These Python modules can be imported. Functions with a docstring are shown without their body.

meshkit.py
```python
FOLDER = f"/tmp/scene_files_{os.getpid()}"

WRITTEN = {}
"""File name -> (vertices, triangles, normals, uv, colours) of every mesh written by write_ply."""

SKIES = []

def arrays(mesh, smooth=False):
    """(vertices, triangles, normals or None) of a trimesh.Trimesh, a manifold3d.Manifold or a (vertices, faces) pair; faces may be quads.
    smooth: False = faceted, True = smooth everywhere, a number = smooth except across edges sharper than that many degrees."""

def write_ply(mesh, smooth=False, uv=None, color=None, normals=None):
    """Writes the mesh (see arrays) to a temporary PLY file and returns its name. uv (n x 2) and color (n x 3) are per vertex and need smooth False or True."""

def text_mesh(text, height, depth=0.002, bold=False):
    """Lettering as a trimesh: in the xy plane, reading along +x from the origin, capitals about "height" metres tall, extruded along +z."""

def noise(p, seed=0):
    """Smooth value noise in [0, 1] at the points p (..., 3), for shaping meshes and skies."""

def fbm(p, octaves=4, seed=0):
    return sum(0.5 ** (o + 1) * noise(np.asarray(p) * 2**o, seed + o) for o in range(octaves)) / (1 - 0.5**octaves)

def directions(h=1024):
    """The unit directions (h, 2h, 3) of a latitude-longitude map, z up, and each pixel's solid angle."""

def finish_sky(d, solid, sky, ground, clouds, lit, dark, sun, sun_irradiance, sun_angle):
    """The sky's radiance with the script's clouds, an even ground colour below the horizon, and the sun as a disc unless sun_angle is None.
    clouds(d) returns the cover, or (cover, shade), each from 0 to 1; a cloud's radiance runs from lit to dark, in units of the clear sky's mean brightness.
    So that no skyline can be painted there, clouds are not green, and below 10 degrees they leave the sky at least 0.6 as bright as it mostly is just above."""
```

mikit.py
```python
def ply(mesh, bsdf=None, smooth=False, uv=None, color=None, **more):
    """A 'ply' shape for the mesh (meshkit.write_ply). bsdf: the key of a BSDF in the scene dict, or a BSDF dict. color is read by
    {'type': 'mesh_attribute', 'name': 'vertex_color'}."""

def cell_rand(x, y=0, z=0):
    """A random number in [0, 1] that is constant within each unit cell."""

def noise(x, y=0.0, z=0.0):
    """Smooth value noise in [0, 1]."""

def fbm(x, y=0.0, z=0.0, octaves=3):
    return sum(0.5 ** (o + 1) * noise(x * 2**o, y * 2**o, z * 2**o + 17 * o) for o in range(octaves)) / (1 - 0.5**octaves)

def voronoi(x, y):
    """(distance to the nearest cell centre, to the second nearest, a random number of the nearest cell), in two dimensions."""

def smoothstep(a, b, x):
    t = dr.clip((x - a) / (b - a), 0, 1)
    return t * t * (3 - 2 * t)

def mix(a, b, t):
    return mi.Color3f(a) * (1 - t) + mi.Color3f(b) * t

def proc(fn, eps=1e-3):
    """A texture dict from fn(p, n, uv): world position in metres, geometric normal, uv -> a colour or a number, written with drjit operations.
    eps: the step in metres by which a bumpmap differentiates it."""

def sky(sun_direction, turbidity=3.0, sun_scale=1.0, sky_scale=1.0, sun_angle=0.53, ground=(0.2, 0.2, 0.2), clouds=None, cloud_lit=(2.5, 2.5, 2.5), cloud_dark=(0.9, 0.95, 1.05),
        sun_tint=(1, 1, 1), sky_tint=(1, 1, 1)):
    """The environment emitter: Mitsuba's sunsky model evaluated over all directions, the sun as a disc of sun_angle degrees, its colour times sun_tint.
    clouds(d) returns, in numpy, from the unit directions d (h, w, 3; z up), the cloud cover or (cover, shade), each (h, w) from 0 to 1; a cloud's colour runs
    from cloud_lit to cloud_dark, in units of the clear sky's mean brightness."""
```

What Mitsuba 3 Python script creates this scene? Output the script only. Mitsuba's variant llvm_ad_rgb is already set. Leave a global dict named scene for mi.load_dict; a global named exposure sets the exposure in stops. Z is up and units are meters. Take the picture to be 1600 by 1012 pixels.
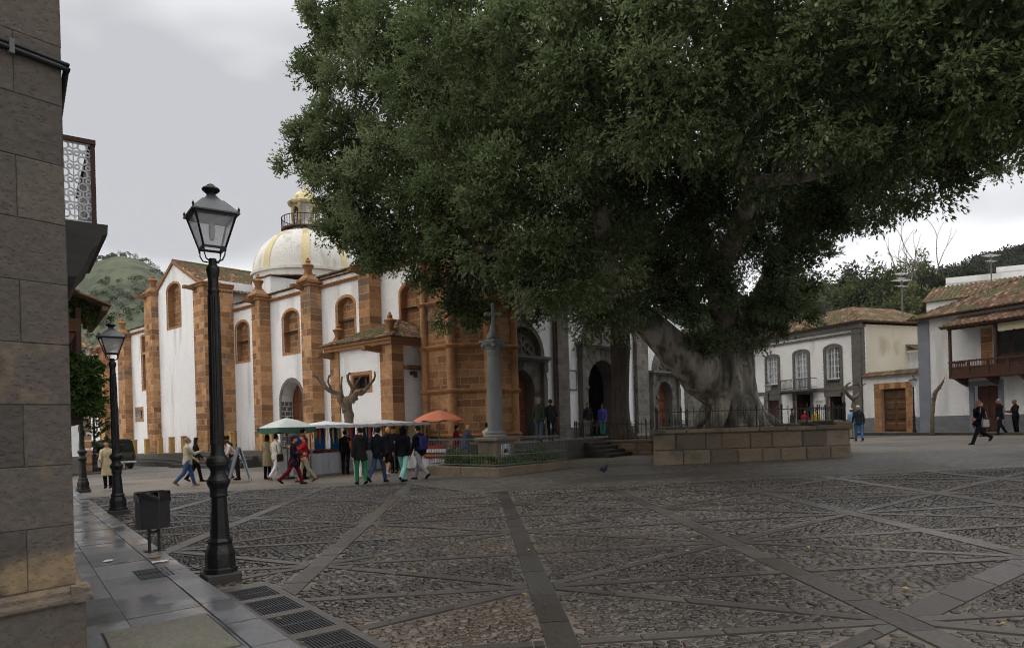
import math, random
import numpy as np, trimesh, mitsuba as mi, drjit as dr, manifold3d as m3
import mikit, meshkit
from mikit import noise, fbm, voronoi, cell_rand, smoothstep, mix, proc
import shapely
from shapely.geometry import Polygon, box as sbox, LineString, Point, MultiPolygon
from shapely.ops import unary_union
from shapely import affinity as aff

scene, labels = {}, {}
# ------------------------------------------------------------------ camera, sky, exposure
EYE = 1.68
exposure = 2.5
T = mi.ScalarTransform4f
scene['camera'] = {'type': 'perspective', 'fov': 73.74, 'fov_axis': 'x', 'near_clip': 0.1, 'far_clip': 6000.0,
    'principal_point_offset_y': -0.1542,
    'to_world': T().look_at(origin=[0, 0, EYE], target=[0, 10, EYE], up=[0.028, 0, 1])}

def cloud_cover(d):
    # low broken stratus: large soft banks, paler towards the horizon
    el = np.clip(d[..., 2], 0, 1)
    p = np.stack([d[..., 0] / (el + 0.35), d[..., 1] / (el + 0.35), el * 1.5], -1)
    n1 = meshkit.fbm(p * 1.1 + 3.7, 5, 5)
    n2 = meshkit.fbm(p * 3.0 + 11.0, 4, 9)
    low = np.clip(1 - el / 0.30, 0, 1)
    up = np.clip((el - 0.42) / 0.50, 0, 1); up = up * up * (3 - 2 * up)
    # an overcast sky: brighter towards the zenith, banks of darker cloud lower down, paler again at the horizon
    band = np.exp(-((el - 0.31) / 0.10) ** 2)
    shade = 0.80 + 0.16 * band + 1.5 * (n1 - 0.5) + 0.55 * (n2 - 0.5) - 0.22 * low ** 1.3 - 0.72 * up
    return np.ones_like(el), np.clip(shade, 0.0, 1.0)

scene['sky'] = mikit.sky([-0.80, -0.30, 0.58], turbidity=3, sun_scale=0.095, sun_angle=60, clouds=cloud_cover,
    cloud_lit=(5.4, 5.43, 5.5), cloud_dark=(1.22, 1.24, 1.31), sun_tint=(1, 0.99, 0.97))

# ------------------------------------------------------------------ helpers: naming
_taken = set()
def numbered(key):
    k, i = key, 0
    while k in _taken:
        i += 1
        k = f'{key}_{i:03d}'
    _taken.add(k)
    return k
_next = {}
def numbered_fast(key):
    i = _next.get(key, 0); _next[key] = i + 1
    k = key if i == 0 else f'{key}_{i:03d}'
    _taken.add(k)
    return k
def thing(name, label=None, cat=None, group=None, kind=None):
    key = numbered_fast(name)
    labels[key] = {a: b for a, b in (('label', label), ('category', cat), ('group', group), ('kind', kind)) if b}
    return key
def part(parent, name, mb, bsdf, label=None, kind=None, smooth=True):
    key = numbered_fast(parent + '__' + name)
    scene[key] = mb.ply(bsdf, smooth) if isinstance(mb, MB) else mb
    if label or kind:
        labels[key] = {a: b for a, b in (('label', label), ('kind', kind)) if b}
    return key
def single(name, mb, bsdf, label=None, cat=None, group=None, kind=None):
    key = thing(name, label, cat, group, kind)
    scene[key] = mb.ply(bsdf)
    return key

# ------------------------------------------------------------------ helpers: frames and mesh builder
class Fr:
    """An upright local frame: s along dir, d along normal, z up."""
    def __init__(self, o, dr_, nr=None, z0=0.0):
        self.o = np.array([o[0], o[1], z0], float)
        d = np.array(dr_, float); d /= np.linalg.norm(d)
        if nr is None: nr = (-d[1], d[0])
        n = np.array(nr, float); n /= np.linalg.norm(n)
        self.m = np.array([[d[0], d[1], 0], [n[0], n[1], 0], [0, 0, 1.0]])
        self.flip = np.linalg.det(self.m) < 0
    def w(self, p):
        return np.asarray(p, float) @ self.m + self.o
WORLD = Fr((0, 0), (1, 0))
def frame_at(x, y, z, yaw=0.0):
    return Fr((x, y), (math.cos(yaw), math.sin(yaw)), None, z)

class MB:
    def __init__(self, fr=WORLD, tone=0.5):
        self.fr, self.tone = fr, tone
        self.v, self.f, self.t, self.n = [], [], [], 0
    def add(self, v, f, t=None, hard=True, fr=None):
        fr = fr or self.fr
        v = np.asarray(v, float); f = np.asarray(f, int)
        if f.shape[1] == 4: f = np.vstack([f[:, [0, 1, 2]], f[:, [0, 2, 3]]])
        v = fr.w(v)
        if fr.flip: f = f[:, ::-1]
        t = self.tone if t is None else t
        t = np.asarray(t, float)
        if t.ndim == 0: t = np.tile([float(t), 0.5], (len(v), 1))
        elif t.ndim == 1 and len(t) == 2 and len(v) != 2: t = np.tile(t, (len(v), 1))
        if hard:
            v, t, f = v[f].reshape(-1, 3), t[f].reshape(-1, 2), np.arange(len(f) * 3).reshape(-1, 3)
        self.v.append(v); self.f.append(f + self.n); self.t.append(t); self.n += len(v)
        return self
    def mesh(self, tm, t=None, hard=True, fr=None):
        return self.add(tm.vertices, tm.faces, t, hard, fr)
    def box(self, s0, s1, d0, d1, z0, z1, t=None, fr=None, ch=0.0):
        if ch:
            return self.hull(rbox_pts(s0, s1, d0, d1, z0, z1, ch), t, fr)
        v = [(x, y, z) for z in (z0, z1) for y in (d0, d1) for x in (s0, s1)]
        f = [(0, 2, 3, 1), (4, 5, 7, 6), (0, 1, 5, 4), (2, 6, 7, 3), (0, 4, 6, 2), (1, 3, 7, 5)]
        return self.add(v, f, t, True, fr)
    def hull(self, pts, t=None, fr=None, hard=True):
        m = m3.Manifold.hull_points(np.asarray(pts, float)).to_mesh()
        return self.add(m.vert_properties[:, :3], m.tri_verts, t, hard, fr)
    def ext(self, poly, d0, d1, t=None, fr=None):
        """A shapely polygon in (s, z), extruded from d0 to d1."""
        for g in getattr(poly, 'geoms', [poly]):
            if g.is_empty or g.geom_type != 'Polygon' or g.area < 1e-7: continue
            tm = trimesh.creation.extrude_polygon(g, d1 - d0, engine='earcut')
            v = np.array(tm.vertices)
            self.add(np.stack([v[:, 0], d0 + v[:, 2], v[:, 1]], 1), np.array(tm.faces)[:, ::-1], t, True, fr)
        return self
    def flat(self, poly, z0, z1, t=None, fr=None):
        """A shapely polygon in (s, d), extruded in z."""
        for g in getattr(poly, 'geoms', [poly]):
            if g.is_empty or g.geom_type != 'Polygon' or g.area < 1e-7: continue
            tm = trimesh.creation.extrude_polygon(g, z1 - z0, engine='earcut')
            v = np.array(tm.vertices); v[:, 2] += z0
            self.add(v, tm.faces, t, True, fr)
        return self
    def tube(self, pts, radii, n=10, t=None, fr=None, caps=True, twist=None):
        pts = np.asarray(pts, float); k = len(pts)
        radii = np.broadcast_to(np.asarray(radii, float), (k,))
        tan = np.gradient(pts, axis=0); tan /= np.linalg.norm(tan, axis=1, keepdims=True) + 1e-12
        ref = np.array([0, 0, 1.0]) if abs(tan[0, 2]) < 0.9 else np.array([1.0, 0, 0])
        a = np.cross(tan[0], ref); a /= np.linalg.norm(a)
        ang = np.arange(n) * 2 * np.pi / n
        rings = []
        for i in range(k):
            a = a - tan[i] * np.dot(a, tan[i]); a /= np.linalg.norm(a)
            b = np.cross(tan[i], a)
            rings.append(pts[i] + radii[i] * (np.cos(ang)[:, None] * a + np.sin(ang)[:, None] * b))
        v = np.vstack(rings)
        j = np.arange(n); f = []
        for i in range(k - 1):
            f.append(np.stack([i * n + j, i * n + (j + 1) % n, (i + 1) * n + (j + 1) % n, (i + 1) * n + j], 1))
        self.add(v, np.vstack(f), t, False, fr)
        if caps:
            fan = np.stack([np.zeros(n - 2, int), j[1:-1], j[2:]], 1)
            self.add(rings[0], fan[:, ::-1], t, True, fr); self.add(rings[-1], fan, t, True, fr)
        return self
    def lathe(self, prof, n=16, c=(0, 0), t=None, fr=None, a0=0.0, sharp=False, sx=1.0):
        """profile [(r, z)] turned about the vertical through c."""
        prof = np.asarray(prof, float); k = len(prof)
        ang = a0 + np.arange(n) * 2 * np.pi / n
        v = np.stack([c[0] + prof[:, None, 0] * np.cos(ang) * sx, c[1] + prof[:, None, 0] * np.sin(ang), np.repeat(prof[:, 1:2], n, 1)], -1)
        j = np.arange(n)
        if sharp:
            f = np.vstack([np.stack([i * n + j, i * n + (j + 1) % n, (i + 1) * n + (j + 1) % n, (i + 1) * n + j], 1) for i in range(k - 1)])
            self.add(v.reshape(-1, 3), f, t, True, fr)
        else:
            for i in range(k - 1):
                f = np.stack([j, (j + 1) % n, n + (j + 1) % n, n + j], 1)
                self.add(v[i:i + 2].reshape(-1, 3), f, t, False, fr)
        fan = np.stack([np.zeros(n - 2, int), j[1:-1], j[2:]], 1)
        if prof[0, 0] > 1e-4: self.add(v[0], fan[:, ::-1], t, True, fr)
        if prof[-1, 0] > 1e-4: self.add(v[-1], fan, t, True, fr)
        return self
    def ball(self, c, r, t=None, fr=None, n=8):
        r = np.broadcast_to(np.asarray(r, float), (3,))
        s = trimesh.creation.uv_sphere(radius=1.0, count=[n, n * 2])
        return self.add(np.array(s.vertices) * r + np.asarray(c, float), s.faces, t, False, fr)
    def bar(self, a, b, w, h=None, t=None, fr=None, up=(0, 0, 1)):
        a, b = np.asarray(a, float), np.asarray(b, float); h = h or w
        z = b - a; z /= np.linalg.norm(z)
        x = np.cross(np.asarray(up, float), z)
        if np.linalg.norm(x) < 1e-3: x = np.cross((1.0, 0, 0), z)
        x /= np.linalg.norm(x); y = np.cross(z, x)
        q = [sx * w / 2 * x + sy * h / 2 * y for sx, sy in ((-1, -1), (1, -1), (1, 1), (-1, 1))]
        v = [a + p for p in q] + [b + p for p in q]
        f = [(0, 3, 2, 1), (4, 5, 6, 7), (0, 1, 5, 4), (1, 2, 6, 5), (2, 3, 7, 6), (3, 0, 4, 7)]
        return self.add(v, f, t, True, fr)
    def arrays(self):
        return np.vstack(self.v), np.vstack(self.f), np.vstack(self.t)
    def ply(self, bsdf, smooth=True):
        v, f, t = self.arrays()
        return mikit.ply((v, f), bsdf, smooth, uv=t)

def rbox_pts(s0, s1, d0, d1, z0, z1, c):
    P = []
    for x, y, z in ((0, 1, 1), (1, 0, 1), (1, 1, 0)):
        cx, cy, cz = c * (1 - x), c * (1 - y), c * (1 - z)
        P += [(a, b, e) for a in (s0 + c - cx, s1 - c + cx) for b in (d0 + c - cy, d1 - c + cy) for e in (z0 + c - cz, z1 - c + cz)]
    return P

def arc(cx, cz, r, a0, a1, n=12, rz=None):
    a = np.linspace(a0, a1, n); rz = rz or r
    return [(cx + r * math.cos(x), cz + rz * math.sin(x)) for x in a]
def arched(s0, s1, z0, zs, zt, n=12):
    """door or window opening: upright sides to zs, an elliptic arch up to zt."""
    c, r = (s0 + s1) / 2, abs(s1 - s0) / 2
    return Polygon([(min(s0, s1), z0), (max(s0, s1), z0)] + arc(c, zs, r, 0, math.pi, n, zt - zs))

def stone_mesh(mb, s0, s1, z0, z1, d, th, t, fr=None, c=0.008, rng=random):
    """One dressed block: face proud by th over d, edges chamfered and a little uneven."""
    j = lambda: rng.uniform(-0.35, 0.35) * c
    bk = [(s0, d, z0), (s1, d, z0), (s1, d, z1), (s0, d, z1)]
    md = [(s0 + j() * .5, d + th - c, z0), (s1 + j() * .5, d + th - c, z0), (s1 + j() * .5, d + th - c, z1), (s0 + j() * .5, d + th - c, z1)]
    fr_ = [(s0 + c + j(), d + th + j(), z0 + c + j()), (s1 - c + j(), d + th + j(), z0 + c + j()), (s1 - c + j(), d + th + j(), z1 - c + j()), (s0 + c + j(), d + th + j(), z1 - c + j())]
    v = bk + md + fr_
    f = []
    for a, b in ((0, 4), (4, 8)):
        for i in range(4):
            k = (i + 1) % 4
            f.append((a + i, b + i, b + k, a + k))
    f.append((8, 11, 10, 9))
    return mb.add(v, f, t, True, fr)

STONE_CAP = {}
def ashlar(parent, fr, s0, s1, z0, z1, d, course, length, mat, th=0.03, joint=0.02, seed=1, name='stone', cap=290, hole=None, tone=(0.0, 1.0), c=0.008):
    """Courses of separate dressed blocks on the plane d of the frame; each block its own part, past the cap joined as stuff."""
    rng = random.Random(seed)
    z, row, rest = z0, 0, MB(fr)
    nrows = max(1, round((z1 - z0) / course)); ch = (z1 - z0) / nrows
    for r in range(nrows):
        za, zb = z0 + r * ch, z0 + (r + 1) * ch
        w = s1 - s0
        k = max(1, round(w / length)); cuts = [s0]
        if k == 1:
            cuts = [s0, s1] if w < length * 1.3 or r % 2 else [s0, s0 + w * rng.uniform(.4, .6), s1]
        else:
            cuts = [s0] + [s0 + w * (i + (0.5 if r % 2 else 0.0) + rng.uniform(-.16, .16)) / k for i in range(0 if r % 2 else 1, k)] + [s1]
            cuts = [x for i, x in enumerate(cuts) if i == 0 or x - cuts[i - 1] > 0.1 * length]
        for a, b in zip(cuts[:-1], cuts[1:]):
            if hole is not None and hole((a + b) / 2, (za + zb) / 2, a, b, za, zb): continue
            t = (rng.uniform(*tone), rng.random())
            if STONE_CAP.get((parent, name), 0) < cap:
                STONE_CAP[(parent, name)] = STONE_CAP.get((parent, name), 0) + 1
                mb = MB(fr); stone_mesh(mb, a + joint / 2, b - joint / 2, za + joint / 2, zb - joint / 2, d, th, t, None, c, rng)
                part(parent, name, mb, mat)
            else:
                stone_mesh(rest, a + joint / 2, b - joint / 2, za + joint / 2, zb - joint / 2, d, th, t, None, c, rng)
    if rest.n: part(parent, name + '_courses', rest, mat, kind='stuff')

# ------------------------------------------------------------------ materials
def lin(r, g=None, b=None):
    if g is None:
        h = r.lstrip('#'); r, g, b = (int(h[i:i + 2], 16) for i in (0, 2, 4))
    f = lambda x: x / 255 / 12.92 if x / 255 < 0.04045 else ((x / 255 + 0.055) / 1.055) ** 2.4
    return [f(r), f(g), f(b)]
def pmat(name, color, rough=0.75, spec=0.3, bump=None, scale=0.004, eps=0.004, two=True, **kw):
    b = {'type': 'principled', 'base_color': proc(color) if callable(color) else {'type': 'rgb', 'value': list(color)},
         'roughness': proc(rough) if callable(rough) else rough, 'specular': spec, **kw}
    if bump: b = {'type': 'bumpmap', 'tex': proc(bump, eps), 'scale': scale, 'bsdf': b}
    scene[name] = {'type': 'twosided', 'bsdf': b} if two else b
    return name
def cloth(r, g=None, b=None):
    return {'type': 'twosided', 'bsdf': {'type': 'diffuse', 'reflectance': {'type': 'rgb', 'value': [round(x, 4) for x in lin(r, g, b)]}}}
def pal3(t, a, b, c):
    return mix(mix(a, b, smoothstep(0.0, 0.5, t)), c, smoothstep(0.5, 1.0, t))

def f_sand(p, n, uv):
    c = pal3(uv.x, (.190, .096, .047), (.345, .176, .080), (.470, .265, .130))
    c = mix(c, (.20, .10, .055), 0.5 * smoothstep(.45, .75, fbm(p.x * 1.3, p.y * 1.3, p.z * 1.1, 3)))
    c = mix(c, (.11, .095, .075), 0.55 * smoothstep(.60, .78, fbm(p.x * .8 + 9, p.y * .8, p.z * .45, 3)))
    return c * (0.72 + 0.56 * fbm(p.x * 9, p.y * 9, p.z * 9, 3))
def b_grain(p, n, uv): return fbm(p.x * 22, p.y * 22, p.z * 22, 3)
pmat('sandstone', f_sand, 0.85, 0.2, b_grain, 0.012, 0.008)
pmat('mortar', lambda p, n, uv: mix((.33, .25, .165), (.46, .37, .26), fbm(p.x * 6, p.y * 6, p.z * 6, 2)), 0.95, 0.1)
def f_grey(p, n, uv):
    c = pal3(uv.x, (.085, .078, .068), (.135, .125, .110), (.185, .172, .150))
    c = mix(c, (.060, .062, .048), 0.5 * smoothstep(.55, .8, fbm(p.x * 1.2, p.y * 1.2, p.z * .8, 3)))
    return c * (0.75 + 0.5 * fbm(p.x * 12, p.y * 12, p.z * 12, 3))
pmat('greystone', f_grey, 0.85, 0.2, b_grain, 0.008, 0.008)
pmat('grey_mortar', lambda p, n, uv: mix((.17, .15, .125), (.25, .225, .19), fbm(p.x * 6, p.y * 6, p.z * 6, 2)), 0.95, 0.1)
def f_tuff(p, n, uv):
    c = pal3(uv.x, (.068, .060, .051), (.094, .080, .066), (.122, .101, .080))
    c = mix(c, (.27, .19, .105), 0.7 * smoothstep(.62, .74, fbm(p.x * 2.1 + 4, p.y * 2.1, p.z * 1.4, 4)))
    c = mix(c, (.20, .12, .06), 0.6 * smoothstep(.75, .2, p.z) * smoothstep(.35, .7, fbm(p.x * 2, p.y * 2, p.z * 3, 3)))
    c = mix(c, (.075, .07, .062), 0.5 * smoothstep(.58, .75, fbm(p.x * 5, p.y * 5, p.z * 5, 3)))
    pit = smoothstep(.74, .84, noise(p.x * 75, p.y * 75, p.z * 75))
    return c * (0.72 + 0.56 * fbm(p.x * 26, p.y * 26, p.z * 26, 3)) * (1 - 0.3 * pit)
def b_tuff(p, n, uv): return fbm(p.x * 30, p.y * 30, p.z * 30, 3) - 0.5 * smoothstep(.72, .84, noise(p.x * 75, p.y * 75, p.z * 75)) + 0.6 * fbm(p.x * 7, p.y * 7, p.z * 7, 2)
pmat('tuff', f_tuff, 0.82, 0.25, b_tuff, 0.007, 0.004)
def f_white(p, n, uv):
    c = mix((.68, .69, .70), (.78, .78, .77), fbm(p.x * .5, p.y * .5, p.z * .35, 3))
    st = smoothstep(.52, .80, fbm(p.x * 1.7, p.y * 1.7, p.z * .22, 4))
    c = mix(c, (.42, .40, .36), 0.55 * st)
    c = mix(c, (.33, .30, .25), 0.5 * smoothstep(.50, .70, fbm(p.x * 3.1 + 4, p.y * 3.1, p.z * .35, 3)) * smoothstep(2.6, .2, p.z))
    return c * (0.94 + 0.12 * fbm(p.x * 7, p.y * 7, p.z * 7, 2))
pmat('white_plaster', f_white, 0.9, 0.15, lambda p, n, uv: fbm(p.x * 9, p.y * 9, p.z * 9, 3), 0.012, 0.01)
pmat('cream_plaster', lambda p, n, uv: mix(mix((.60, .54, .41), (.72, .67, .55), fbm(p.x * .8, p.y * .8, p.z * .6, 3)), (.38, .30, .17), 0.6 * smoothstep(.58, .8, fbm(p.x * 1.6, p.y * 1.6, p.z * .5, 4))), 0.9, 0.15)
pmat('dado_grey', lambda p, n, uv: mix((.115, .12, .128), (.21, .215, .22), fbm(p.x * 2.2, p.y * 2.2, p.z * 4, 4)), 0.8, 0.25)
pmat('trim_grey', lambda p, n, uv: mix((.085, .078, .072), (.15, .14, .128), fbm(p.x * 4, p.y * 4, p.z * 4, 3)), 0.8, 0.25)
pmat('blue_grey', lambda p, n, uv: mix((.165, .18, .215), (.235, .25, .285), fbm(p.x * 2, p.y * 2, p.z * 2, 3)), 0.8, 0.25)
def f_tile(p, n, uv):
    c = pal3(uv.x, (.085, .050, .034), (.185, .100, .064), (.30, .215, .145))
    c = mix(c, (.095, .095, .040), 0.85 * smoothstep(.44, .62, fbm(p.x * 1.1, p.y * 1.1, p.z * 1.1, 4)))
    c = mix(c, (.12, .11, .09), 0.6 * smoothstep(.5, .75, fbm(p.x * 3 + 7, p.y * 3, p.z * 3, 3)))
    return c * (0.7 + 0.6 * fbm(p.x * 11, p.y * 11, p.z * 11, 2))
pmat('roof_tile', f_tile, 0.9, 0.15)
def f_concrete(p, n, uv):
    c = pal3(uv.x, (.115, .092, .068), (.170, .134, .094), (.225, .182, .132))
    c = mix(c, (.055, .062, .040), 0.6 * smoothstep(.5, .75, fbm(p.x * 1.4, p.y * 1.4, p.z * 1.4, 4)))
    c = mix(c, (.15, .095, .055), 0.4 * smoothstep(.5, .75, fbm(p.x * .9 + 3, p.y * .9, p.z * 2, 3)))
    return c * (0.75 + 0.5 * fbm(p.x * 14, p.y * 14, p.z * 14, 3))
pmat('planter_stone', f_concrete, 0.85, 0.25, b_grain, 0.010, 0.008)
def wet(p): return smoothstep(.38, .66, fbm(p.x * .55 + 2, p.y * .55, 0, 4))
def f_cobble(p, n, uv):
    c = pal3(uv.x, (.026, .022, .0185), (.042, .035, .029), (.060, .050, .041))
    c = mix(c, (.070, .050, .034), 0.65 * smoothstep(.42, .66, fbm(p.x * .35 + 5, p.y * .35, 0, 3)))
    c = c * (0.72 + 0.56 * smoothstep(.3, .7, fbm(p.x * .9 + 1, p.y * .9 + 7, 0, 4)))
    return c * (0.7 + 0.6 * fbm(p.x * 40, p.y * 40, p.z * 40, 2))
pmat('cobble', f_cobble, lambda p, n, uv: 0.34 - 0.16 * wet(p) + 0.14 * (uv.y - .5), 0.6, lambda p, n, uv: fbm(p.x * 45, p.y * 45, p.z * 45, 2), 0.006, 0.003)
def f_slab(p, n, uv):
    c = pal3(uv.x, (.028, .024, .020), (.044, .038, .033), (.064, .056, .049))
    c = mix(c, (.04, .038, .034), 0.5 * smoothstep(.45, .7, fbm(p.x * 1.1, p.y * 1.1, 0, 4)))
    return c * (0.8 + 0.4 * fbm(p.x * 30, p.y * 30, 0, 3))
pmat('strip_slab', f_slab, lambda p, n, uv: 0.48 - 0.2 * wet(p), 0.5, lambda p, n, uv: fbm(p.x * 30, p.y * 30, 0, 3), 0.006, 0.004)
def f_walk(p, n, uv):
    c = pal3(uv.x, (.070, .072, .076), (.098, .100, .105), (.130, .130, .132))
    c = mix(c, (.045, .045, .045), 0.6 * smoothstep(.5, .68, fbm(p.x * 1.6, p.y * 1.6, 0, 4)))
    c = mix(c, (.14, .10, .07), 0.35 * smoothstep(.62, .75, fbm(p.x * 2.3 + 8, p.y * 2.3, 0, 3)))
    return c * (0.8 + 0.4 * fbm(p.x * 34, p.y * 34, 0, 3))
def puddle(p): return smoothstep(.47, .58, fbm(p.x * 1.2 + 5, p.y * 1.2 + 1, 0, 4))
pmat('walk_slab', f_walk, lambda p, n, uv: 0.38 - 0.22 * puddle(p), 0.55, lambda p, n, uv: (1 - 0.9 * puddle(p)) * fbm(p.x * 26, p.y * 26, 0, 3), 0.006, 0.004)
pmat('moss_slab', lambda p, n, uv: mix((.085, .080, .060), (.125, .115, .085), fbm(p.x * 3, p.y * 3, 0, 4)) * (0.65 + 0.7 * fbm(p.x * 45, p.y * 45, 0, 3)), 0.6, 0.4, lambda p, n, uv: fbm(p.x * 40, p.y * 40, 0, 3), 0.010, 0.004)
def f_plaza(p, n, uv):
    # far paving: small setts whose joints are too fine to build there
    r = dr.floor(p.y / .13); a = cell_rand(p.x / .17 + 0.5 * (r - 2 * dr.floor(r / 2)), r)
    c = mix((.056, .050, .043), (.105, .094, .080), a)
    c = mix(c, (.150, .118, .085), 0.6 * smoothstep(.40, .65, fbm(p.x * .13 + 2, p.y * .3, 0, 4)))
    return mix(c, (.030, .029, .028), 0.6 * smoothstep(.5, .72, fbm(p.x * .25, p.y * .45 + 4, 0, 4)))
def b_plaza(p, n, uv):
    r = dr.floor(p.y / .13); x = p.x / .17 + 0.5 * (r - 2 * dr.floor(r / 2))
    fx, fy = x - dr.floor(x), p.y / .13 - r
    return smoothstep(0, .22, dr.minimum(fx, 1 - fx)) * smoothstep(0, .22, dr.minimum(fy, 1 - fy)) + 0.5 * fbm(p.x * 12, p.y * 12, 0, 2)
pmat('plaza_paving', f_plaza, lambda p, n, uv: 0.60 - 0.14 * wet(p), 0.45, b_plaza, 0.012, 0.01)
pmat('terrace_stone', lambda p, n, uv: mix((.070, .064, .054), (.115, .104, .088), fbm(p.x * 1.5, p.y * 1.5, p.z * 4, 4)), 0.75, 0.3)
pmat('step_dark', lambda p, n, uv: mix((.026, .025, .022), (.052, .050, .042), fbm(p.x * 2, p.y * 2, p.z * 6, 3)), 0.7, 0.35)
pmat('iron', lambda p, n, uv: mix(mix((.004, .004, .005), (.010, .010, .011), fbm(p.x * 8, p.y * 8, p.z * 8, 2)), (.035, .030, .025), 0.5 * smoothstep(.58, .75, fbm(p.x * 11, p.y * 11, p.z * 4, 3))), lambda p, n, uv: 0.34 + 0.25 * fbm(p.x * 14, p.y * 14, p.z * 5, 3), 0.4, lambda p, n, uv: fbm(p.x * 60, p.y * 60, p.z * 60, 2), 0.0012, 0.003)
pmat('dull_iron', (.022, .022, .024), 0.6, 0.4)
pmat('bin_grey', lambda p, n, uv: mix((.020, .020, .022), (.034, .033, .035), fbm(p.x * 9, p.y * 9, p.z * 4, 3)), 0.5, 0.4)
pmat('rail_grey', (.105, .115, .11), 0.6, 0.35)
pmat('white_iron', lambda p, n, uv: mix((.42, .43, .44), (.60, .60, .60), fbm(p.x * 9, p.y * 9, p.z * 9, 3)), 0.55, 0.4)
pmat('lead_roof', (.055, .056, .060), 0.38, 0.5)
def f_door(p, n, uv): return mix((.085, .026, .011), (.17, .056, .021), fbm(p.x * 14, p.y * 14, p.z * .9, 4)) * (0.75 + 0.5 * uv.x)
pmat('red_wood', f_door, 0.6, 0.35)
pmat('dark_wood', lambda p, n, uv: mix((.040, .014, .009), (.090, .034, .018), fbm(p.x * 10, p.y * 10, p.z * 2, 4)) * (0.7 + 0.6 * uv.x), 0.55, 0.4)
pmat('brown_wood', lambda p, n, uv: mix((.050, .024, .011), (.13, .062, .026), fbm(p.x * 10, p.y * 10, p.z * 1.0, 4)) * (0.7 + 0.6 * uv.x), 0.65, 0.3)
pmat('old_timber', lambda p, n, uv: mix((.09, .045, .022), (.17, .085, .045), fbm(p.x * 9, p.y * 9, p.z * 3, 3)), 0.8, 0.2)
pmat('black_inside', (.008, .008, .008), 0.9, 0.05)
pmat('white_paint', (.62, .63, .65), 0.5, 0.4)
pmat('curtain', (.42, .44, .47), 0.9, 0.05)
pmat('ochre_post', lambda p, n, uv: mix((.32, .19, .065), (.46, .29, .11), fbm(p.x * 3, p.y * 3, p.z * 2, 3)), 0.85, 0.2)
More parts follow.
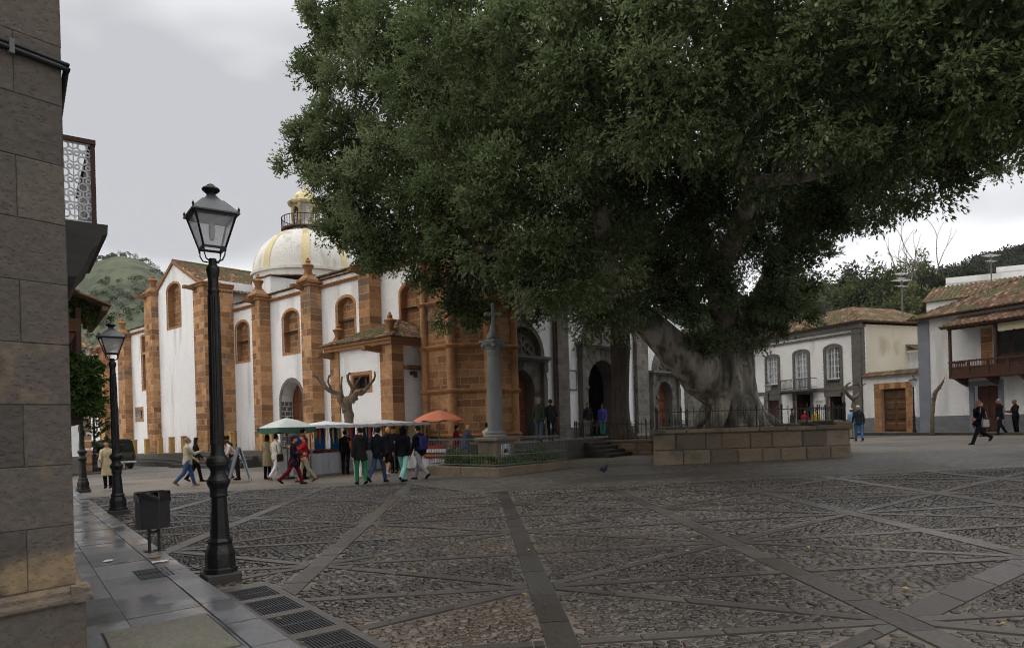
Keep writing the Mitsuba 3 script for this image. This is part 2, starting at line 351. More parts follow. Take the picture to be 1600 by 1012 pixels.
def f_dome(p, n, uv):
    c = mix((.55, .535, .49), (.67, .655, .61), fbm(p.x * .6, p.y * .6, p.z * .5, 3))
    c = mix(c, (.20, .19, .14), 0.75 * smoothstep(15.4, 17.2, p.z) * smoothstep(.38, .66, fbm(p.x * 1.4, p.y * 1.4, p.z * .6, 4)))
    return mix(c, (.33, .31, .25), 0.45 * smoothstep(.52, .75, fbm(p.x * 2.2, p.y * 2.2, p.z * .5 + 3, 4)))
pmat('dome_plaster', f_dome, 0.85, 0.2)
pmat('yellow_plaster', lambda p, n, uv: mix(mix((.56, .47, .25), (.66, .58, .36), fbm(p.x * 2, p.y * 2, p.z, 3)), (.16, .14, .07), 0.7 * smoothstep(15.6, 17.2, p.z) * smoothstep(.4, .6, fbm(p.x * 2, p.y * 2, p.z * 2, 3))), 0.85, 0.2)
pmat('rust_iron', (.065, .030, .022), 0.7, 0.3)
def f_bark(p, n, uv):
    c = mix((.085, .074, .058), (.33, .30, .25), smoothstep(.25, .72, fbm(p.x * 3.4, p.y * 3.4, p.z * .9, 4)))
    c = mix(c, (.060, .070, .040), 0.5 * smoothstep(.5, .72, fbm(p.x * 1.3 + 5, p.y * 1.3, p.z * .8, 3)))
    return mix(c, (.045, .038, .030), 0.6 * smoothstep(.55, .75, fbm(p.x * 7, p.y * 7, p.z * 2, 3)))
pmat('bark', f_bark, 0.9, 0.15, lambda p, n, uv: fbm(p.x * 8, p.y * 8, p.z * 2.2, 4), 0.14, 0.02)
pmat('rough_bark', lambda p, n, uv: mix((.038, .032, .026), (.12, .104, .086), fbm(p.x * 9, p.y * 9, p.z * 2.5, 4)), 0.95, 0.1, lambda p, n, uv: fbm(p.x * 11, p.y * 11, p.z * 3, 3), 0.07, 0.015)
pmat('plane_bark', lambda p, n, uv: mix((.045, .034, .025), (.21, .165, .115), fbm(p.x * 4.2, p.y * 3.2, p.z * 3.2, 4)), 0.9, 0.15, lambda p, n, uv: fbm(p.x * 8, p.y * 8, p.z * 8, 3), 0.05, 0.015)
# damp air: one box round the whole place
scene['damp_air'] = {'type': 'homogeneous', 'albedo': {'type': 'rgb', 'value': [.95, .95, .95]}, 'sigma_t': .0001}
scene['camera']['medium'] = {'type': 'ref', 'id': 'damp_air'}
scene['haze'] = {'type': 'cube', 'to_world': T().translate([0, 700, 90]).scale([1300, 820, 102]), 'bsdf': {'type': 'null'}, 'interior': {'type': 'ref', 'id': 'damp_air'}}
labels['haze'] = {'label': 'thin damp air that pales the far hills', 'category': 'haze', 'kind': 'stuff'}
scene['glass_pane'] = {'type': 'thindielectric', 'int_ior': 1.45}
scene['dirty_glass'] = {'type': 'blendbsdf', 'weight': 0.45, 'a': {'type': 'thindielectric', 'int_ior': 1.45}, 'b': {'type': 'principledthin', 'base_color': {'type': 'rgb', 'value': [.85, .85, .86]}, 'roughness': .5, 'diff_trans': 1.3, 'eta': 1.3}}
scene['dark_glass'] = {'type': 'twosided', 'bsdf': {'type': 'roughplastic', 'diffuse_reflectance': {'type': 'rgb', 'value': [.02, .022, .026]}, 'alpha': 0.05}}
def leafmat(name, a, b, c, trans=0.55, rough=0.45):
    scene[name] = {'type': 'principledthin', 'base_color': proc(lambda p, n, uv: pal3(uv.x, a, b, c) * (0.7 + 0.6 * uv.y)), 'roughness': rough, 'diff_trans': trans, 'eta': 1.4}
leafmat('laurel_leaf', (.050, .072, .030), (.140, .185, .082), (.255, .295, .160), 0.85, .26)
leafmat('olive_leaf', (.075, .095, .065), (.12, .14, .10), (.17, .19, .14))
leafmat('garden_leaf', (.030, .060, .015), (.065, .115, .030), (.13, .17, .05))
leafmat('wood_leaf', (.018, .023, .016), (.033, .041, .027), (.058, .066, .040), 0.3, 0.7)
leafmat('scrub_leaf', (.036, .050, .028), (.058, .074, .040), (.086, .100, .056), 0.3, 0.7)
leafmat('bright_leaf', (.050, .066, .030), (.085, .104, .046), (.125, .138, .066), 0.4, 0.6)
# ================================================================== ground and hills
SLOPE = 0.019
def gz(x, y=0): return SLOPE * np.clip(x, -45, 45)
def drape(mb, off=0.0):
    for v in mb.v: v[:, 2] += gz(v[:, 0]) + off
    return mb
def grid_mesh(xs, ys, fz):
    X, Y = np.meshgrid(xs, ys); Z = fz(X, Y)
    n, m = X.shape; i = np.arange(n * m).reshape(n, m)
    f = np.stack([i[:-1, :-1], i[:-1, 1:], i[1:, 1:], i[1:, :-1]], -1).reshape(-1, 4)
    return np.stack([X, Y, Z], -1).reshape(-1, 3), f

mb = MB(); v, f = grid_mesh(np.array([-1200, -400, -45, -20, 0, 20, 45, 400, 1200.0]), np.array([-100, -20, 0, 20, 60, 150, 400, 1400.0]), lambda x, y: gz(x))
mb.add(v, f, .5, False)
PLAZA = single('plaza', mb, 'plaza_paving', 'wide sloping plaza of dark wet setts', 'plaza', kind='structure')

RIDGE = np.array([(-900, 40), (-40, 44), (60, 48), (110, 51), (137, 53), (171, 57), (199, 63), (227, 71), (300, 92), (420, 120), (900, 160)], float)
def hill_r(x, y):
    zr = np.interp(x, RIDGE[:, 0], RIDGE[:, 1])
    t = np.clip((y - 78) / 222, 0, 1)
    return -1.5 + zr * (t ** 1.05) * np.clip(1.6 - (y - 300) / 300, 0, 1).clip(0, 1) + 3.0 * (meshkit.fbm(np.stack([x / 28, y / 28, x * 0], -1), 4, 3) - .5) * np.clip(t * 3, 0, 1)
LEFT = np.array([(-900, 60), (-600, 92), (-420, 101), (-320, 116), (-301, 128), (-285, 131), (-273, 129), (-262, 124), (-251, 115), (-232, 95), (-200, 60), (-150, 22), (-60, 4), (200, -4)], float)
def hill_l(x, y):
    zr = np.interp(x * 500 / np.maximum(y, 120), LEFT[:, 0], LEFT[:, 1])
    t = np.clip((y - 170) / 330, 0, 1); t = t * t * (3 - 2 * t)
    return -3 + zr * t * np.clip(1.5 - (y - 500) / 500, 0, 1).clip(0, 1) + 7 * (meshkit.fbm(np.stack([x / 45, y / 45, x * 0], -1), 5, 7) - .5) * t
pmat('hill_scrub', lambda p, n, uv: mix(mix((.055, .068, .042), (.115, .122, .076), fbm(p.x * .035, p.y * .035, p.z * .03, 4)), (.050, .060, .042), smoothstep(.48, .62, fbm(p.x * .11, p.y * .11, p.z * .11, 4))), 0.95, 0.05)
pmat('hill_wood', lambda p, n, uv: mix(mix((.022, .028, .018), (.045, .050, .026), fbm(p.x * .08, p.y * .08, p.z * .08, 3)), (.10, .115, .045), smoothstep(165, 120, p.y) * smoothstep(90, 120, p.x)), 0.95, 0.05)
mb = MB(); v, f = grid_mesh(np.linspace(-700, 120, 165), np.linspace(150, 900, 120), hill_l); mb.add(v, f, .5, False)
single('hill', mb, 'hill_scrub', 'steep green scrub hill behind the church on the left', 'hill', kind='structure')
mb = MB(); v, f = grid_mesh(np.linspace(-120, 560, 140), np.linspace(74, 560, 120), hill_r); mb.add(v, f, .5, False)
single('hill', mb, 'hill_wood', 'dark wooded hill rising behind the white houses', 'hill', kind='structure')

# ================================================================== patterned paving
FG = Fr((0, 0), (.9987, .0515), (-.0515, .9987))
FK = Fr((-3.65, 7.90), (-.5896, .8077), (-.8077, -.5896))         # kerb edge: t along, l towards the houses
COLS = [0.6 + 2.65 * k for k in range(-4, 7)]
ROWS = [6.95 + 1.8 * j for j in range(-2, 9)]
def to_fg(p): return (np.asarray(p, float) - FG.o[:2]) @ FG.m[:2, :2].T
kerb_line = [FK.w([(t, -0.60 if t < -0.4 else -0.03, 0)])[0, :2] for t in (-5, -0.41, -0.39, 25)]
view = Polygon([(-.70 * 4.4, 4.4), (.86 * 4.4 + .3, 4.4), (.80 * 17 + .5, 17.0), (-1.0, 17.0), (-3.5, 21.3), (-.74 * 21.3, 21.3)])
right_of_kerb = Polygon([tuple(kerb_line[0]), tuple(kerb_line[1]), tuple(kerb_line[2]), tuple(kerb_line[3]), (60, 40), (60, -10)])
zone = view.intersection(right_of_kerb)
for lx, ly in ((-3.49, 8.02), (-9.28, 16.0), (-14.98, 23.76)):
    zone = zone.difference(Point(lx, ly).buffer(.27))
zone_fg = Polygon(to_fg(zone.exterior.coords), [to_fg(r.coords) for r in zone.interiors])
strips = []                                                            # (polygon in FG, tone range)
vert = unary_union([sbox(c - .13, 4, c + .13, 22) for c in COLS])
hori = unary_union([sbox(-20, r - .07, 22, r + .07) for r in ROWS])
dia = []
for k in range(-5, 8):
    for j in range(-3, 10):
        if (k + j) % 2: continue
        c, r = .6 + 2.65 * k, 6.95 + 1.8 * j
        for e in (-1, 1):
            dia.append(LineString([(c, r), (c + 2.65, r + e * 1.8)]).buffer(.15 if (k, j, e) == (1, -1, 1) else .075, cap_style=2))
dia = unary_union(dia)
allstrip = unary_union([vert, hori, dia])
def cut(poly, along, length, seed):
    """strip area cut into slabs: list of polygons"""
    rng = random.Random(seed); out = []
    for g in getattr(poly, 'geoms', [poly]):
        if g.geom_type != 'Polygon' or g.area < .004: continue
        x0, y0, x1, y1 = g.bounds
        if along == 1: lo, hi = y0, y1
        else: lo, hi = x0, x1
        q = lo - rng.uniform(0, length * .6)
        while q < hi:
            e = q + length * rng.uniform(.75, 1.3)
            s = g.intersection(sbox(x0 - 1, q, x1 + 1, e) if along == 1 else sbox(q, y0 - 1, e, y1 + 1))
            out += [h for h in getattr(s, 'geoms', [s]) if h.geom_type == 'Polygon' and h.area > .003]
            q = e
    return out
slabs = cut(vert.intersection(zone_fg), 1, .85, 1) + cut(hori.difference(vert).intersection(zone_fg), 0, .7, 2) + cut(dia.difference(vert).difference(hori).intersection(zone_fg), 0, .62, 3)
rng = random.Random(4)
slabs.sort(key=lambda g: g.centroid.y)
rest = MB(FG)
for i, g in enumerate(slabs):
    h = g.buffer(-.007, join_style=2)
    if h.is_empty: continue
    near_a = abs(g.centroid.x - .6) < .16
    t = (rng.uniform(.0, .35) if near_a else rng.uniform(.35, 1.0), rng.random())
    m = MB(FG) if i < 290 else rest
    z = .015 + rng.uniform(-.002, .003)
    m.flat(h, -.02, z, t)
    if i < 290: part(PLAZA, 'paving_slab', drape(m), 'strip_slab')
if rest.n: part(PLAZA, 'paving_strips', drape(rest), 'strip_slab', kind='stuff')

def cobble_field():
    nr = np.random.default_rng(12)
    free = zone_fg.difference(allstrip.buffer(.03))
    shapely.prepare(free)
    cs, hs = [], []
    for q, ang in enumerate((0.0, .58, -.58)):
        ca, sa = math.cos(ang), math.sin(ang)
        rows = np.arange(-20, 34, .076)
        for i, r in enumerate(rows):
            L = nr.uniform(.075, .13, 640); x = -26 + np.cumsum(L) - L / 2
            p = np.stack([x, np.full_like(x, r) + nr.normal(0, .008, len(x))], 1)
            w = np.stack([p[:, 0] * ca - p[:, 1] * sa, p[:, 0] * sa + p[:, 1] * ca], 1)
            k = np.floor((w[:, 0] - .6) / 2.65).astype(int); j = np.floor((w[:, 1] - 6.95) / 1.8).astype(int)
            fx = (w[:, 0] - .6) / 2.65 - k; fy = (w[:, 1] - 6.95) / 1.8 - j
            up = np.where((k + j) % 2 == 0, fy > fx, fy > 1 - fx).astype(int)
            pick = ((k * 7 + j * 13 + up * 5) * 31 % 11) % 3
            ok = (pick == q) & (w[:, 1] > 3.8) & (w[:, 1] < 22)
            ok[ok] = shapely.contains_xy(free, w[ok, 0], w[ok, 1])
            cs.append(w[ok]); hs.append(np.stack([L[ok] / 2 - .002, np.full(ok.sum(), .037), np.full(ok.sum(), ang)], 1))
    return np.vstack(cs), np.vstack(hs), nr
def cobble_mesh(c, h, nr, fine):
    n = 8 if fine else 6
    N = len(c)
    a = (np.arange(n) + .5) * 2 * np.pi / n
    rad = (np.abs(np.cos(a)) ** 6 + np.abs(np.sin(a)) ** 6) ** (-1 / 6)
    R = rad[None] * nr.uniform(.90, 1.04, (N, n))
    ux, uy = np.cos(a) * R * h[:, :1], np.sin(a) * R * h[:, 1:2]
    ca, sa = np.cos(h[:, 2:3]), np.sin(h[:, 2:3])
    dx, dy = ux * ca - uy * sa, ux * sa + uy * ca
    top = nr.uniform(.009, .019, N)[:, None]; tilt = nr.normal(0, .12, (N, 2))
    lev = [(1.0, -.02), (.93, .70), (.72, 1.0)] if fine else [(1.0, -.02), (.84, .94)]
    V = []
    for s, z in lev:
        V.append(np.stack([c[:, :1] + dx * s, c[:, 1:] + dy * s, (top * z if z > 0 else z + 0 * top) + (z > 0) * (dx * s * tilt[:, :1] + dy * s * tilt[:, 1:])], -1))
    V.append(np.stack([c[:, :1], c[:, 1:], top * 1.02], -1))
    V = np.concatenate(V, 1); K = V.shape[1]
    j = np.arange(n); f = []
    for l in range(len(lev) - 1):
        f += [np.stack([l * n + j, l * n + (j + 1) % n, (l + 1) * n + (j + 1) % n], 1), np.stack([l * n + j, (l + 1) * n + (j + 1) % n, (l + 1) * n + j], 1)]
    l = len(lev) - 1
    f.append(np.stack([l * n + j, l * n + (j + 1) % n, np.full(n, K - 1)], 1))
    f = np.vstack(f)
    tone = np.stack([nr.random(N), nr.random(N)], 1)
    return V, f, tone, K
cc, ch_, nr = cobble_field()
o = np.argsort(np.hypot(cc[:, 0], cc[:, 1])); cc, ch_ = cc[o], ch_[o]
nfine = int((np.hypot(cc[:, 0], cc[:, 1]) < 10).sum())
V, F_, tn, K = cobble_mesh(cc[:nfine], ch_[:nfine], nr, True)
for i in range(290):
    m = MB(FG); m.add(V[i], F_, tn[i], False); part(PLAZA, 'cobble', drape(m), 'cobble')
m = MB(FG); q = len(V) - 290
m.add(V[290:].reshape(-1, 3), (F_[None] + (np.arange(q) * K)[:, None, None]).reshape(-1, 3), np.repeat(tn[290:], K, 0), False)
V, F_, tn, K = cobble_mesh(cc[nfine:], ch_[nfine:], nr, False)
m.add(V.reshape(-1, 3), (F_[None] + (np.arange(len(V)) * K)[:, None, None]).reshape(-1, 3), np.repeat(tn, K, 0), False)
part(PLAZA, 'cobbles', drape(m), 'cobble', kind='stuff')

# ================================================================== pavement on the left
mb = MB(FK); mb.flat(Polygon([(-16, 0.02), (60, 0.02), (60, 9), (-16, 9)]), -.5, .052, .3); 
WALK = single('pavement', drape(mb), 'walk_slab', 'wet grey pavement of large slabs along the stone building', 'pavement', kind='structure')
rng = random.Random(7)
t = -5.0
while t < 22:
    e = t + rng.uniform(.8, 1.15)
    m = MB(FK); m.box(t + .006, e - .006, -.01, .27, -.06, .068 + rng.uniform(-.004, .004), (rng.uniform(.3, 1), rng.random())); part(WALK, 'kerb_stone', drape(m), 'walk_slab'); t = e
for r, (l0, l1) in enumerate(((.28, .92), (.92, 1.55), (1.55, 2.3), (2.3, 3.1), (3.1, 4.0))):
    t = -6.0 + .4 * (r % 2)
    while t < (20 if l1 < 1.6 else 0):
        e = t + rng.uniform(.9, 1.5)
        g = sbox(t + .006, l0 + .006, e - .006, l1 - .006)
        g = g.difference(sbox(-3.0, .30, -1.75, 1.16)).difference(sbox(.48, .13, 1.22, .56))
        m = MB(FK).flat(g, .0, .064 + rng.uniform(-.004, .004), (rng.uniform(.1, .9), rng.random()))
        if m.n: part(WALK, 'paving_slab', drape(m), 'walk_slab')
        t = e
m = MB(FK); m.hull(rbox_pts(-2.98, -1.77, .32, 1.14, .0, .078, .008)); part(WALK, 'mossy_slab', drape(m), 'moss_slab', label='mossy rough concrete slab at the front of the pavement')
for k, (a, b) in enumerate(((.50, .82), (.88, 1.2))):
    key = thing('metal_cover', ('dark metal cover in the wet pavement, the one nearer the lamp post', 'dark metal cover in the wet pavement, the one nearer the litter bin')[k], 'manhole cover', )
    m = MB(FK).box(a, b, .15, .54, .0, .064); part(key, 'plate', drape(m), 'dull_iron')
    m = MB(FK)
    for i in range(7): m.box(a + .03, b - .03, .18 + i * .05, .20 + i * .05, .064, .070)
    part(key, 'tread', drape(m), 'dull_iron')
GR = ((-1.33, -.80), (-2.06, -1.46), (-2.86, -2.20), (-3.72, -3.02))
gl = ('iron drain grate by the kerb, nearest the big lamp post', 'iron drain grate by the kerb, second from the big lamp post', 'iron drain grate by the kerb, third from the big lamp post', 'iron drain grate at the bottom edge, fourth from the big lamp post')
m = MB(FK)
for a, b in ((-.46, -.60), ): pass
g = sbox(-3.95, -.58, -.62, -.03)
for a, b in GR: g = g.difference(sbox(a, -.50, b, -.09))
m.flat(g, -.1, .026, .9); part(PLAZA, 'grate_surround', drape(m), 'strip_slab', label='pale stone surround of the drain grates')
m = MB(FK).box(-3.9, -.65, -.55, -.06, -.06, -.02); part(PLAZA, 'drain_bed', drape(m), 'black_inside')
for (a, b), lb in zip(GR, gl):
    key = thing('drain_grate', lb, 'drain grate', 'drain grates along the kerb')
    m = MB(FK)
    m.box(a, b, -.50, -.475, -.03, .018).box(a, b, -.115, -.09, -.03, .018).box(a, a + .02, -.475, -.115, -.03, .018).box(b - .02, b, -.475, -.115, -.03, .018)
    m.box((a + b) / 2 - .02, (a + b) / 2 + .02, -.475, -.115, -.03, .019)
    part(key, 'frame', drape(m), 'dull_iron')
    n = 13
    for i in range(n):
        l = -.475 + (i + .5) * .36 / n
        m = MB(FK).box(a + .02, (a + b) / 2 - .02, l - .0075, l + .0075, -.03, .014).box((a + b) / 2 + .02, b - .02, l - .0075, l + .0075, -.03, .014)
        part(key, 'slat', drape(m), 'dull_iron')
    
# ================================================================== the stone corner building
Q = (-3.23, 5.0)
FB = Fr(Q, (-.6, -.8), (.8, -.6)); FL = Fr(Q, (-.5896, .8077), (.8077, .5896))
SB = thing('stone_building', 'brown stone block building with plinth moulding cut by the left edge', 'building')
c0 = np.array(Q); dF = np.array([-.6, -.8]); dL = np.array([-.5896, .8077])
foot = Polygon([c0, c0 + 4.2 * dF, c0 + 4.2 * dF - 5 * np.array([.8, -.6]), c0 + 4.6 * dL - 3 * np.array([.8077, .5896]), c0 + 4.6 * dL])
m = MB(); m.flat(foot.buffer(-.010, join_style=2), -.3, 8.4, .5); part(SB, 'wall', m, 'grey_mortar')
rng = random.Random(9)
def blocks(fr, smax, z0, seed, first):
    rng = random.Random(seed); z = z0; r = 0
    while z < 8.3:
        h = .436; s = -.004
        while s < smax:
            L = (first[r % 2] if s < 0 else rng.uniform(.42, .66))
            e = min(s + L, smax)
            m = MB(fr); stone_mesh(m, s + .0015, e - .0015, z + .0015, z + h - .0015, -.04, .042 + rng.uniform(-.003, .003), (rng.random(), rng.random()), None, .005, rng); part(SB, 'stone', m, 'tuff'); s = e
        z += h; r += 1
blocks(FB, 2.1, .60, 3, (.30, .56)); blocks(FL, 4.55, .60, 5, (.56, .30))
for fr, L, sd in ((FB, 2.2, 6), (FL, 4.5, 8)):
    rng = random.Random(sd); s = -.05
    while s < L:
        e = min(s + rng.uniform(.36, .6), L)
        m = MB(fr); stone_mesh(m, s + .003, e - .003, -.15, .478, -.04, .095, (rng.uniform(.0, .5), rng.random()), None, .006, rng); part(SB, 'plinth_stone', m, 'tuff'); s = e
    prof = [(-.03, .478), (.075, .478), (.085, .492), (.085, .515), (.072, .530), (.052, .538), (.052, .566), (.020, .590), (-.03, .598)]
    v = [(s, d, z) for s in (-.086, L) for d, z in prof]; n = len(prof)
    f = [(i, i + 1, n + i + 1, n + i) for i in range(n - 1)]
    m = MB(fr); m.add(v, f, .9, True); m.add(v[:n], [(0, i, i + 1) for i in range(1, n - 1)], .9, True); part(SB, 'plinth_moulding', m, 'tuff')
m = MB(); 
for k, (dz, rr) in enumerate(((0, .016), (-.036, .020))):
    path = [FB.w((s, .022 + .002 * k, 4.405 + dz + .022 * math.sin(s * 1.3)))  for s in np.linspace(2.0, .02, 14)] + [FB.w((-.035, .03, 4.40 + dz))] + [FL.w((s, .03, 4.395 + dz - .02 * s)) for s in np.linspace(.03, 4.4, 8)]
    m.tube(path, rr, 8)
part(SB, 'cable', m, 'iron', label='pair of black cables strung round the corner of the building')
m = MB()
for s in (.30, 1.1, 1.8): m.box(s, s + .03, .0, .05, 4.34, 4.44, fr=FB)
part(SB, 'cable_clip', m, 'rail_grey')

# the next houses of the row; only their balconies show past the corner
def plain_house(key, fr, t0, t1, z1, depth, mat='white_plaster'):
    m = MB(fr); m.box(t0, t1, -depth, 0, -.6, z1); part(key, 'wall', m, mat)
    m = MB(fr); m.hull([(t0, .35, z1), (t1, .35, z1), (t0, -depth, z1), (t1, -depth, z1), (t0, -depth / 2, z1 + 1.4), (t1, -depth / 2, z1 + 1.4)]); part(key, 'roof', m, 'roof_tile')
BH = thing('town_house', 'town house with white iron lattice balcony past the stone corner', 'house')
plain_house(BH, FL, 4.64, 11.0, 9.2, 6)
m = MB(FL)
prof = [(.0, 4.18), (.52, 4.20), (.60, 4.34), (.72, 4.62), (.86, 4.80), (.88, 4.90), (.96, 4.92), (.97, 5.08), (.0, 5.08)]
P = Polygon(prof)
tm = trimesh.creation.extrude_polygon(P, 3.2, engine='earcut'); v = np.array(tm.vertices)
m.add(np.stack([6.8 + v[:, 2], v[:, 0], v[:, 1]], 1), tm.faces, .4, True)
BAL = part(BH, 'balcony_slab', m, 'step_dark', label='dark moulded underside of the balcony')
def scroll_panel(w, h):
    g = []
    ring = lambda x, y, r, a=.011: Point(x, y).buffer(r).difference(Point(x, y).buffer(r - a * 2))
    n = max(1, round(w / .29))
    for i in range(n + 1): g.append(LineString([(w * i / n, 0), (w * i / n, h)]).buffer(.008))
    for i in range(n):
        c = w * (i + .5) / n; cw = w / n
        for q, y in enumerate(np.arange(.12, h - .05, .215)):
            g += [ring(c, y, .075), ring(c - cw * .3, y + .105, .045), ring(c + cw * .3, y + .105, .045), LineString([(c, y + .07), (c, y + .15)]).buffer(.008)]
            g += [LineString([(c - .05, y), (c - cw / 2, y - .05)]).buffer(.007), LineString([(c + .05, y), (c + cw / 2, y - .05)]).buffer(.007)]
    for y in (.012, .30, h - .15, h - .012): g.append(LineString([(0, y), (w, y)]).buffer(.010))
    return unary_union(g).intersection(sbox(0, 0, w, h)).simplify(.002)
FE = Fr(FL.w((6.86, 0, 0))[:2], (.8077, .5896), (.5896, -.8077))

m = MB(FE); m.ext(aff.translate(scroll_panel(.74, 1.26), .03, 5.09), -.012, .012)
part(BH, 'railing', m, 'white_iron', label='white cast iron lattice end panel of the balcony')
m = MB(FL)
m.ext(aff.translate(scroll_panel(2.9, 1.26), 6.88, 5.09), .772, .796); part(BH, 'railing', m, 'white_iron', label='white cast iron lattice front panel of the balcony')
m = MB(FL); m.box(6.80, 9.9, .745, .83, 6.35, 6.42).box(6.80, 6.885, .0, .745, 6.35, 6.42).box(6.83, 6.88, .755, .82, 5.08, 6.35); part(BH, 'handrail', m, 'rust_iron')
m = MB(FL)
m.box(7.4, 8.6, .004, .03, 5.1, 7.6); part(BH, 'door', m, 'dark_wood')

TB = thing('timber_house', 'house with old timber balcony overgrown with pot plants', 'house')
plain_house(TB, FL, 11.04, 19.5, 7.6, 6)
m = MB(FL); m.box(12.7, 16.0, .02, 1.02, 2.12, 2.30)
for i in range(6): m.box(12.8 + i * .62, 12.92 + i * .62, .0, .95, 1.95, 2.12)
part(TB, 'balcony_floor', m, 'dark_wood')
m = MB(FL)
for s in (12.75, 14.3, 15.9): m = MB(FL); m.box(s, s + .10, .88, .98, 2.30, 4.66); part(TB, 'balcony_post', m, 'dark_wood')
for d in (.25, .55): m = MB(FL); m.box(12.76, 12.83, d, d + .07, 2.30, 3.9); part(TB, 'balcony_post', m, 'dark_wood')
m = MB(FL)
for i in range(14): m.box(12.74 + i * .25, 12.80 + i * .25, 0.93, .99, 2.30, 3.2)
m.box(12.7, 16.0, .90, 1.02, 3.2, 3.27); part(TB, 'balustrade', m, 'dark_wood')
m = MB(FL); m.hull([(12.74, .35, 4.40), (12.74, .98, 4.40), (14.4, .35, 4.40), (14.4, .98, 4.40), (12.74, .35, 4.10), (12.74, .96, 4.10), (14.4, .35, 4.10), (14.4, .96, 4.10)])
m.hull([(12.78, .30, 4.08), (12.78, .90, 4.08), (14.4, .30, 4.08), (14.4, .90, 4.08), (12.84, .30, 3.78), (12.84, .72, 3.78), (14.4, .30, 3.78), (14.4, .72, 3.78)]); part(TB, 'planter_box', m, 'old_timber', label='tapered wooden planter box hung high on the balcony')
def tile_roof(fr, s0, s1, d0, z0, d1, z1, pitch=.20, seed=1, mb=None, bed=True):
    """barrel tiles: lines of half-round cover tiles running from eave (d0,z0) up to (d1,z1)"""
    mb = mb or MB(fr); rng = random.Random(seed)
    n = max(1, round((s1 - s0) / pitch)); w = (s1 - s0) / n
    L = math.hypot(d1 - d0, z1 - z0); k = max(1, min(26, round(L / .34)))
    nd, nz = -(z1 - z0) / L * (1 if d1 > d0 else -1), abs(d1 - d0) / L
    if nz < 0: nz = -nz
    nd = -(z1 - z0) / L * np.sign(d1 - d0)
    if bed: mb.add([(s0, d0, z0), (s1, d0, z0), (s1, d1, z1), (s0, d1, z1)], [(0, 1, 2, 3)], .3, True, fr)
    V, F, TT, q = [], [], [], 0
    A = np.linspace(0, math.pi, 5)
    for i in range(n):
        c = s0 + (i + .5) * w
        for j in range(k):
            a, b = j / k, (j + 1) / k + .02
            lift0, lift1 = .020, .004
            t = (rng.random(), rng.random()); off = rng.uniform(-.008, .008)
            for tt, lf, rr in ((a, lift0, w * .40), (b, lift1, w * .34)):
                cd, cz = d0 + (d1 - d0) * tt, z0 + (z1 - z0) * tt
                for x in A:
                    hh = lf + rr * .75 * math.sin(x)
                    V.append((c + off + rr * math.cos(x), cd + nd * hh, cz + nz * hh)); TT.append(t)
            for x in range(4): F.append((q + x, q + x + 1, q + 6 + x, q + 5 + x))
            if j == 0: F += [(q, q + 1, q + 2, q + 2), (q, q + 2, q + 3, q + 3), (q, q + 3, q + 4, q + 4)]
            q += 10
    mb.add(np.array(V), np.array(F), np.array(TT), True, fr)
    return mb
m = tile_roof(FL, 12.3, 16.4, 1.55, 4.66, .0, 5.30, .22, 3); m.box(12.32, 16.4, 1.38, 1.50, 4.56, 4.66, fr=FL); part(TB, 'balcony_roof', m, 'roof_tile', kind='stuff', label='red tiled roof over the timber balcony')

# ------------------------------------------------------------------ leaves
def leaf_quads(pos, dire, side, L, W, tone, fold=.25):
    """pos (n,3), unit direction and side vectors, length, width, tone (n,2) -> v, f, t"""
    n = len(pos); up = np.cross(dire, side)
    L = np.broadcast_to(np.asarray(L, float), (n,))[:, None]; W = np.broadcast_to(np.asarray(W, float), (n,))[:, None]
    mid = pos + dire * L * .45 + up * W * fold
    V = np.stack([pos, mid - side * W / 2, pos + dire * L, mid + side * W / 2], 1).reshape(-1, 3)
    b = (np.arange(n) * 4)[:, None]
    return V, np.vstack([b + np.array([[0, 1, 2]]), b + np.array([[0, 2, 3]])]), np.repeat(tone, 4, 0)
def unit(a): return a / (np.linalg.norm(a, axis=-1, keepdims=True) + 1e-12)
def leaf_cloud(nr, pos, outward, L, W, tone0=.5, spread=.3, wild=.8, droop=0.0):
    n = len(pos)
    d = unit(outward + wild * nr.normal(0, 1, (n, 3)) + np.array([0, 0, -droop]))
    s = unit(np.cross(d, nr.normal(0, 1, (n, 3))))
    t = np.stack([np.clip(tone0 + spread * nr.normal(0, 1, n), 0, 1), nr.random(n)], 1)
    return leaf_quads(pos, d, s, L * nr.uniform(.7, 1.25, n), W * nr.uniform(.7, 1.25, n), t)
def bushy(nr, c, r, n, L, W, tone=.5, shell=.55, droop=.2, wild=.8):
    """leaves through an ellipsoid, denser towards its surface, in clumps"""
    r = np.broadcast_to(np.asarray(r, float), (3,))
    nc = max(4, n // 40)
    u = unit(nr.normal(0, 1, (nc, 3))); cen = u * nr.uniform(shell, 1, (nc, 1)) ** .6
    ct = nr.normal(0, .18, nc)
    k = nr.integers(0, nc, n)
    p = cen[k] + nr.normal(0, .16, (n, 3))
    v, f, t = leaf_cloud(nr, np.asarray(c) + p * r, unit(p), L, W, tone, .12, wild, droop)
    t[:, 0] = np.clip(t[:, 0] + np.repeat(ct[k], 4), 0, 1)
    return v, f, t
nr = np.random.default_rng(21)
m = MB()
for s in np.linspace(12.6, 15.6, 7):
    for d, z, r in ((.92, 3.05, .36), (1.02, 2.65, .36), (.8, 3.3, .24)):
        m.add(*bushy(nr, FL.w((s, d + nr.uniform(-.1, .15), z + nr.uniform(-.15, .15))), r * nr.uniform(.8, 1.2), 420, .12, .05, .42), False)
for d in np.linspace(.2, .95, 4):
    for z in (2.35, 2.7, 3.1, 3.35):
        m.add(*bushy(nr, FL.w((12.66 + nr.uniform(-.15, .1), d, z + nr.uniform(-.2, .1))), .27, 300, .12, .05, .42), False)
v = FL.w((12.7, 1.65, 2.4))
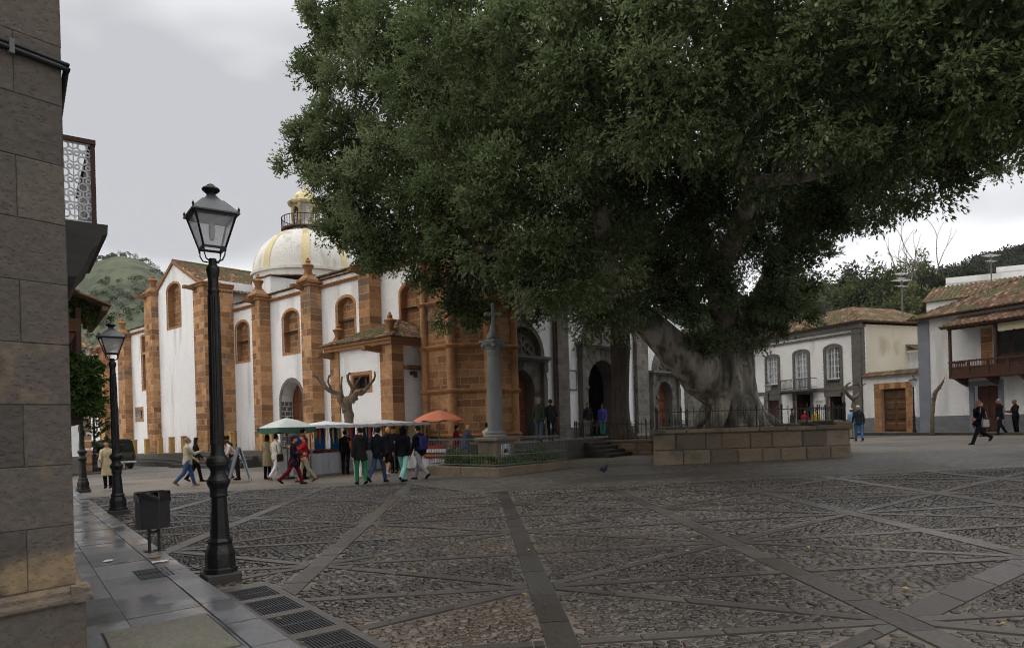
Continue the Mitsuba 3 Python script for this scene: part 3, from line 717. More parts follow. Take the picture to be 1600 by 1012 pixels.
for i in range(14):
    m.add(*bushy(nr, FL.w((12.9 + nr.uniform(-.4, .8), 1.15 + nr.uniform(-.2, .25), nr.uniform(1.6, 3.75))), .17, 60, .11, .04, .4), False)
single('balcony_plants', m, 'garden_leaf', 'dark green mass of plants hanging over the timber balcony', 'plants', kind='stuff')
m = MB()
for i in range(9): m.add(*bushy(nr, FL.w((12.75 + nr.uniform(-.1, .9), .8 + nr.uniform(-.3, .75), 4.55 + nr.uniform(-.12, .18))), (.24, .24, .2), 160, .10, .04, .75), False)
single('window_box_plant', m, 'garden_leaf', 'bright green trailing plant in the high wooden planter box', 'plant')

QH = thing('quoined_house', 'white house with brown stone quoins at the far end of the row', 'house')
FQ = Fr((-23.55, 38.2), (-.78, -.62), (.62, -.78))
m = MB(FQ); m.box(0, 9, -6, 0, -.9, 6.5); part(QH, 'wall', m, 'white_plaster')
rng = random.Random(3)
for i in range(15):
    w = .62 if i % 2 else .34
    m = MB(FQ); stone_mesh(m, -.01, w, -.3 + i * .44, .05 + i * .44 + (.0 if i % 2 else -.05), -.02, .06, (rng.random(), .5)); part(QH, 'quoin', m, 'sandstone')
m = MB(FQ); m.box(-.002, 9, -.01, .012, -.9, .55); part(QH, 'dado', m, 'trim_grey')
m = MB(FQ); m.box(-.4, 9, .02, 1.0, -.75, -.36); part(QH, 'step', m, 'step_dark')
m = tile_roof(FQ, -.2, 9, .3, 6.5, -3, 7.6, .25, 2); part(QH, 'roof', m, 'roof_tile', kind='stuff')
# ================================================================== street lamps, litter bin
KYAW = math.atan2(.8077, -.5896)
def lamp_post(x, y, z, label, sc=1.0, lean=(0, 0), yaw=KYAW, slim=1.0, fine=True, group='black lantern lamp posts'):
    key = thing('street_lamp', label, 'street lamp', group)
    fr = frame_at(x, y, z, yaw)
    fr.m = np.diag([sc * slim, sc * slim, sc]) @ fr.m
    fr.m[2, 0] += lean[0]; fr.m[2, 1] += lean[1]
    m = MB(fr); m.box(-.22, .22, -.22, .22, -.12, .075, ch=.015); part(key, 'plinth', m, 'step_dark')
    m = MB(fr); m.lathe([(.215, .075), (.215, .125), (.190, .14), (.190, .30), (.182, .33), (.150, .40), (.155, .425), (.165, .44), (.150, .46), (.135, .475)], 8, a0=math.pi / 8, sharp=True); part(key, 'base', m, 'iron')
    m = MB(fr)
    m.lathe([(.128, .47), (.125, .50), (.100, .93), (.098, .97)], 8, a0=math.pi / 8, sharp=True)
    m.lathe([(.108, .96), (.115, .98), (.108, 1.0), (.112, 1.06), (.135, 1.10), (.148, 1.13), (.150, 1.16), (.120, 1.19), (.098, 1.23), (.095, 1.27), (.118, 1.31), (.145, 1.34), (.150, 1.38), (.135, 1.42), (.100, 1.45)], 20 if fine else 12)
    part(key, 'pedestal', m, 'iron')
    m = MB(fr); n = 24 if fine else 14
    def flute(r, z): return [(r, z)]
    m.lathe([(.098, 1.44), (.086, 1.50), (.082, 1.56), (.066, 3.36), (.070, 3.38), (.074, 3.40), (.064, 3.43), (.062, 3.52), (.064, 3.55), (.082, 3.62), (.086, 3.66), (.070, 3.69), (.050, 3.72), (.050, 3.78)], n)
    if fine:
        for a in range(8):
            c, s = math.cos(a * math.pi / 4), math.sin(a * math.pi / 4)
            m.tube([(c * .080, s * .080, 1.58), (c * .066, s * .066, 3.34)], .011, 6)
    part(key, 'pole', m, 'iron')
    # lantern
    b, e, zb, ze = .135, .250, 3.90, 4.27
    m = MB(fr)
    for sx, sy in ((1, 1), (1, -1), (-1, 1), (-1, -1)):
        m.bar((sx * b, sy * b, zb), (sx * e, sy * e, ze), .020)
        m.tube([(sx * .035, sy * .035, 3.74), (sx * .10, sy * .10, 3.76), (sx * .128, sy * .128, 3.82), (sx * .13, sy * .13, 3.90)], .009, 6)
        m.lathe([(.012, ze + .03), (.012, ze + .05), (.018, ze + .065), (.010, ze + .08), (.0, ze + .10)], 6, c=(sx * (e + .03), sy * (e + .03)))
        m.lathe([(.0, zb - .05), (.012, zb - .03), (.012, zb)], 6, c=(sx * b, sy * b))
    for q, z, w in ((b, zb, .026), (e, ze, .03)):
        for a, c in (((-q, -q), (q, -q)), ((q, -q), (q, q)), ((q, q), (-q, q)), ((-q, q), (-q, -q))):
            m.bar((a[0], a[1], z), (c[0], c[1], z), w)
    part(key, 'lantern_frame', m, 'iron')
    for i, (a, c) in enumerate((((-1, -1), (1, -1)), ((1, -1), (1, 1)), ((1, 1), (-1, 1)), ((-1, 1), (-1, -1)))):
        m = MB(fr); m.add([(a[0] * b, a[1] * b, zb), (c[0] * b, c[1] * b, zb), (c[0] * e, c[1] * e, ze), (a[0] * e, a[1] * e, ze)], [(0, 1, 2, 3)])
        part(key, 'pane', m, 'dirty_glass')
    m = MB(fr); h = e + .045
    m.lathe([(h * 1.414, ze + .012), (h * 1.414, ze + .03), (.135 * 1.414, ze + .185), (.125 * 1.414, ze + .19)], 4, a0=math.pi / 4, sharp=True)
    m.lathe([(.115 * 1.414, ze + .185), (.05 * 1.414, ze + .26)], 4, a0=math.pi / 4, sharp=True)
    part(key, 'lantern_roof', m, 'lead_roof')
    m = MB(fr); m.lathe([(.055, ze + .25), (.058, ze + .28), (.10, ze + .31), (.115, ze + .33), (.10, ze + .35), (.06, ze + .365), (.045, ze + .385), (.02, ze + .40), (.0, ze + .402)], 16); part(key, 'finial', m, 'iron')
    m = MB(fr); m.lathe([(.025, ze - .0), (.025, ze - .06), (.035, ze - .08), (.040, ze - .16), (.036, ze - .24), (.02, ze - .27), (0, ze - .275)], 12); part(key, 'bulb', m, 'white_paint')
    m = MB(fr); m.box(-e * .8, e * .8, -e * .8, e * .8, ze - .025, ze - .015); part(key, 'reflector', m, 'white_paint')
    return key
lamp_post(-3.47, 8.02, -.03, 'tall black iron lamp post standing large beside the drain grates', .99, (.002, 0), slim=.89)
lamp_post(-9.28, 16.0, -.14, 'black lamp post behind the litter bin, leaning slightly', .955, (-.012, 0))
lamp_post(-14.98, 23.76, -.25, 'black lamp post whose lantern hides behind the balcony plants', 1.0, (-.003, 0), fine=False)
lamp_post(-24.0, 39.2, -.48, 'small far lamp post in front of the quoined white house', .93, slim=.8, fine=False)
lamp_post(22.5, 38.2, .50, 'thin black lamp post in front of the wooden gate', .70, slim=.8, yaw=.3, fine=False)
lamp_post(15.9, 42.2, .30, 'slim dark lamp post behind the planter beside the big trunk', .76, slim=.7, yaw=.3, fine=False)

BIN = thing('litter_bin', 'dark grey litter bin on two legs at the kerb', 'litter bin')
fr = frame_at(-5.28, 10.0, .0 - .10 + .06, KYAW - math.pi / 2 + .25); fr.m = np.diag([.80, .80, .97]) @ fr.m
P = Polygon([(-.24, .16), (-.24, -.06), (.0, -.20), (.24, -.06), (.24, .16), (.14, .22), (-.14, .22)]).buffer(.02, quad_segs=3)
m = MB(fr)
m.flat(P.difference(P.buffer(-.012)), .36, .885, .5).flat(P.buffer(-.004), .355, .37, .5); part(BIN, 'body', m, 'bin_grey')
m = MB(fr); m.flat(P.buffer(.014).difference(P.buffer(-.02)), .872, .90, .5); part(BIN, 'rim', m, 'dull_iron')
m = MB(fr); rng = random.Random(2)
ring = np.array(P.buffer(.016).exterior.coords)[:-1]; n = len(ring)
lo = [(x * 1.01, y * 1.01, .80 - .10 * max(0, meshkit.noise(np.array([x * 9, y * 9, 1.0])) - .2) - .03 * math.sin(i * 1.7)) for i, (x, y) in enumerate(ring)]
hi = [(x, y, .905) for x, y in ring]; inn = [(x * .85, y * .85, .80) for x, y in ring]
f = [(i, (i + 1) % n, n + (i + 1) % n, n + i) for i in range(n)] + [(n + i, n + (i + 1) % n, 2 * n + (i + 1) % n, 2 * n + i) for i in range(n)]
scene['bag_black'] = {'type': 'twosided', 'bsdf': {'type': 'principled', 'base_color': {'type': 'rgb', 'value': [.012, .012, .013]}, 'roughness': .28, 'specular': .5}}
m.add(np.array(lo + hi + inn), f, .5, False); part(BIN, 'bag', m, 'bag_black', label='black plastic liner folded over the rim')
for s in (-.085, .085):
    m = MB(fr); m.box(s - .02, s + .02, .0, .04, .01, .40); part(BIN, 'leg', m, 'dull_iron')
    m = MB(fr); m.box(s - .06, s + .06, -.10, .14, .0, .018, ch=.006); part(BIN, 'foot', m, 'dull_iron')
m = MB(fr); m.box(-.085, .085, .005, .035, .28, .31); part(BIN, 'crossbar', m, 'dull_iron')
m = MB(frame_at(-8.05, 14.42, -.15, .9)); m.hull([(0, -.07, 0), (0, .07, 0), (.26, -.08, 0), (.26, .08, 0), (.05, 0, .13), (.24, 0, .12), (.42, 0, .20), (.42, .03, .10)], hard=False)
single('stone_stub', m, 'planter_stone', 'curved dark stone stub beside the foot of the leaning lamp post', 'stone')
# litter on the pavement
rng = random.Random(5)
for i, (x, y, s, lb, col) in enumerate(((-4.72, 9.06, .07, 'white paper scrap below the litter bin', (.55, .55, .55)), (-4.98, 9.42, .06, 'tan wet leaf lying behind the legs of the bin', (.30, .18, .08)), (-5.55, 9.30, .045, 'pale crumpled wrapper left of the bin on the pavement', (.6, .6, .62)))):
    fr = frame_at(x, y, float(gz(x)) + .068, rng.uniform(0, 6)); m = MB(fr)
    v, f = grid_mesh(np.linspace(-s * 1.4, s * 1.4, 6), np.linspace(-s, s, 5), lambda a, b: .008 + .014 * meshkit.noise(np.stack([a * 40, b * 40, a * 0 + i], -1)))
    m.add(v, f); single('litter', m, {'type': 'twosided', 'bsdf': {'type': 'diffuse', 'reflectance': {'type': 'rgb', 'value': list(col)}}}, lb, 'litter')

# ================================================================== the basilica
A2, B2 = np.array([-.7526, .6585]), np.array([.6585, .7526])
CO = np.array([.41, 34.5]) - 4 * B2
FS = Fr(CO, A2, -B2)                       # side: m along, d outwards
FF = Fr((.41, 34.5), B2, -A2)              # front: s along, d outwards
CH = thing('basilica', 'white church with brown stone buttresses, dome and octagonal tower', 'church')
def zt(mm): return .92 - .024 * np.clip(mm, 0, 40)

def punched(fr, poly, openings, d0, d1, mat, name, label=None):
    m = MB(fr); m.ext(poly.difference(unary_union(openings)) if openings else poly, d0, d1); return part(CH, name, m, mat, label)
def blind_window(fr, s0, s1, z0, zs, ztop, d=0.0, depth=.42, seed=1, sill=.10):
    """stone-framed niche filled with stone courses"""
    w = numbered_fast(CH + '__window')
    op = arched(s0, s1, z0, zs, ztop)
    fo = op.buffer(.15, join_style=2).intersection(sbox(s0 - .14, z0 - .14, s1 + .14, ztop + .16)).difference(op)
    m = MB(fr); m.ext(fo, d - .05, d + .025, .6); scene[w] = m.ply('sandstone')
    m = MB(fr); m.ext(op.buffer(.02, join_style=2).difference(op.buffer(-.001)), d - depth, d - .05, .35); part(w, 'reveal', m, 'sandstone')
    m = MB(fr); m.ext(op.buffer(.02), d - depth - .06, d - depth + .018); part(w, 'mortar_bed', m, 'mortar')
    ashlar(w, fr, s0, s1, z0, ztop, d - depth, .36, .62, 'sandstone', .028, .035, seed, tone=(0, .55), hole=lambda cx, cz, a, b, za, zb: not op.buffer(.03).contains(Point(cx, min(zb, zs) - .05)) or (za > zs and not op.buffer(.12).contains(sbox(a, za, b, zb))))
    return op
WIN = []
for i, (s0, s1, z0, zs, z1) in enumerate(((8.1, 9.72, 6.5, 8.35, 8.85), (13.65, 15.35, 6.35, 8.35, 8.85), (19.55, 21.25, 6.32, 8.35, 8.88), (2.55, 4.25, 6.3, 8.3, 8.8))):
    WIN.append(blind_window(FS, s0, s1, z0, zs, z1, seed=20 + i))
# far left low part
lw = []
for i, (s0, s1, z0, zs, z1) in enumerate(((36.3, 37.15, 8.35, 9.6, 9.66), (36.3, 37.12, 5.35, 8.1, 8.16))):
    lw.append(blind_window(FS, s0, s1, z0, zs, z1, seed=30 + i, depth=.3))
sq = sbox(37.35, 2.98, 38.55, 3.68)
doorop = arched(13.42, 15.80, -1, 3.45, 4.62)
arch2 = arched(41.3, 43.4, -1.2, 2.9, 3.9)
# walls
punched(FS, sbox(.0, -1.2, 22.2, 9.65), WIN + [doorop], -.85, 0, 'white_plaster', 'wall')
punched(FS, sbox(30.5, -1.4, 40.7, 10.0), lw + [sq], -.85, 0, 'white_plaster', 'wall')
punched(FS, sbox(40.7, -1.4, 52, 9.2), [arch2], -.85, 0, 'white_plaster', 'wall')
m = MB(FS); m.box(13.2, 16.0, -1.6, -.80, -1, 5); part(CH, 'door_recess', m, 'black_inside') if 0 else None
# side door: deep grey stone reveal, red-brown leaf at the back
g = doorop.buffer(.22, join_style=1).difference(doorop).intersection(sbox(13.0, .2, 16.2, 5))
m = MB(FS); m.ext(g, -.04, .02, .5); part(CH, 'door_surround', m, 'greystone', label='grey stone arch of the side door')
DR = numbered_fast(CH + '__side_door')
m = MB(FS); m.ext(arched(13.40, 15.82, -.5, 3.45, 4.63), -.84, -.78, .6); scene[DR] = m.ply('red_wood'); labels[DR] = {'label': 'red-brown wooden side door in its arch'}
m = MB(FS)
for x in (14.0, 14.6, 15.2): m.box(x - .015, x + .015, -.779, -.765, -.4, 4.3)
for z in (1.2, 2.4, 3.4): m.box(13.45, 15.78, -.779, -.76, z, z + .06)
part(DR, 'batten', m, 'dark_wood')
FR = Fr(FS.w((15.795, 0, 0))[:2], B2, A2 * -1)
ashlar(CH, FR, .0, .76, .4, 3.45, -.03, .30, .42, 'greystone', .028, .03, 44, 'reveal_stone')
m = MB(FR); m.box(-.0, .78, -.06, -.028, .3, 3.5); part(CH, 'reveal_bed', m, 'grey_mortar')
# small square window, low arch at the far left
m = MB(FS); m.ext(sq.buffer(.26, join_style=2).difference(sq), -.05, .02, .5); w = part(CH, 'window', m, 'sandstone'); m = MB(FS); m.ext(sq, -.4, -.34); part(w, 'pane', m, 'dark_glass')
m = MB(FS); m.ext(arch2.buffer(.2).difference(arch2), -.05, .02, .5); w = part(CH, 'arch_door', m, 'sandstone'); m = MB(FS); m.ext(arch2, -.4, -.34); part(w, 'leaf', m, 'red_wood')
# transept
apex = 27.05
tp = Polygon([(23.4, -1.3), (30.6, -1.3), (30.6, 11.75), (apex, 13.62), (23.4, 11.75)])
tw = blind_window(FS, 26.12, 28.25, 9.2, 11.75, 12.25, d=1.5, seed=40, depth=.5)
punched(FS, tp, [tw], .6, 1.5, 'white_plaster', 'transept_wall')
m = MB(FS); m.box(21.95, 22.5, -9, 1.49, -1.2, 11.75).box(31.0, 31.6, -9, 1.49, -1.2, 11.75); part(CH, 'transept_wall', m, 'white_plaster')
g = LineString([(21.5, 10.9 + .0), (apex, 13.72), (31.9, 11.0)]).buffer(.10, cap_style=2, join_style=2)
m = MB(FS); m.ext(g, 1.45, 1.62, .2); part(CH, 'gable_coping', m, 'sandstone')
FT = Fr(FS.w((apex, 1.6, 0))[:2], B2, A2)        # roof planes: s = away from the plaza, d = +A
m = tile_roof(FT, .0, 12.0, -5.6, 10.92, .0, 13.80, .26, 5); part(CH, 'transept_roof', m, 'roof_tile', kind='stuff', label='weathered mossy tile roof of the transept')
m = tile_roof(FT, .0, 12.0, 5.6, 10.92, .0, 13.80, .26, 6); part(CH, 'transept_roof', m, 'roof_tile', kind='stuff', label='far slope of the transept roof')
m = MB(FT); m.tube([(.0, 0, 13.86), (12, 0, 13.86)], .10, 8, t=.7); part(CH, 'ridge', m, 'roof_tile')
# buttresses
def finial(parent, fr, s, d, z, sc=1.0, base=.9):
    key = numbered_fast(parent + '__finial')
    m = MB(fr)
    def pr(w, z0, z1, w2=None):
        w2 = w2 or w; m.hull([(s + a * w / 2 * sc, d + b * w / 2 * sc, z + z0 * sc) for a in (-1, 1) for b in (-1, 1)] + [(s + a * w2 / 2 * sc, d + b * w2 / 2 * sc, z + z1 * sc) for a in (-1, 1) for b in (-1, 1)], .3)
    pr(base * 1.12, 0, .12); pr(base, .12, .42, .52); pr(.50, .42, .50); pr(.34, .50, .62, .40)
    m.lathe([(.20 * sc, z + .60 * sc), (.27 * sc, z + .86 * sc), (.30 * sc, z + .95 * sc), (.36 * sc, z + 1.02 * sc), (.36 * sc, z + 1.08 * sc), (.22 * sc, z + 1.14 * sc), (.13 * sc, z + 1.22 * sc), (.17 * sc, z + 1.30 * sc), (.15 * sc, z + 1.38 * sc), (.06 * sc, z + 1.44 * sc), (.085 * sc, z + 1.49 * sc), (.0, z + 1.58 * sc)], 10, c=(s, d), t=.3)
    scene[key] = m.ply('sandstone'); return key
def gargoyle(parent, fr, s, d, z, L=.72):
    m = MB(fr); m.hull([(s - .16, d, z - .18), (s + .16, d, z - .18), (s - .16, d, z + .12), (s + .16, d, z + .12), (s - .11, d + L, z - .10), (s + .11, d + L, z - .10), (s - .11, d + L, z + .05), (s + .11, d + L, z + .05)], .15)
    m.hull([(s - .15, d + L * .72, z - .14), (s + .15, d + L * .72, z - .14), (s - .15, d + L * .72, z + .09), (s + .15, d + L * .72, z + .09), (s - .15, d + L, z - .12), (s + .15, d + L, z - .12), (s - .12, d + L, z + .07), (s + .12, d + L, z + .07)], .1)
    part(parent, 'spout', m, 'sandstone')
def buttress(s0, s1, d0, d1, z0, z1, seed, fin=True, spout=True, course=.40, cap=290, left=True):
    key = numbered_fast(CH + '__buttress')
    m = MB(FS); m.box(s0 + .008, s1 - .008, d0, d1 - .008, z0 - .6, z1); scene[key] = m.ply('mortar')
    ashlar(key, FS, s0, s1, z0, z1, d1 - .03, course, .62, 'sandstone', .03, .028, seed)
    fr = Fr(FS.w((s0, 0, 0))[:2], -B2, -A2)
    ashlar(key, fr, d0, d1, z0, z1, -.03, course, .6, 'sandstone', .03, .028, seed + 1)
    if left:
        fr = Fr(FS.w((s1, 0, 0))[:2], -B2, A2)
        ashlar(key, fr, d0, d1, z0, z1, -.03, course, .6, 'sandstone', .03, .028, seed + 2, name='side_stone')
    m = MB(FS); m.box(s0 - .10, s1 + .10, d0 - .05, d1 + .10, z1, z1 + .16, .25, ch=.03); m.box(s0 - .16, s1 + .16, d0 - .05, d1 + .16, z1 + .16, z1 + .26, .2, ch=.02)
    part(key, 'capstone', m, 'sandstone')
    if fin: finial(key, FS, (s0 + s1) / 2, (d0 + d1) / 2 + .12, z1 + .26, .92, 1.0)
    if spout: gargoyle(key, FS, s1 - .25, d1, z1 + .04)
    return key
for i, (a, b) in enumerate(((16.79, 17.75), (11.18, 12.18), (5.8, 6.72))):
    k = buttress(a, b, 0, .75, float(zt(a)) - .05, 9.75, 60 + 5 * i, left=False)
k = buttress(21.5, 23.05, 0, 2.0, .2, 11.2, 80, left=False)
k = buttress(29.85, 31.15, .9, 2.0, .0, 11.75, 90, left=False)
buttress(39.3, 40.7, 0, .6, -.2, 9.85, 100, spout=True, left=False)
buttress(44.2, 45.5, 0, .6, -.3, 9.1, 106, spout=True, left=False)
# cornice, parapet band and tiled eaves of the aisle
for a, b, z in ((.0, 21.45, 9.65), (31.2, 40.7, 9.98), (40.7, 52, 9.2)):
    m = MB(FS); m.box(a, b, -.3, .10, z, z + .10, .2).box(a, b, -.3, .17, z + .10, z + .17, .3); part(CH, 'cornice', m, 'sandstone')
    m = MB(FS); m.box(a, b, -.5, -.02, z + .17, z + .45); part(CH, 'parapet', m, 'white_plaster')
    m = tile_roof(FS, a, b, .12, z + .46, -5.0, z + 1.75, .24, int(z * 10)); part(CH, 'aisle_roof', m, 'roof_tile', kind='stuff', label='weathered lean-to tile roof of the aisle')
# nave and crossing behind
m = MB(FS); m.box(.95, 21.9, -15, -5.0, 8, 12.2); part(CH, 'nave_wall', m, 'white_plaster')
m = tile_roof(FS, .95, 21.9, -4.7, 12.2, -10, 13.4, .3, 8); part(CH, 'nave_roof', m, 'roof_tile', kind='stuff')
m = MB(FS); m.box(19.5, 21.9, -5.0, -1.6, 8, 12.0); part(CH, 'stair_block', m, 'white_plaster', label='low white block at the foot of the dome')
m = tile_roof(FS, 19.3, 22.0, -1.5, 12.0, -5.0, 12.5, .24, 9); part(CH, 'stair_block_roof', m, 'roof_tile', kind='stuff')
m = MB(FS); m.box(22, 52, -16, -.8, -1, 9.9); part(CH, 'choir_wall', m, 'white_plaster')
m = MB(FS); m.box(.92, 22, -22, -.86, -1, 8.2) if 0 else m.box(6.5, 22, -22, -.86, -1, 8.2); part(CH, 'inner_wall', m, 'white_plaster')
# dome
DC = np.array([-15.62, 53.2]); DZ = 13.55
FD = frame_at(DC[0], DC[1], 0, math.atan2(B2[1], B2[0]))
D = numbered_fast(CH + '__dome')
m = MB(FD); m.lathe([(4.05, 10.5), (4.05, DZ - .25), (4.18, DZ - .2), (4.18, DZ), (3.98, DZ + .02)], 48); part(D, 'drum', m, 'dome_plaster')
prof = [(3.95 * math.cos(a) , DZ + 3.62 * math.sin(a) ** .96) for a in np.linspace(0, math.pi / 2 * .80, 22)]
m = MB(FD); m.lathe(prof, 64); scene[D] = m.ply('dome_plaster'); labels[D] = {'label': 'cream dome with yellow ribs and dark weather stains'}
for k in range(8):
    a = k * math.pi / 4 + .20
    V = []
    for r, z in prof:
        w = max(.25, .62 * r / 3.95) / 2 / max(r, .3)
        for da, lift in ((-w, -.05), (-w, .05), (w, .05), (w, -.05)):
            V.append(((r + lift) * math.cos(a + da), (r + lift) * math.sin(a + da), z + lift * .4))
    F = [(i * 4 + j, i * 4 + j + 1, i * 4 + j + 5, i * 4 + j + 4) for i in range(len(prof) - 1) for j in range(3)]
    m = MB(FD); m.add(V, F, .5, True); part(D, 'rib', m, 'yellow_plaster', label='yellow rib of the dome' if k == 0 else None)
LZ = prof[-1][1] + .02
m = MB(FD); m.lathe([(1.35, LZ - .15), (1.35, LZ + .10), (1.10, LZ + .12), (1.10, LZ + .4)], 32); part(D, 'lantern_base', m, 'dome_plaster')
for k in range(8):
    a = k * math.pi / 4 + .20
    fr = Fr(FD.w((1.02 * math.cos(a), 1.02 * math.sin(a), 0))[:2], FD.m[:2, :2].T @ np.array([-math.sin(a), math.cos(a)]), FD.m[:2, :2].T @ np.array([math.cos(a), math.sin(a)]))
    if k % 2 == 0:
        op = arched(-.28, .28, LZ + .2, LZ + 1.5, LZ + 1.80)
        m = MB(fr); m.ext(sbox(-.42, LZ + .1, .42, LZ + 2.05).difference(op), -.14, 0); part(D, 'lantern_wall', m, 'yellow_plaster')
        m = MB(fr)
        for x in (-.27, -.09, .09, .27): m.box(x - .012, x + .012, -.10, -.06, LZ + .2, LZ + 1.75)
        for z in (.5, .8, 1.1, 1.4): m.box(-.28, .28, -.10, -.06, LZ + z, LZ + z + .03)
        part(D, 'lantern_window', m, 'rust_iron')
    else:
        m = MB(fr); m.box(-.42, .42, -.14, -.02, LZ + .1, LZ + 2.05); part(D, 'lantern_wall', m, 'dome_plaster')
        m = MB(fr)
        for x in (-.42, .42): m.box(x - .10, x + .10, -.12, .04, LZ + .1, LZ + 1.95)
        part(D, 'pilaster', m, 'yellow_plaster')
m = MB(FD); m.lathe([(1.10, LZ + 2.0), (1.30, LZ + 2.08), (1.36, LZ + 2.2), (1.15, LZ + 2.22), (1.10, LZ + 2.3), (.95, LZ + 2.7), (.6, LZ + 3.05), (.2, LZ + 3.2), (.08, LZ + 3.3), (.08, LZ + 3.7), (0, LZ + 3.75)], 24); part(D, 'lantern_cap', m, 'yellow_plaster')
m = MB(FD)
R0 = 1.82
for z in (LZ + .12, LZ + .98): m.tube([(R0 * math.cos(a), R0 * math.sin(a), z) for a in np.linspace(0, 2 * math.pi, 41)], .035, 6)
for k in range(40):
    a = k * math.pi / 20; m.bar((R0 * math.cos(a), R0 * math.sin(a), LZ + .1), (R0 * math.cos(a), R0 * math.sin(a), LZ + .98), .05 if k % 5 == 0 else .028)
for k in range(8):
    a = k * math.pi / 4; m.bar((1.2 * math.cos(a), 1.2 * math.sin(a), LZ - .1), (R0 * math.cos(a), R0 * math.sin(a), LZ + .06), .07)
m.lathe([(1.2, LZ + .06), (R0 + .04, LZ + .06), (R0 + .04, LZ + .11), (1.2, LZ + .11)], 32)
part(D, 'balcony_railing', m, 'rust_iron', label='rusty ring balcony round the lantern')

# porch block between the last buttress and the tower
PO = 2.5
wop = sbox(3.62, 3.50, 4.98, 4.20)
punched(FS, sbox(1.98, -.5, 6.68, 5.45), [wop], PO - .5, PO, 'white_plaster', 'porch_wall')
w = numbered_fast(CH + '__window'); m = MB(FS); m.ext(wop.buffer(.16, join_style=2).difference(wop), PO - .05, PO + .02, .55); scene[w] = m.ply('sandstone'); labels[w] = {'label': 'small window in a stone frame on the porch'}
m = MB(FS); m.ext(wop.difference(wop.buffer(-.07, join_style=2)), PO - .36, PO - .02, .3)
m.box(4.27, 4.33, PO - .36, PO - .3, 3.5, 4.2, .3); part(w, 'frame', m, 'old_timber')
m = MB(FS); m.ext(wop, PO - .42, PO - .37); part(w, 'pane', m, 'dark_glass')
FP = Fr(FS.w((2.0, PO, 0))[:2], B2, -A2)       # return wall towards the tower
m = MB(FP); m.box(.0, 4.5, -.5, 0, -.5, 5.45); part(CH, 'porch_wall', m, 'white_plaster')
m = MB(FP); m.box(.6, 3.2, -.02, .40, 4.34, 4.50, .2); part(CH, 'porch_ledge', m, 'old_timber', label='dark sloping ledge on the side wall of the porch')
m = MB(FP); m.box(1.05, 1.25, .0, .30, 4.08, 4.24).box(1.1, 1.2, .2, .34, 3.95, 4.25); part(CH, 'floodlight', m, 'dull_iron')
for a, b in ((1.9, 2.78), (6.0, 6.75)):
    key = numbered_fast(CH + '__buttress')
    m = MB(FS); m.box(a + .008, b - .008, PO - .62, PO + .062, -.4, 5.42); scene[key] = m.ply('mortar')
    ashlar(key, FS, a, b, .5, 5.42, PO + .04, .37, .55, 'sandstone', .03, .028, int(a * 30))
    fr = Fr(FS.w((a, 0, 0))[:2], -B2, -A2)
    ashlar(key, fr, PO - .62, PO + .07, .5, 5.42, -.03, .37, .6, 'sandstone', .03, .028, int(a * 31))
m = MB(FS); m.box(1.7, 6.95, PO - 3, PO + .24, 5.45, 5.62, .2).box(1.62, 7.02, PO - 3, PO + .32, 5.62, 5.72, .25); part(CH, 'porch_cornice', m, 'sandstone')
rz, ex = 7.0, .40
m = tile_roof(FS, 1.55, 7.1, PO + ex, 5.74, PO + ex - 2.75, rz, .23, 11, bed=False)
for i in range(1): pass
v = m.v; 
# hip: cut the front slope to a triangle, then the side slope
def clip_hip(mb, fr, s0, s1, sl):
    P, F, TT = mb.arrays(); loc = (P - fr.o) @ np.linalg.inv(fr.m)
    c = loc[F].mean(1); dd = (PO + ex) - c[:, 1]
    keep = (c[:, 0] > s0 + dd * sl - .12) & (c[:, 0] < s1 - dd * sl + .12)
    mb.v, mb.f, mb.t = [P], [F[keep]], [TT]
    return mb
clip_hip(m, FS, 1.55, 7.1, 1.0)
m2 = MB(FS); m2.hull([(1.57, PO + ex - .02, 5.73), (7.08, PO + ex - .02, 5.73), (1.57, PO + ex - 5.5, 5.73), (7.08, PO + ex - 5.5, 5.73), (4.32, PO + ex - 2.75, rz - .02)], .25); m.add(*[np.vstack(m2.v), np.vstack(m2.f), np.vstack(m2.t)], True, WORLD)
fr2 = Fr(FS.w((1.55, PO + ex, 0))[:2], B2, -A2)
m3_ = tile_roof(fr2, 0, 5.5, .0, 5.74, -2.75, rz, .23, 12, bed=False)
P_, F_2, T_2 = m3_.arrays(); loc = (P_ - fr2.o) @ np.linalg.inv(fr2.m); c = loc[F_2].mean(1); keep = (c[:, 0] > -c[:, 1] - .12) & (c[:, 0] < 5.5 + c[:, 1] + .12)
m3_.v, m3_.f, m3_.t = [P_], [F_2[keep]], [T_2]
P_, F_2, T_2 = m3_.arrays(); m.add(P_, F_2, T_2, True, WORLD)
part(CH, 'porch_roof', m, 'roof_tile', kind='stuff', label='hipped red tile roof of the porch with moss')
finial(CH, FS, 2.35, PO - .25, 5.72, .80, .85); finial(CH, FS, 6.4, PO - .25, 5.72, .80, .85)
gargoyle(CH, FS, 2.75, PO + .1, 5.30, .9); gargoyle(CH, FS, 6.5, PO + .1, 5.30, .85)

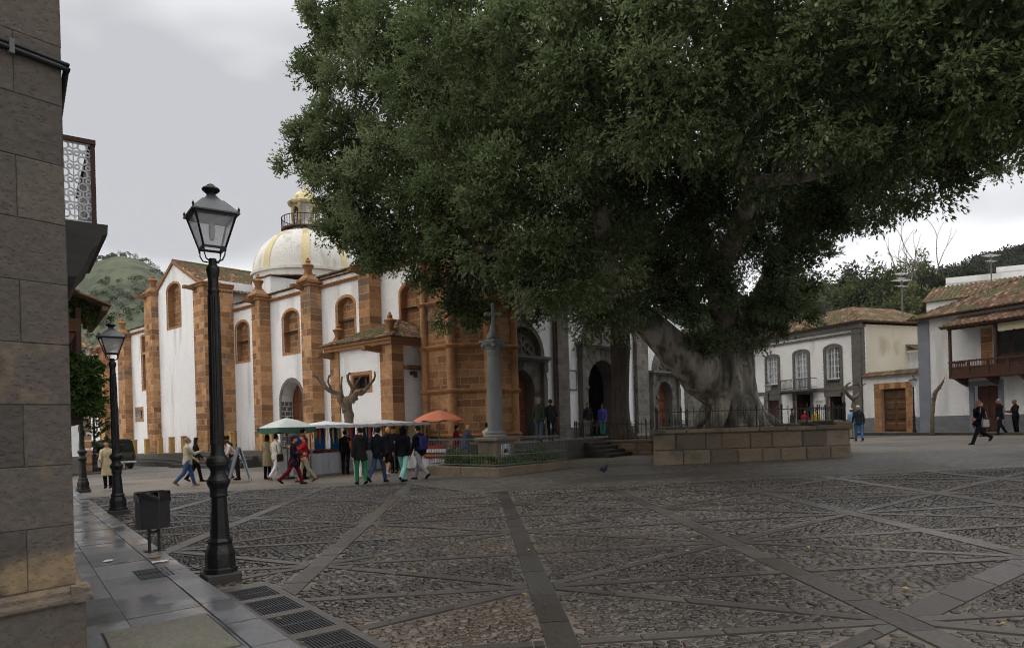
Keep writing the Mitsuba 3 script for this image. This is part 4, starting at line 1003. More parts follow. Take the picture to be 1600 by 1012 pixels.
# tower
TC = np.array([-1.95, 32.75]); AP = 2.05; WD = 2 * AP * math.tan(math.pi / 8)
TW = numbered_fast(CH + '__tower')
base_a = math.atan2(-B2[1], -B2[0])
TOP = 15.5
m = MB(frame_at(TC[0], TC[1], 0, base_a)); R8 = (AP - .014) / math.cos(math.pi / 8)
m.lathe([(R8, -.4), (R8, TOP)], 8, a0=math.pi / 8, sharp=True); scene[TW] = m.ply('mortar'); labels[TW] = {'label': 'octagonal yellow-brown stone tower with ringed string courses'}
rings = [1.18, 3.22, 5.24, 7.26, 9.3, 11.35, 13.4, 15.4]
for k in (0, 1, 2, 3, 7, 4, 5, 6):
    a = base_a + k * math.pi / 4
    n = np.array([math.cos(a), math.sin(a)]); dd = np.array([-n[1], n[0]])
    fr = Fr(TC + n * AP, dd, n)
    vis = k in (0, 1, 2)
    slit = (lambda cx, cz, A_, B_, za, zb: abs(cx) < .22 and 6.0 < cz < 6.75) if k == 0 else None
    ashlar(TW, fr, -WD / 2 + .15, WD / 2 - .15, .45, 9.3 if vis else 1.2, -.04, .34, .66, 'sandstone', .034, .026, 200 + k, cap=296, hole=slit, tone=(.1, .9))
    if not vis: 
        m = MB(fr)
        for z in np.arange(.5, 15.3, .34): stone_mesh(m, -WD / 2 + .15, WD / 2 - .15, z + .01, z + .33, -.04, .034, (random.Random(int(z * 50)).random(), .4))
        part(TW, 'stone_courses', m, 'sandstone', kind='stuff')
    else:
        m = MB(fr)
        for z in np.arange(9.3, 15.3, .34): stone_mesh(m, -WD / 2 + .15, WD / 2 - .15, z + .01, z + .33, -.04, .034, (random.Random(int(z * 50)).random(), .4))
        part(TW, 'stone_courses', m, 'sandstone', kind='stuff')
    if k == 0:
        m = MB(fr); m.box(-.11, .11, -.2, -.035, 5.98, 6.76); part(TW, 'slit_window', m, 'black_inside')
    # rib at the corner
    c = TC + np.array([math.cos(a + math.pi / 8), math.sin(a + math.pi / 8)]) * AP / math.cos(math.pi / 8)
    m = MB(); m.lathe([(.21, -.2), (.21, TOP)], 10, c=c, t=.75); part(TW, 'rib', m, 'sandstone')
for z in rings:
    m = MB(frame_at(TC[0], TC[1], 0, base_a)); r = (AP + .02) / math.cos(math.pi / 8)
    m.lathe([(r, z - .12), (r + .14, z - .04), (r + .20, z + .02), (r + .20, z + .07), (r + .04, z + .13)], 8, a0=math.pi / 8, sharp=True, t=.45)
    for k in range(8):
        a = math.pi / 8 + k * math.pi / 4; m.lathe([(.22, z - .12), (.32, z - .03), (.36, z + .05), (.24, z + .12)], 8, c=(math.cos(a) * r * .985, math.sin(a) * r * .985), t=.45)
    part(TW, 'string_course', m, 'sandstone')
m = MB(frame_at(TC[0], TC[1], 0, base_a)); m.lathe([(R8 + .2, .2), (R8 + .2, .55), (R8 + .05, .75)], 8, a0=math.pi / 8, sharp=True, t=.3); part(TW, 'foot', m, 'sandstone')
m = MB(frame_at(TC[0], TC[1], 0, base_a)); m.lathe([(R8 * .8, TOP), (R8 * .8, TOP + 3), (R8 * .9, TOP + 3.1), (.1, TOP + 6)], 8, a0=math.pi / 8, sharp=True, t=.6); part(TW, 'belfry', m, 'sandstone')

# front
dl = arched(-.95, .97, -.2, 3.42, 4.38); dc = arched(5.85, 8.95, -.2, 3.7, 5.25); drr = arched(13.78, 15.72, -.2, 3.24, 4.22)
fpoly = Polygon([(-4.2, -.5), (19.4, -.5), (19.4, 8.0), (16.5, 8.3), (13.5, 9.0), (12.6, 10.2), (9.8, 10.8), (7.4, 11.8), (5.0, 10.8), (2.4, 10.2), (1.5, 9.6), (-1.2, 9.6), (-4.2, 9.6)])
punched(FF, fpoly, [dl.buffer(.12), dc.buffer(.12), drr.buffer(.12)], -.9, 0, 'white_plaster', 'front_wall')
m = MB(FF); m.box(-4, 19.4, -24, -22, -1, 7.6).box(19.0, 19.4, -22, -.9, -1, 7.6); part(CH, 'rear_wall', m, 'white_plaster')
m = MB(FF); m.hull([(-4, -.9, 7.6), (-4, -22, 7.6), (19.4, -.9, 7.6), (19.4, -22, 7.6), (7.4, -.9, 9.8), (7.4, -22, 9.8)]); part(CH, 'rear_roof', m, 'roof_tile')
plk = sbox(-4.2, .2, 19.4, 1.38).difference(unary_union([dl.buffer(.9), dc.buffer(.6), drr.buffer(.7)]))
m = MB(FF); m.ext(plk, 0, .06, .5); part(CH, 'plinth', m, 'greystone')
for i, (a, b) in enumerate(((2.95, 3.96), (11.12, 12.5), (17.82, 19.4))):
    key = numbered_fast(CH + '__pilaster'); z0 = (1.38, 1.1, 1.0)[i]
    m = MB(FF); m.box(a + .008, b - .008, -.02, .272, .2, 8.0); scene[key] = m.ply('grey_mortar')
    ashlar(key, FF, a, b, .9, 7.95, .25, .36, .52, 'greystone', .03, .03, 300 + i, tone=(.3, 1))
    fr = Fr(FF.w((a, 0, 0))[:2], -A2, -B2)
    ashlar(key, fr, .0, .28, .9, 7.95, -.012, .36, .52, 'greystone', .02, .03, 320 + i, name='side_stone')
m = MB(FF); m.tube([FF.m[0] * 0 + np.array((2.82, .14, 1.2)), np.array((2.82, .14, 8.5))], .075, 8); part(CH, 'downpipe', m, 'rust_iron')
m = MB(FF); m.tube([(10.98, .12, 1.0), (10.98, .12, 8.0)], .05, 8); part(CH, 'downpipe', m, 'rust_iron')
def portal(key_label, c, hw, op, zs, ztop, zen, ow, seed, tymp):
    key = numbered_fast(CH + '__portal')
    outer = sbox(c - hw, .5, c + hw, zen)
    m = MB(FF); m.ext(outer.difference(op), -.04, .16, .45); m.ext(op.buffer(.14).difference(op), -.86, -.04, .3); scene[key] = m.ply('greystone'); labels[key] = {'label': key_label}
    rng = random.Random(seed)
    for sgn in (-1, 1):                                      # jamb blocks
        a, b = (c - hw, c - ow) if sgn < 0 else (c + ow, c + hw)
        z = .9
        while z < zs - .1:
            h = .36; mb = MB(FF); stone_mesh(mb, a + .01, b - .01, z + .012, min(z + h, zs) - .012, .15, .035, (rng.random(), .5)); part(key, 'stone', mb, 'greystone'); z += h
    nv = 11
    for i in range(nv):                                      # voussoirs
        a0, a1 = math.pi * i / nv + .012, math.pi * (i + 1) / nv - .012
        rin, rz = ow + .02, (ztop - zs) + .02; k = 1.42
        P = Polygon(arc(c, zs, rin, a0, a1, 4, rz) + arc(c, zs, rin * k, a1, a0, 4, rz * k)).intersection(sbox(c - hw + .02, zs, c + hw - .02, zen - .02))
        if P.is_empty: continue
        mb = MB(FF); mb.ext(P, .15, .195, (rng.random(), .5)); part(key, 'voussoir', mb, 'greystone')
    m = MB(FF); m.box(c - hw - .25, c + hw + .25, .0, .42, zen, zen + .10, .5).box(c - hw - .38, c + hw + .38, .0, .58, zen + .10, zen + .24, .6)
    for sgn in (-1, 1):
        x = c + sgn * (hw + .02)
        m.box(x - .17, x + .17, .0, .42, zen - .55, zen, .4).box(x - .12, x + .12, .0, .34, zen - .85, zen - .55, .35).box(x - .15, x + .15, .0, .36, .9, zen - .85, .45)
    part(key, 'entablature', m, 'greystone')
    m = MB(FF)
    for sgn in (-1, 1):
        x = c + sgn * (ow + .12); m.box(x - .16, x + .16, .12, .26, zs - .14, zs, .5)
    part(key, 'impost', m, 'greystone')
    if tymp:
        z0, r = zen + .24, tymp
        half = Polygon(arc(c, z0, r, 0, math.pi, 24, r * 1.05))
        m = MB(FF); m.ext(half, -.03, .12, .55); part(key, 'tympanum', m, 'greystone')
        m = MB(FF); m.ext(half.difference(Polygon(arc(c, z0, r - .26, 0, math.pi, 24, r * 1.05 - .26))), .12, .40, .5); part(key, 'tympanum_arch', m, 'greystone')
        m = MB(FF); zc = z0 + r * .48
        for x, z, q in ((0, 0, .30), (-.42, -.28, .20), (.42, -.28, .20), (0, .42, .20), (-.75, -.45, .20), (.75, -.45, .20), (-.38, .30, .14), (.38, .30, .14)):
            if abs(x) > r - .4: continue
            m.tube([(c + x + q * math.cos(u), .16, zc + z + q * math.sin(u)) for u in np.linspace(0, 5.4, 14)], .055, 6, t=.5)
        m.ball((c, .13, zc), (.16, .10, .20), .6); m.box(c - .05, c + .05, .12, .22, z0 + .1, z0 + r * .9, .5)
        part(key, 'carving', m, 'greystone')
        m = MB(FF); m.box(c - .75, c + .75, .0, .25, z0 + r * 1.05, z0 + r * 1.05 + .9, .5).box(c - .95, c + .95, 0, .35, z0 + r * 1.05 + .9, z0 + r * 1.05 + 1.05, .5); part(key, 'cresting', m, 'greystone')
    return key
portal('carved grey stone portal of the left church door', .01, 1.72, dl, 3.42, 4.38, 4.86, .96, 1, 1.62)
portal('grey stone portal of the central church door', 7.4, 2.15, dc, 3.7, 5.25, 5.9, 1.55, 2, 1.9)
portal('grey stone portal of the right church door', 14.75, 1.72, drr, 3.24, 4.22, 4.62, .97, 3, 1.4)
def leaf_door(op, c, ow, z0, z1, label, seed):
    k = numbered_fast(CH + '__door'); m = MB(FF); m.ext(op.buffer(.03), -.44, -.38, .6); scene[k] = m.ply('red_wood'); labels[k] = {'label': label}
    m = MB(FF); rng = random.Random(seed); n = 3
    for i in range(2):
        for j in range(5):
            x0, x1 = c - ow + .08 + i * ow, c - .08 + i * ow; za, zb = z0 + .15 + j * .62, z0 + .68 + j * .62
            if zb > z1 - .35: continue
            mb = MB(FF); mb.hull([(x0, -.385, za), (x1, -.385, za), (x0, -.385, zb), (x1, -.385, zb)] + [(x0 + .09, -.335, za + .09), (x1 - .09, -.335, za + .09), (x0 + .09, -.335, zb - .09), (x1 - .09, -.335, zb - .09)], rng.random()); part(k, 'panel', mb, 'red_wood')
leaf_door(dl, .01, .96, .92, 4.3, 'red-brown panelled door of the left portal', 1)
leaf_door(drr, 14.75, .97, .92, 4.1, 'red-brown door of the right portal', 2)
m = MB(FF); m.ext(dc.buffer(.3), -6.0, -5.9, .5); m.box(5.5, 5.6, -6, -.9, 0, 6).box(9.2, 9.3, -6, -.9, 0, 6).box(5.5, 9.3, -6, -.9, 5.5, 5.6); part(CH, 'dark_nave', m, 'black_inside', label='dark inside seen through the open central door')
m = MB(FF); m.box(6.0, 6.55, -2.4, -2.3, .92, 4.6, .5); part(CH, 'open_door_leaf', m, 'dark_wood')
# memorial plaque on the front
PK = numbered_fast(CH + '__plaque'); m = MB(FF); m.box(4.1, 4.86, .005, .05, 3.52, 4.5); scene[PK] = m.ply('white_iron'); labels[PK] = {'label': 'pale stone plaque with scrolled corners on the front wall'}
m = MB(FF)
for s0, s1, z0, z1 in ((4.04, 4.10, 3.5, 4.52), (4.86, 4.92, 3.5, 4.52), (4.04, 4.92, 3.44, 3.50), (4.04, 4.92, 4.52, 4.57), (4.02, 4.12, 4.3, 4.5), (4.84, 4.94, 4.3, 4.5)): m.box(s0, s1, .0, .06, z0, z1)
part(PK, 'plaque_frame', m, 'trim_grey')
# ------------------------------------------------------------------ terrace and steps
tp_ = [FS.w((46, 4.0, 0))[:2], FS.w((12, 3.3, 0))[:2], FF.w((-7.3, 3.0, 0))[:2], FF.w((-5.3, 4.9, 0))[:2], FF.w((-1.0, 4.6, 0))[:2], FF.w((20, 4.6, 0))[:2], FF.w((20, 0, 0))[:2], FS.w((46, 0, 0))[:2]]
tm = trimesh.creation.extrude_polygon(Polygon(tp_), 3.0, engine='earcut'); v = np.array(tm.vertices)
loc = (v - FS.o) @ FS.m.T
v = np.stack([v[:, 0], v[:, 1], np.where(v[:, 2] > 1, zt(loc[:, 0]) - .01, -2.0)], 1)
m = MB(); m.add(v, tm.faces, .5, True); TER = single('church_terrace', m, 'terrace_stone', 'low dark stone terrace along the church', 'terrace', kind='structure')
def steps(fr, s0, s1, d0, ztop, n, zfun=None, run=.33):
    for i in range(n):
        m = MB(fr); z = ztop - .165 * (i + 1)
        m.hull(rbox_pts(s0 - .0 * i, s1 + .0 * i, d0 + .002, d0 + run * (i + 1), -1.2, z, .015)); part(TER, 'step', m, 'step_dark')
steps(FS, 12.2, 20.5, 3.55, .52, 4)
steps(FS, 20.55, 29.5, 3.72, .22, 2, run=.2)
steps(FF, -1.0, 4.2, 4.6, .91, 5)
POSTN = ('first to the right of the transept wall', 'fourth from the left end', 'third from the left end', 'second from the left end', 'leftmost of the row', 'between two buttresses near the board sign', 'left one behind the green edged parasol', 'right one behind the green edged parasol')
for i, mm in enumerate((22.6, 24.5, 26.4, 28.6, 30.9, 16.2, 12.6, 11.6)):
    m = MB(FS); z = float(zt(mm)); d = 3.0
    m.box(mm - .15, mm + .15, d - .15, d + .15, z - .1, z + 1.05, ch=.02).box(mm - .17, mm + .17, d - .17, d + .17, z + 1.05, z + 1.12, ch=.02)
    single('stone_post', m, 'ochre_post', f'ochre stone post on the church terrace, {POSTN[i]}', 'post', 'ochre posts along the church')
for i, (mm, lb) in enumerate(((18.9, 'round dark drum left of the second buttress from the transept'), (10.3, 'round dark drum behind the hanging necklaces'))):
    m = MB(FS); m.lathe([(.0, .35), (.28, .36), (.34, .5), (.34, 1.05), (.28, 1.15), (0, 1.18)], 14, c=(mm, 2.6)); m.v = [x + [0, 0, float(zt(mm)) - .36] for x in m.v]
    single('drum', m, 'dull_iron', lb, 'drum')
# ================================================================== houses on the right
E2, N2 = np.array([.384, -.923]), np.array([-.923, -.384])
HC = np.array([22.1, 43.0])
FH = Fr(HC, E2, N2)                         # s towards the camera, d outwards
FY = Fr(HC, -N2, E2)                        # side wall of the grey-trimmed house
G0 = .42
m = MB(FH); m.box(-13, 16, .02, 1.7, -.4, .56); m.v = m.v; RP = single('pavement', m, 'terrace_stone', 'raised pavement in front of the white houses on the right', 'pavement', kind='structure')
rng = random.Random(31); t = -13
while t < 16:
    e = t + rng.uniform(.9, 1.3); m = MB(FH); m.box(t + .01, e - .01, 1.68, 1.92, -.3, .575 + rng.uniform(-.005, .005), ch=.02); part(RP, 'kerb_stone', m, 'step_dark'); t = e
HA = thing('town_house', 'white two storey house with grey corner trim and arched windows', 'house')
ops = []
W3 = ((-2.92, -1.40, 3.5, 6.0, 6.36), (-5.62, -4.08, 3.5, 6.0, 6.3), (-8.32, -6.84, 3.48, 5.95, 6.24))
for i, (a, b, z0, zs, z1) in enumerate(W3): ops.append(arched(a + .2, b - .2, z0, zs - .1, z1 - .16))
D3 = ((-2.62, -1.5, .3, 3.1), (-5.5, -4.1, .3, 3.2), (-8.3, -7.0, .3, 3.0), (-11.2, -9.9, .3, 3.0))
for a, b, z0, z1 in D3: ops.append(sbox(a, z0, b, z1))
m = MB(FH); m.ext(sbox(-13, -.4, 0, 7.15).difference(unary_union(ops)), -.45, 0); part(HA, 'wall', m, 'white_plaster')
m = MB(FY); m.box(.45, 7.6, -.5, 0, -.4, 7.35); part(HA, 'side_wall', m, 'cream_plaster', label='cream side wall with stains')
m = MB(FH); m.box(-13, -12.6, -7, -.45, -.4, 7.15).box(-13, -.0, -7.6, -7.2, -.4, 7.15); part(HA, 'rear_wall', m, 'white_plaster')
m = MB(FH); m.box(-12.8, -.1, -3.0, -2.9, 0, 7).box(-12.8, -.2, -3, -.5, 3.3, 3.4); part(HA, 'inner_wall', m, 'black_inside')
for i, (a, b, z0, zs, z1) in enumerate(W3):
    w = numbered_fast(HA + '__window'); op = ops[i]
    m = MB(FH); m.ext(arched(a, b, z0 - (.62 if i != 1 else .0) + .5 * 0, zs, z1).union(sbox(a, 2.95 + .55, b, zs)).difference(op), -.04, .06); scene[w] = m.ply('trim_grey')
    m = MB(FH); x0, x1 = a + .2, b - .2
    zb = z0 + .55 if i != 1 else z0
    m.ext(op.difference(op.buffer(-.07)), -.22, -.12)
    m.box((x0 + x1) / 2 - .04, (x0 + x1) / 2 + .04, -.215, -.125, zb, z1 - .25)
    for q in (.27, .73): m.box(x0 + (x1 - x0) * q - .02, x0 + (x1 - x0) * q + .02, -.21, -.13, zb, z1 - .35)
    for z in np.arange(zb + .42, z1 - .3, .42): m.box(x0 + .05, x1 - .05, -.205, -.135, z - .02, z + .02)
    part(w, 'frame', m, 'white_paint')
    if i != 1:
        m = MB(FH); m.box(x0, x1, -.25, -.06, z0, zb - .10); m.box(x0 - .03, x1 + .03, -.1, .09, zb - .10, zb - .02); part(w, 'apron', m, 'trim_grey'); m = MB(FH); m.box(x0 + .02, x1 - .02, -.2, -.05, zb - .02, zb + .06); part(w, 'sill', m, 'white_paint')
    m = MB(FH); m.ext(op, -.185, -.18); part(w, 'pane', m, 'glass_pane')
    m = MB(FH); 
    if i == 0: m.box(x0, (x0 + x1) / 2, -.34, -.33, zb, z1 - .2)
    else: m.box(x0, x1, -.34, -.33, zb, z1 - .2)
    part(w, 'curtain', m, 'curtain')
for i, (a, b, z0, z1) in enumerate(D3):
    d = numbered_fast(HA + '__door')
    m = MB(FH); m.ext(sbox(a - .2, z0, b + .2, z1 + .18).difference(sbox(a, z0, b, z1)), -.04, .06); scene[d] = m.ply('trim_grey')
    m = MB(FH)
    if i in (0, 1): m.box(a, a + .12, -.9, -.1, z0, z1).box(b - .12, b, -.9, -.1, z0, z1)
    else: m.box(a, b, -.4, -.3, z0, z1)
    part(d, 'leaf', m, 'dark_wood')
m = MB(FH); m.box(-13, .05, .0, .09, 3.28, 3.50).box(-13, .12, .0, .12, 6.80, 6.92).box(-13, .1, -.05, .16, 7.12, 7.42).box(-13, .12, -.05, .26, 7.42, 7.52); part(HA, 'cornice', m, 'trim_grey')
m = MB(FH); m.box(-.62, .02, -.02, .10, .3, 7.12); part(HA, 'corner_trim', m, 'trim_grey', label='grey stone corner strip')
m = MB(FY); m.box(.0, .3, .0, .05, .3, 7.35); part(HA, 'corner_trim', m, 'trim_grey')
m = tile_roof(FH, -13.3, .30, .40, 7.52, -3.6, 9.1, .26, 41, bed=False)
P_, F_2, T_2 = m.arrays(); loc = (P_ - FH.o) @ np.linalg.inv(FH.m); c = loc[F_2].mean(1); k_ = c[:, 0] < .3 - (.4 - c[:, 1]) + .1; m.v, m.f, m.t = [P_], [F_2[k_]], [T_2]
part(HA, 'roof', m, 'roof_tile', kind='stuff', label='orange tile roof with grass growing on it')
fr = Fr(FH.w((.30, .40, 0))[:2], -N2, E2)
m = tile_roof(fr, 0, 8.2, .0, 7.52, -4.0, 9.1, .26, 42, bed=False)
P_, F_2, T_2 = m.arrays(); loc = (P_ - fr.o) @ np.linalg.inv(fr.m); c = loc[F_2].mean(1); k_ = (c[:, 0] > -c[:, 1] - .1) & (c[:, 1] > -4.0); m.v, m.f, m.t = [P_], [F_2[k_]], [T_2]
m.hull([(-13.3, .38, 7.51), (.28, .38, 7.51), (-13.3, -7.8, 7.51), (.28, -7.8, 7.51), (-13.3, -3.7, 9.08), (-3.7, -3.7, 9.08)], .3, FH); part(HA, 'roof', m, 'roof_tile', kind='stuff', label='side slope of the tile roof')
bk = numbered_fast(HA + '__balcony'); m = MB(FH); m.box(-6.3, -3.5, .02, .82, 3.36, 3.50).box(-6.2, -3.6, .02, .7, 3.26, 3.36); scene[bk] = m.ply('trim_grey')
m = MB(FH)
for z in (3.62, 4.20): m.bar((-6.25, .77, z), (-3.55, .77, z), .05); m.bar((-6.25, .03, z), (-6.25, .77, z), .05); m.bar((-3.55, .03, z), (-3.55, .77, z), .05)
for s in np.linspace(-6.25, -3.55, 25): m.bar((s, .77, 3.5), (s, .77, 4.2), .025)
for s in (-6.25, -3.55): m.bar((s, .77, 3.5), (s, .77, 4.24), .06)
part(bk, 'railing', m, 'rail_grey')
def wall_lantern(fr, s, d, z, lb):
    k = thing('wall_lantern', lb, 'lantern'); m = MB(fr)
    m.tube([(s, d, z), (s, d + .25, z + .12), (s, d + .42, z + .05), (s, d + .45, z - .05)], .02, 6); m.bar((s, d, z - .12), (s, d, z + .12), .05); part(k, 'bracket', m, 'iron')
    m = MB(fr); m.lathe([(.06, z - .42), (.11, z - .14), (.0, z - .02)], 6, c=(s, d + .45), sharp=True); part(k, 'lantern', m, 'dull_iron')
wall_lantern(FH, -1.05, .1, 3.25, 'black wall lantern beside the right ground floor door of the grey-trimmed house'); wall_lantern(FY, .55, .05, 3.2, 'black wall lantern on the corner next to the wooden gate')
# notice and menu boards by the doors
m = MB(FH); m.box(-3.75, -2.95, .0, .03, 2.25, 2.75); NB = single('notice_board', m, 'white_paint', 'pale notice plate between the doors of the grey-trimmed house', 'notice')
m = MB(FH)
for i in range(4): m.box(-3.65, -3.05 - .1 * (i % 2), .03, .034, 2.36 + i * .09, 2.39 + i * .09)
part(NB, 'lettering', m, 'trim_grey')

GW = thing('gate_wall', 'white wall with mossy tile coping and big wooden gate', 'wall')
go = sbox(1.36, .3, 2.96, 3.15)
m = MB(FH); m.ext(sbox(.04, -.4, 3.85, 4.0).difference(sbox(.84, .2, 3.4, 3.52)), -.4, -.02); part(GW, 'wall', m, 'white_plaster')
m = MB(FH); m.ext(sbox(.84, .2, 3.4, 3.52).difference(go), -.4, -.03); part(GW, 'gate_bed', m, 'mortar')
rng = random.Random(17)
for a, b in ((.84, 1.36), (2.96, 3.4)):
    z = .5; i = 0
    while z < 3.1:
        h = .42; 
        if i % 2: 
            q = (a + b) / 2; xs = ((a, q), (q, b))
        else: xs = ((a, b),)
        for x0, x1 in xs:
            mb = MB(FH); stone_mesh(mb, x0 + .01, x1 - .01, z + .01, min(z + h, 3.14) - .01, -.05, .05, (rng.uniform(.2, .8), .5)); part(GW, 'stone', mb, 'sandstone')
        z += h; i += 1
for i in range(7):
    x0, x1 = .84 + 2.56 * i / 7, .84 + 2.56 * (i + 1) / 7; mb = MB(FH); stone_mesh(mb, x0 + .01, x1 - .01, 3.16, 3.5, -.05, .06, (.3 + .7 * (i % 2), .5)); part(GW, 'lintel_stone', mb, 'sandstone')
gk = numbered_fast(GW + '__gate'); m = MB(FH); m.box(1.36, 2.96, -.30, -.24, .45, 3.15); scene[gk] = m.ply('brown_wood'); labels[gk] = {'label': 'two leaf brown wooden gate with worn pale foot'}
for i in range(2):
    for j in range(4):
        x0 = 1.42 + i * .8; z0 = .62 + j * .63; mb = MB(FH); mb.hull([(x0, -.245, z0), (x0 + .68, -.245, z0), (x0, -.245, z0 + .5), (x0 + .68, -.245, z0 + .5)] + [(x0 + .08, -.20, z0 + .08), (x0 + .6, -.20, z0 + .08), (x0 + .08, -.20, z0 + .42), (x0 + .6, -.20, z0 + .42)], rng.random()); part(gk, 'panel', mb, 'brown_wood')
m = tile_roof(FH, .05, 3.85, .22, 3.95, -.55, 4.25, .2, 44); part(GW, 'coping', m, 'roof_tile', kind='stuff', label='mossy tile coping over the gate wall')
m = MB(FH); m.ext(sbox(.04, .2, 3.85, 1.43).difference(sbox(.82, .2, 3.42, 3.5)), -.03, .012); part(GW, 'dado', m, 'dado_grey')
m = MB(FY); m.box(4.1, 5.4, .0, .7, 5.6, 5.72); m.box(4.3, 5.4, 0, .02, 4.2, 5.6); part(HA, 'ledge', m, 'white_plaster'); m = tile_roof(FY, 4.0, 5.4, .75, 5.74, .0, 6.1, .2, 46); part(HA, 'ledge_roof', m, 'roof_tile', kind='stuff')

HB = thing('town_house', 'white house with red-brown wooden balcony and tiled roof at the right edge', 'house')
dop = sbox(7.0, .3, 8.25, 3.0); bop = sbox(8.0, 3.6, 9.6, 6.0)
m = MB(FH); m.ext(sbox(3.87, -.4, 16, 6.95).difference(unary_union([dop, bop])), -.5, 0); part(HB, 'wall', m, 'white_plaster')
m = MB(FH); m.box(3.87, 4.3, -8, -.5, -.4, 6.95).box(15.6, 16, -8, -.5, -.4, 6.95).box(3.87, 16, -8.4, -8, -.4, 6.95); part(HB, 'rear_wall', m, 'white_plaster')
m = MB(FH); m.box(3.87, 4.55, -.1, .05, .3, 6.9); part(HB, 'corner_trim', m, 'blue_grey', label='blue-grey painted corner strip')
m = MB(FH); m.ext(sbox(4.55, .2, 16, 1.45).difference(sbox(6.75, .2, 8.5, 3.2)), -.02, .03); part(HB, 'dado', m, 'dado_grey')
d = numbered_fast(HB + '__door'); m = MB(FH); m.ext(sbox(6.75, .3, 8.5, 3.25).difference(dop), -.03, .07); scene[d] = m.ply('blue_grey')
m = MB(FH); m.box(7.0, 8.25, -.36, -.28, .3, 3.0); 
for i in range(2):
    for j in range(3): m.box(7.08 + i * .6, 7.56 + i * .6, -.285, -.25, .6 + j * .8, 1.25 + j * .8, .8)
part(d, 'leaf', m, 'dark_wood')
m = tile_roof(FH, 3.55, 16.3, .55, 6.98, -4.2, 9.2, .24, 51, bed=False)
P_, F_2, T_2 = m.arrays(); loc = (P_ - FH.o) @ np.linalg.inv(FH.m); c = loc[F_2].mean(1); k_ = c[:, 0] > 3.55 + (.55 - c[:, 1]) - .1; m.v, m.f, m.t = [P_], [F_2[k_]], [T_2]
fr = Fr(FH.w((3.55, .55, 0))[:2], -N2, -E2); m2 = tile_roof(fr, 0, 9.4, .0, 6.98, -4.75, 9.2, .24, 54, bed=False)
P_, F_2, T_2 = m2.arrays(); loc = (P_ - fr.o) @ np.linalg.inv(fr.m); c = loc[F_2].mean(1); k_ = (c[:, 0] > -c[:, 1] - .1) & (c[:, 0] < 9.4 + c[:, 1] + .1); m.add(P_, F_2[k_], T_2, True, WORLD)
m.hull([(3.57, .53, 6.97), (16.3, .53, 6.97), (3.57, -8.8, 6.97), (16.3, -8.8, 6.97), (8.3, -4.2, 9.18), (16.3, -4.2, 9.18)], .3, FH)
part(HB, 'roof', m, 'roof_tile', kind='stuff', label='brown tile roof with lichen')
m = tile_roof(FH, 8.2, 16.3, -8.8, 6.98, -4.2, 9.2, .24, 52, bed=False); part(HB, 'roof', m, 'roof_tile', kind='stuff')
PB = 1.15; s0, s1 = 6.42, 13.4
bk = numbered_fast(HB + '__balcony'); m = MB(FH); m.box(s0, s1, .02, PB, 3.42, 3.60); scene[bk] = m.ply('dark_wood'); labels[bk] = {'label': 'red-brown wooden balcony with posts, balustrade and tiled roof'}
m = MB(FH); m.box(s0, s1, PB - .09, PB - .02, 3.60, 3.98).box(s0, s0 + .07, .02, PB - .09, 3.60, 3.98)
for i in range(8): m.box(s0 + .05 + i * .98, s0 + .13 + i * .98, PB - .03, PB + .02, 3.56, 4.3)
part(bk, 'parapet_boards', m, 'dark_wood')
m = MB(FH); m.box(s0 - .03, s1, PB - .12, PB + .02, 4.26, 4.35).box(s0 - .02, s0 + .1, .02, PB, 4.26, 4.35).box(s0 - .03, s1, PB - .10, PB + .01, 3.96, 4.03); part(bk, 'rail', m, 'dark_wood')
for i in range(56):
    s = s0 + .1 + i * .124
    if s > s1: break
    m = MB(FH); m.lathe([(.016, 4.0), (.026, 4.08), (.016, 4.14), (.028, 4.20), (.016, 4.27)], 6, c=(s, PB - .05)); part(bk, 'baluster', m, 'dark_wood')
for i in range(7):
    m = MB(FH); d_ = .1 + i * .15; m.lathe([(.016, 4.0), (.026, 4.08), (.016, 4.14), (.028, 4.20), (.016, 4.27)], 6, c=(s0 + .05, d_)); part(bk, 'baluster', m, 'dark_wood')
for s in (s0, s0 + 2.35, s0 + 4.7): m = MB(FH); m.box(s, s + .13, PB - .13, PB, 3.6, 6.1, ch=.015); part(bk, 'post', m, 'dark_wood')
m = MB(FH); m.box(s0 - .05, s1, PB - .14, PB + .0, 6.02, 6.16)
for i in range(12): m.box(s0 + i * .6, s0 + .09 + i * .6, .02, PB + .2, 6.12, 6.2)
part(bk, 'beam', m, 'dark_wood')
m = tile_roof(FH, s0 - .25, s1, PB + .42, 6.16, .0, 6.75, .23, 53); m.box(s0 - .2, s1, PB + .20, PB + .34, 6.08, 6.17, .2); part(bk, 'balcony_roof', m, 'roof_tile', kind='stuff', label='mossy tiled roof of the balcony')
for i in range(5):
    m = MB(FH); s = s0 + .15 + i * 1.6; m.hull([(s, 0, 3.42), (s + .14, 0, 3.42), (s, PB - .1, 3.42), (s + .14, PB - .1, 3.42), (s, 0, 3.0), (s + .14, 0, 3.0), (s, .4, 3.12), (s + .14, .4, 3.12)]); part(bk, 'bracket', m, 'dark_wood')
bd = numbered_fast(HB + '__balcony_door'); m = MB(FH); m.box(8.0, 9.6, -.34, -.28, 3.6, 6.0); scene[bd] = m.ply('dark_wood')
m = MB(FH)
for x in (8.15, 8.85): 
    for z in (4.6, 5.2): m.box(x, x + .55, -.285, -.275, z, z + .5)
part(bd, 'pane', m, 'dark_glass')
rng = random.Random(19)
for a, b in ((7.4, 8.0), (9.6, 10.2)):
    for j in range(6):
        m = MB(FH); stone_mesh(m, a + .01, b - .01, 3.61 + j * .4, 3.99 + j * .4, -.03, .06, (rng.random(), .5)); part(HB, 'quoin', m, 'sandstone')
AW = thing('awning', 'rolled cream canvas awning under the balcony roof', 'awning'); m = MB(FH)
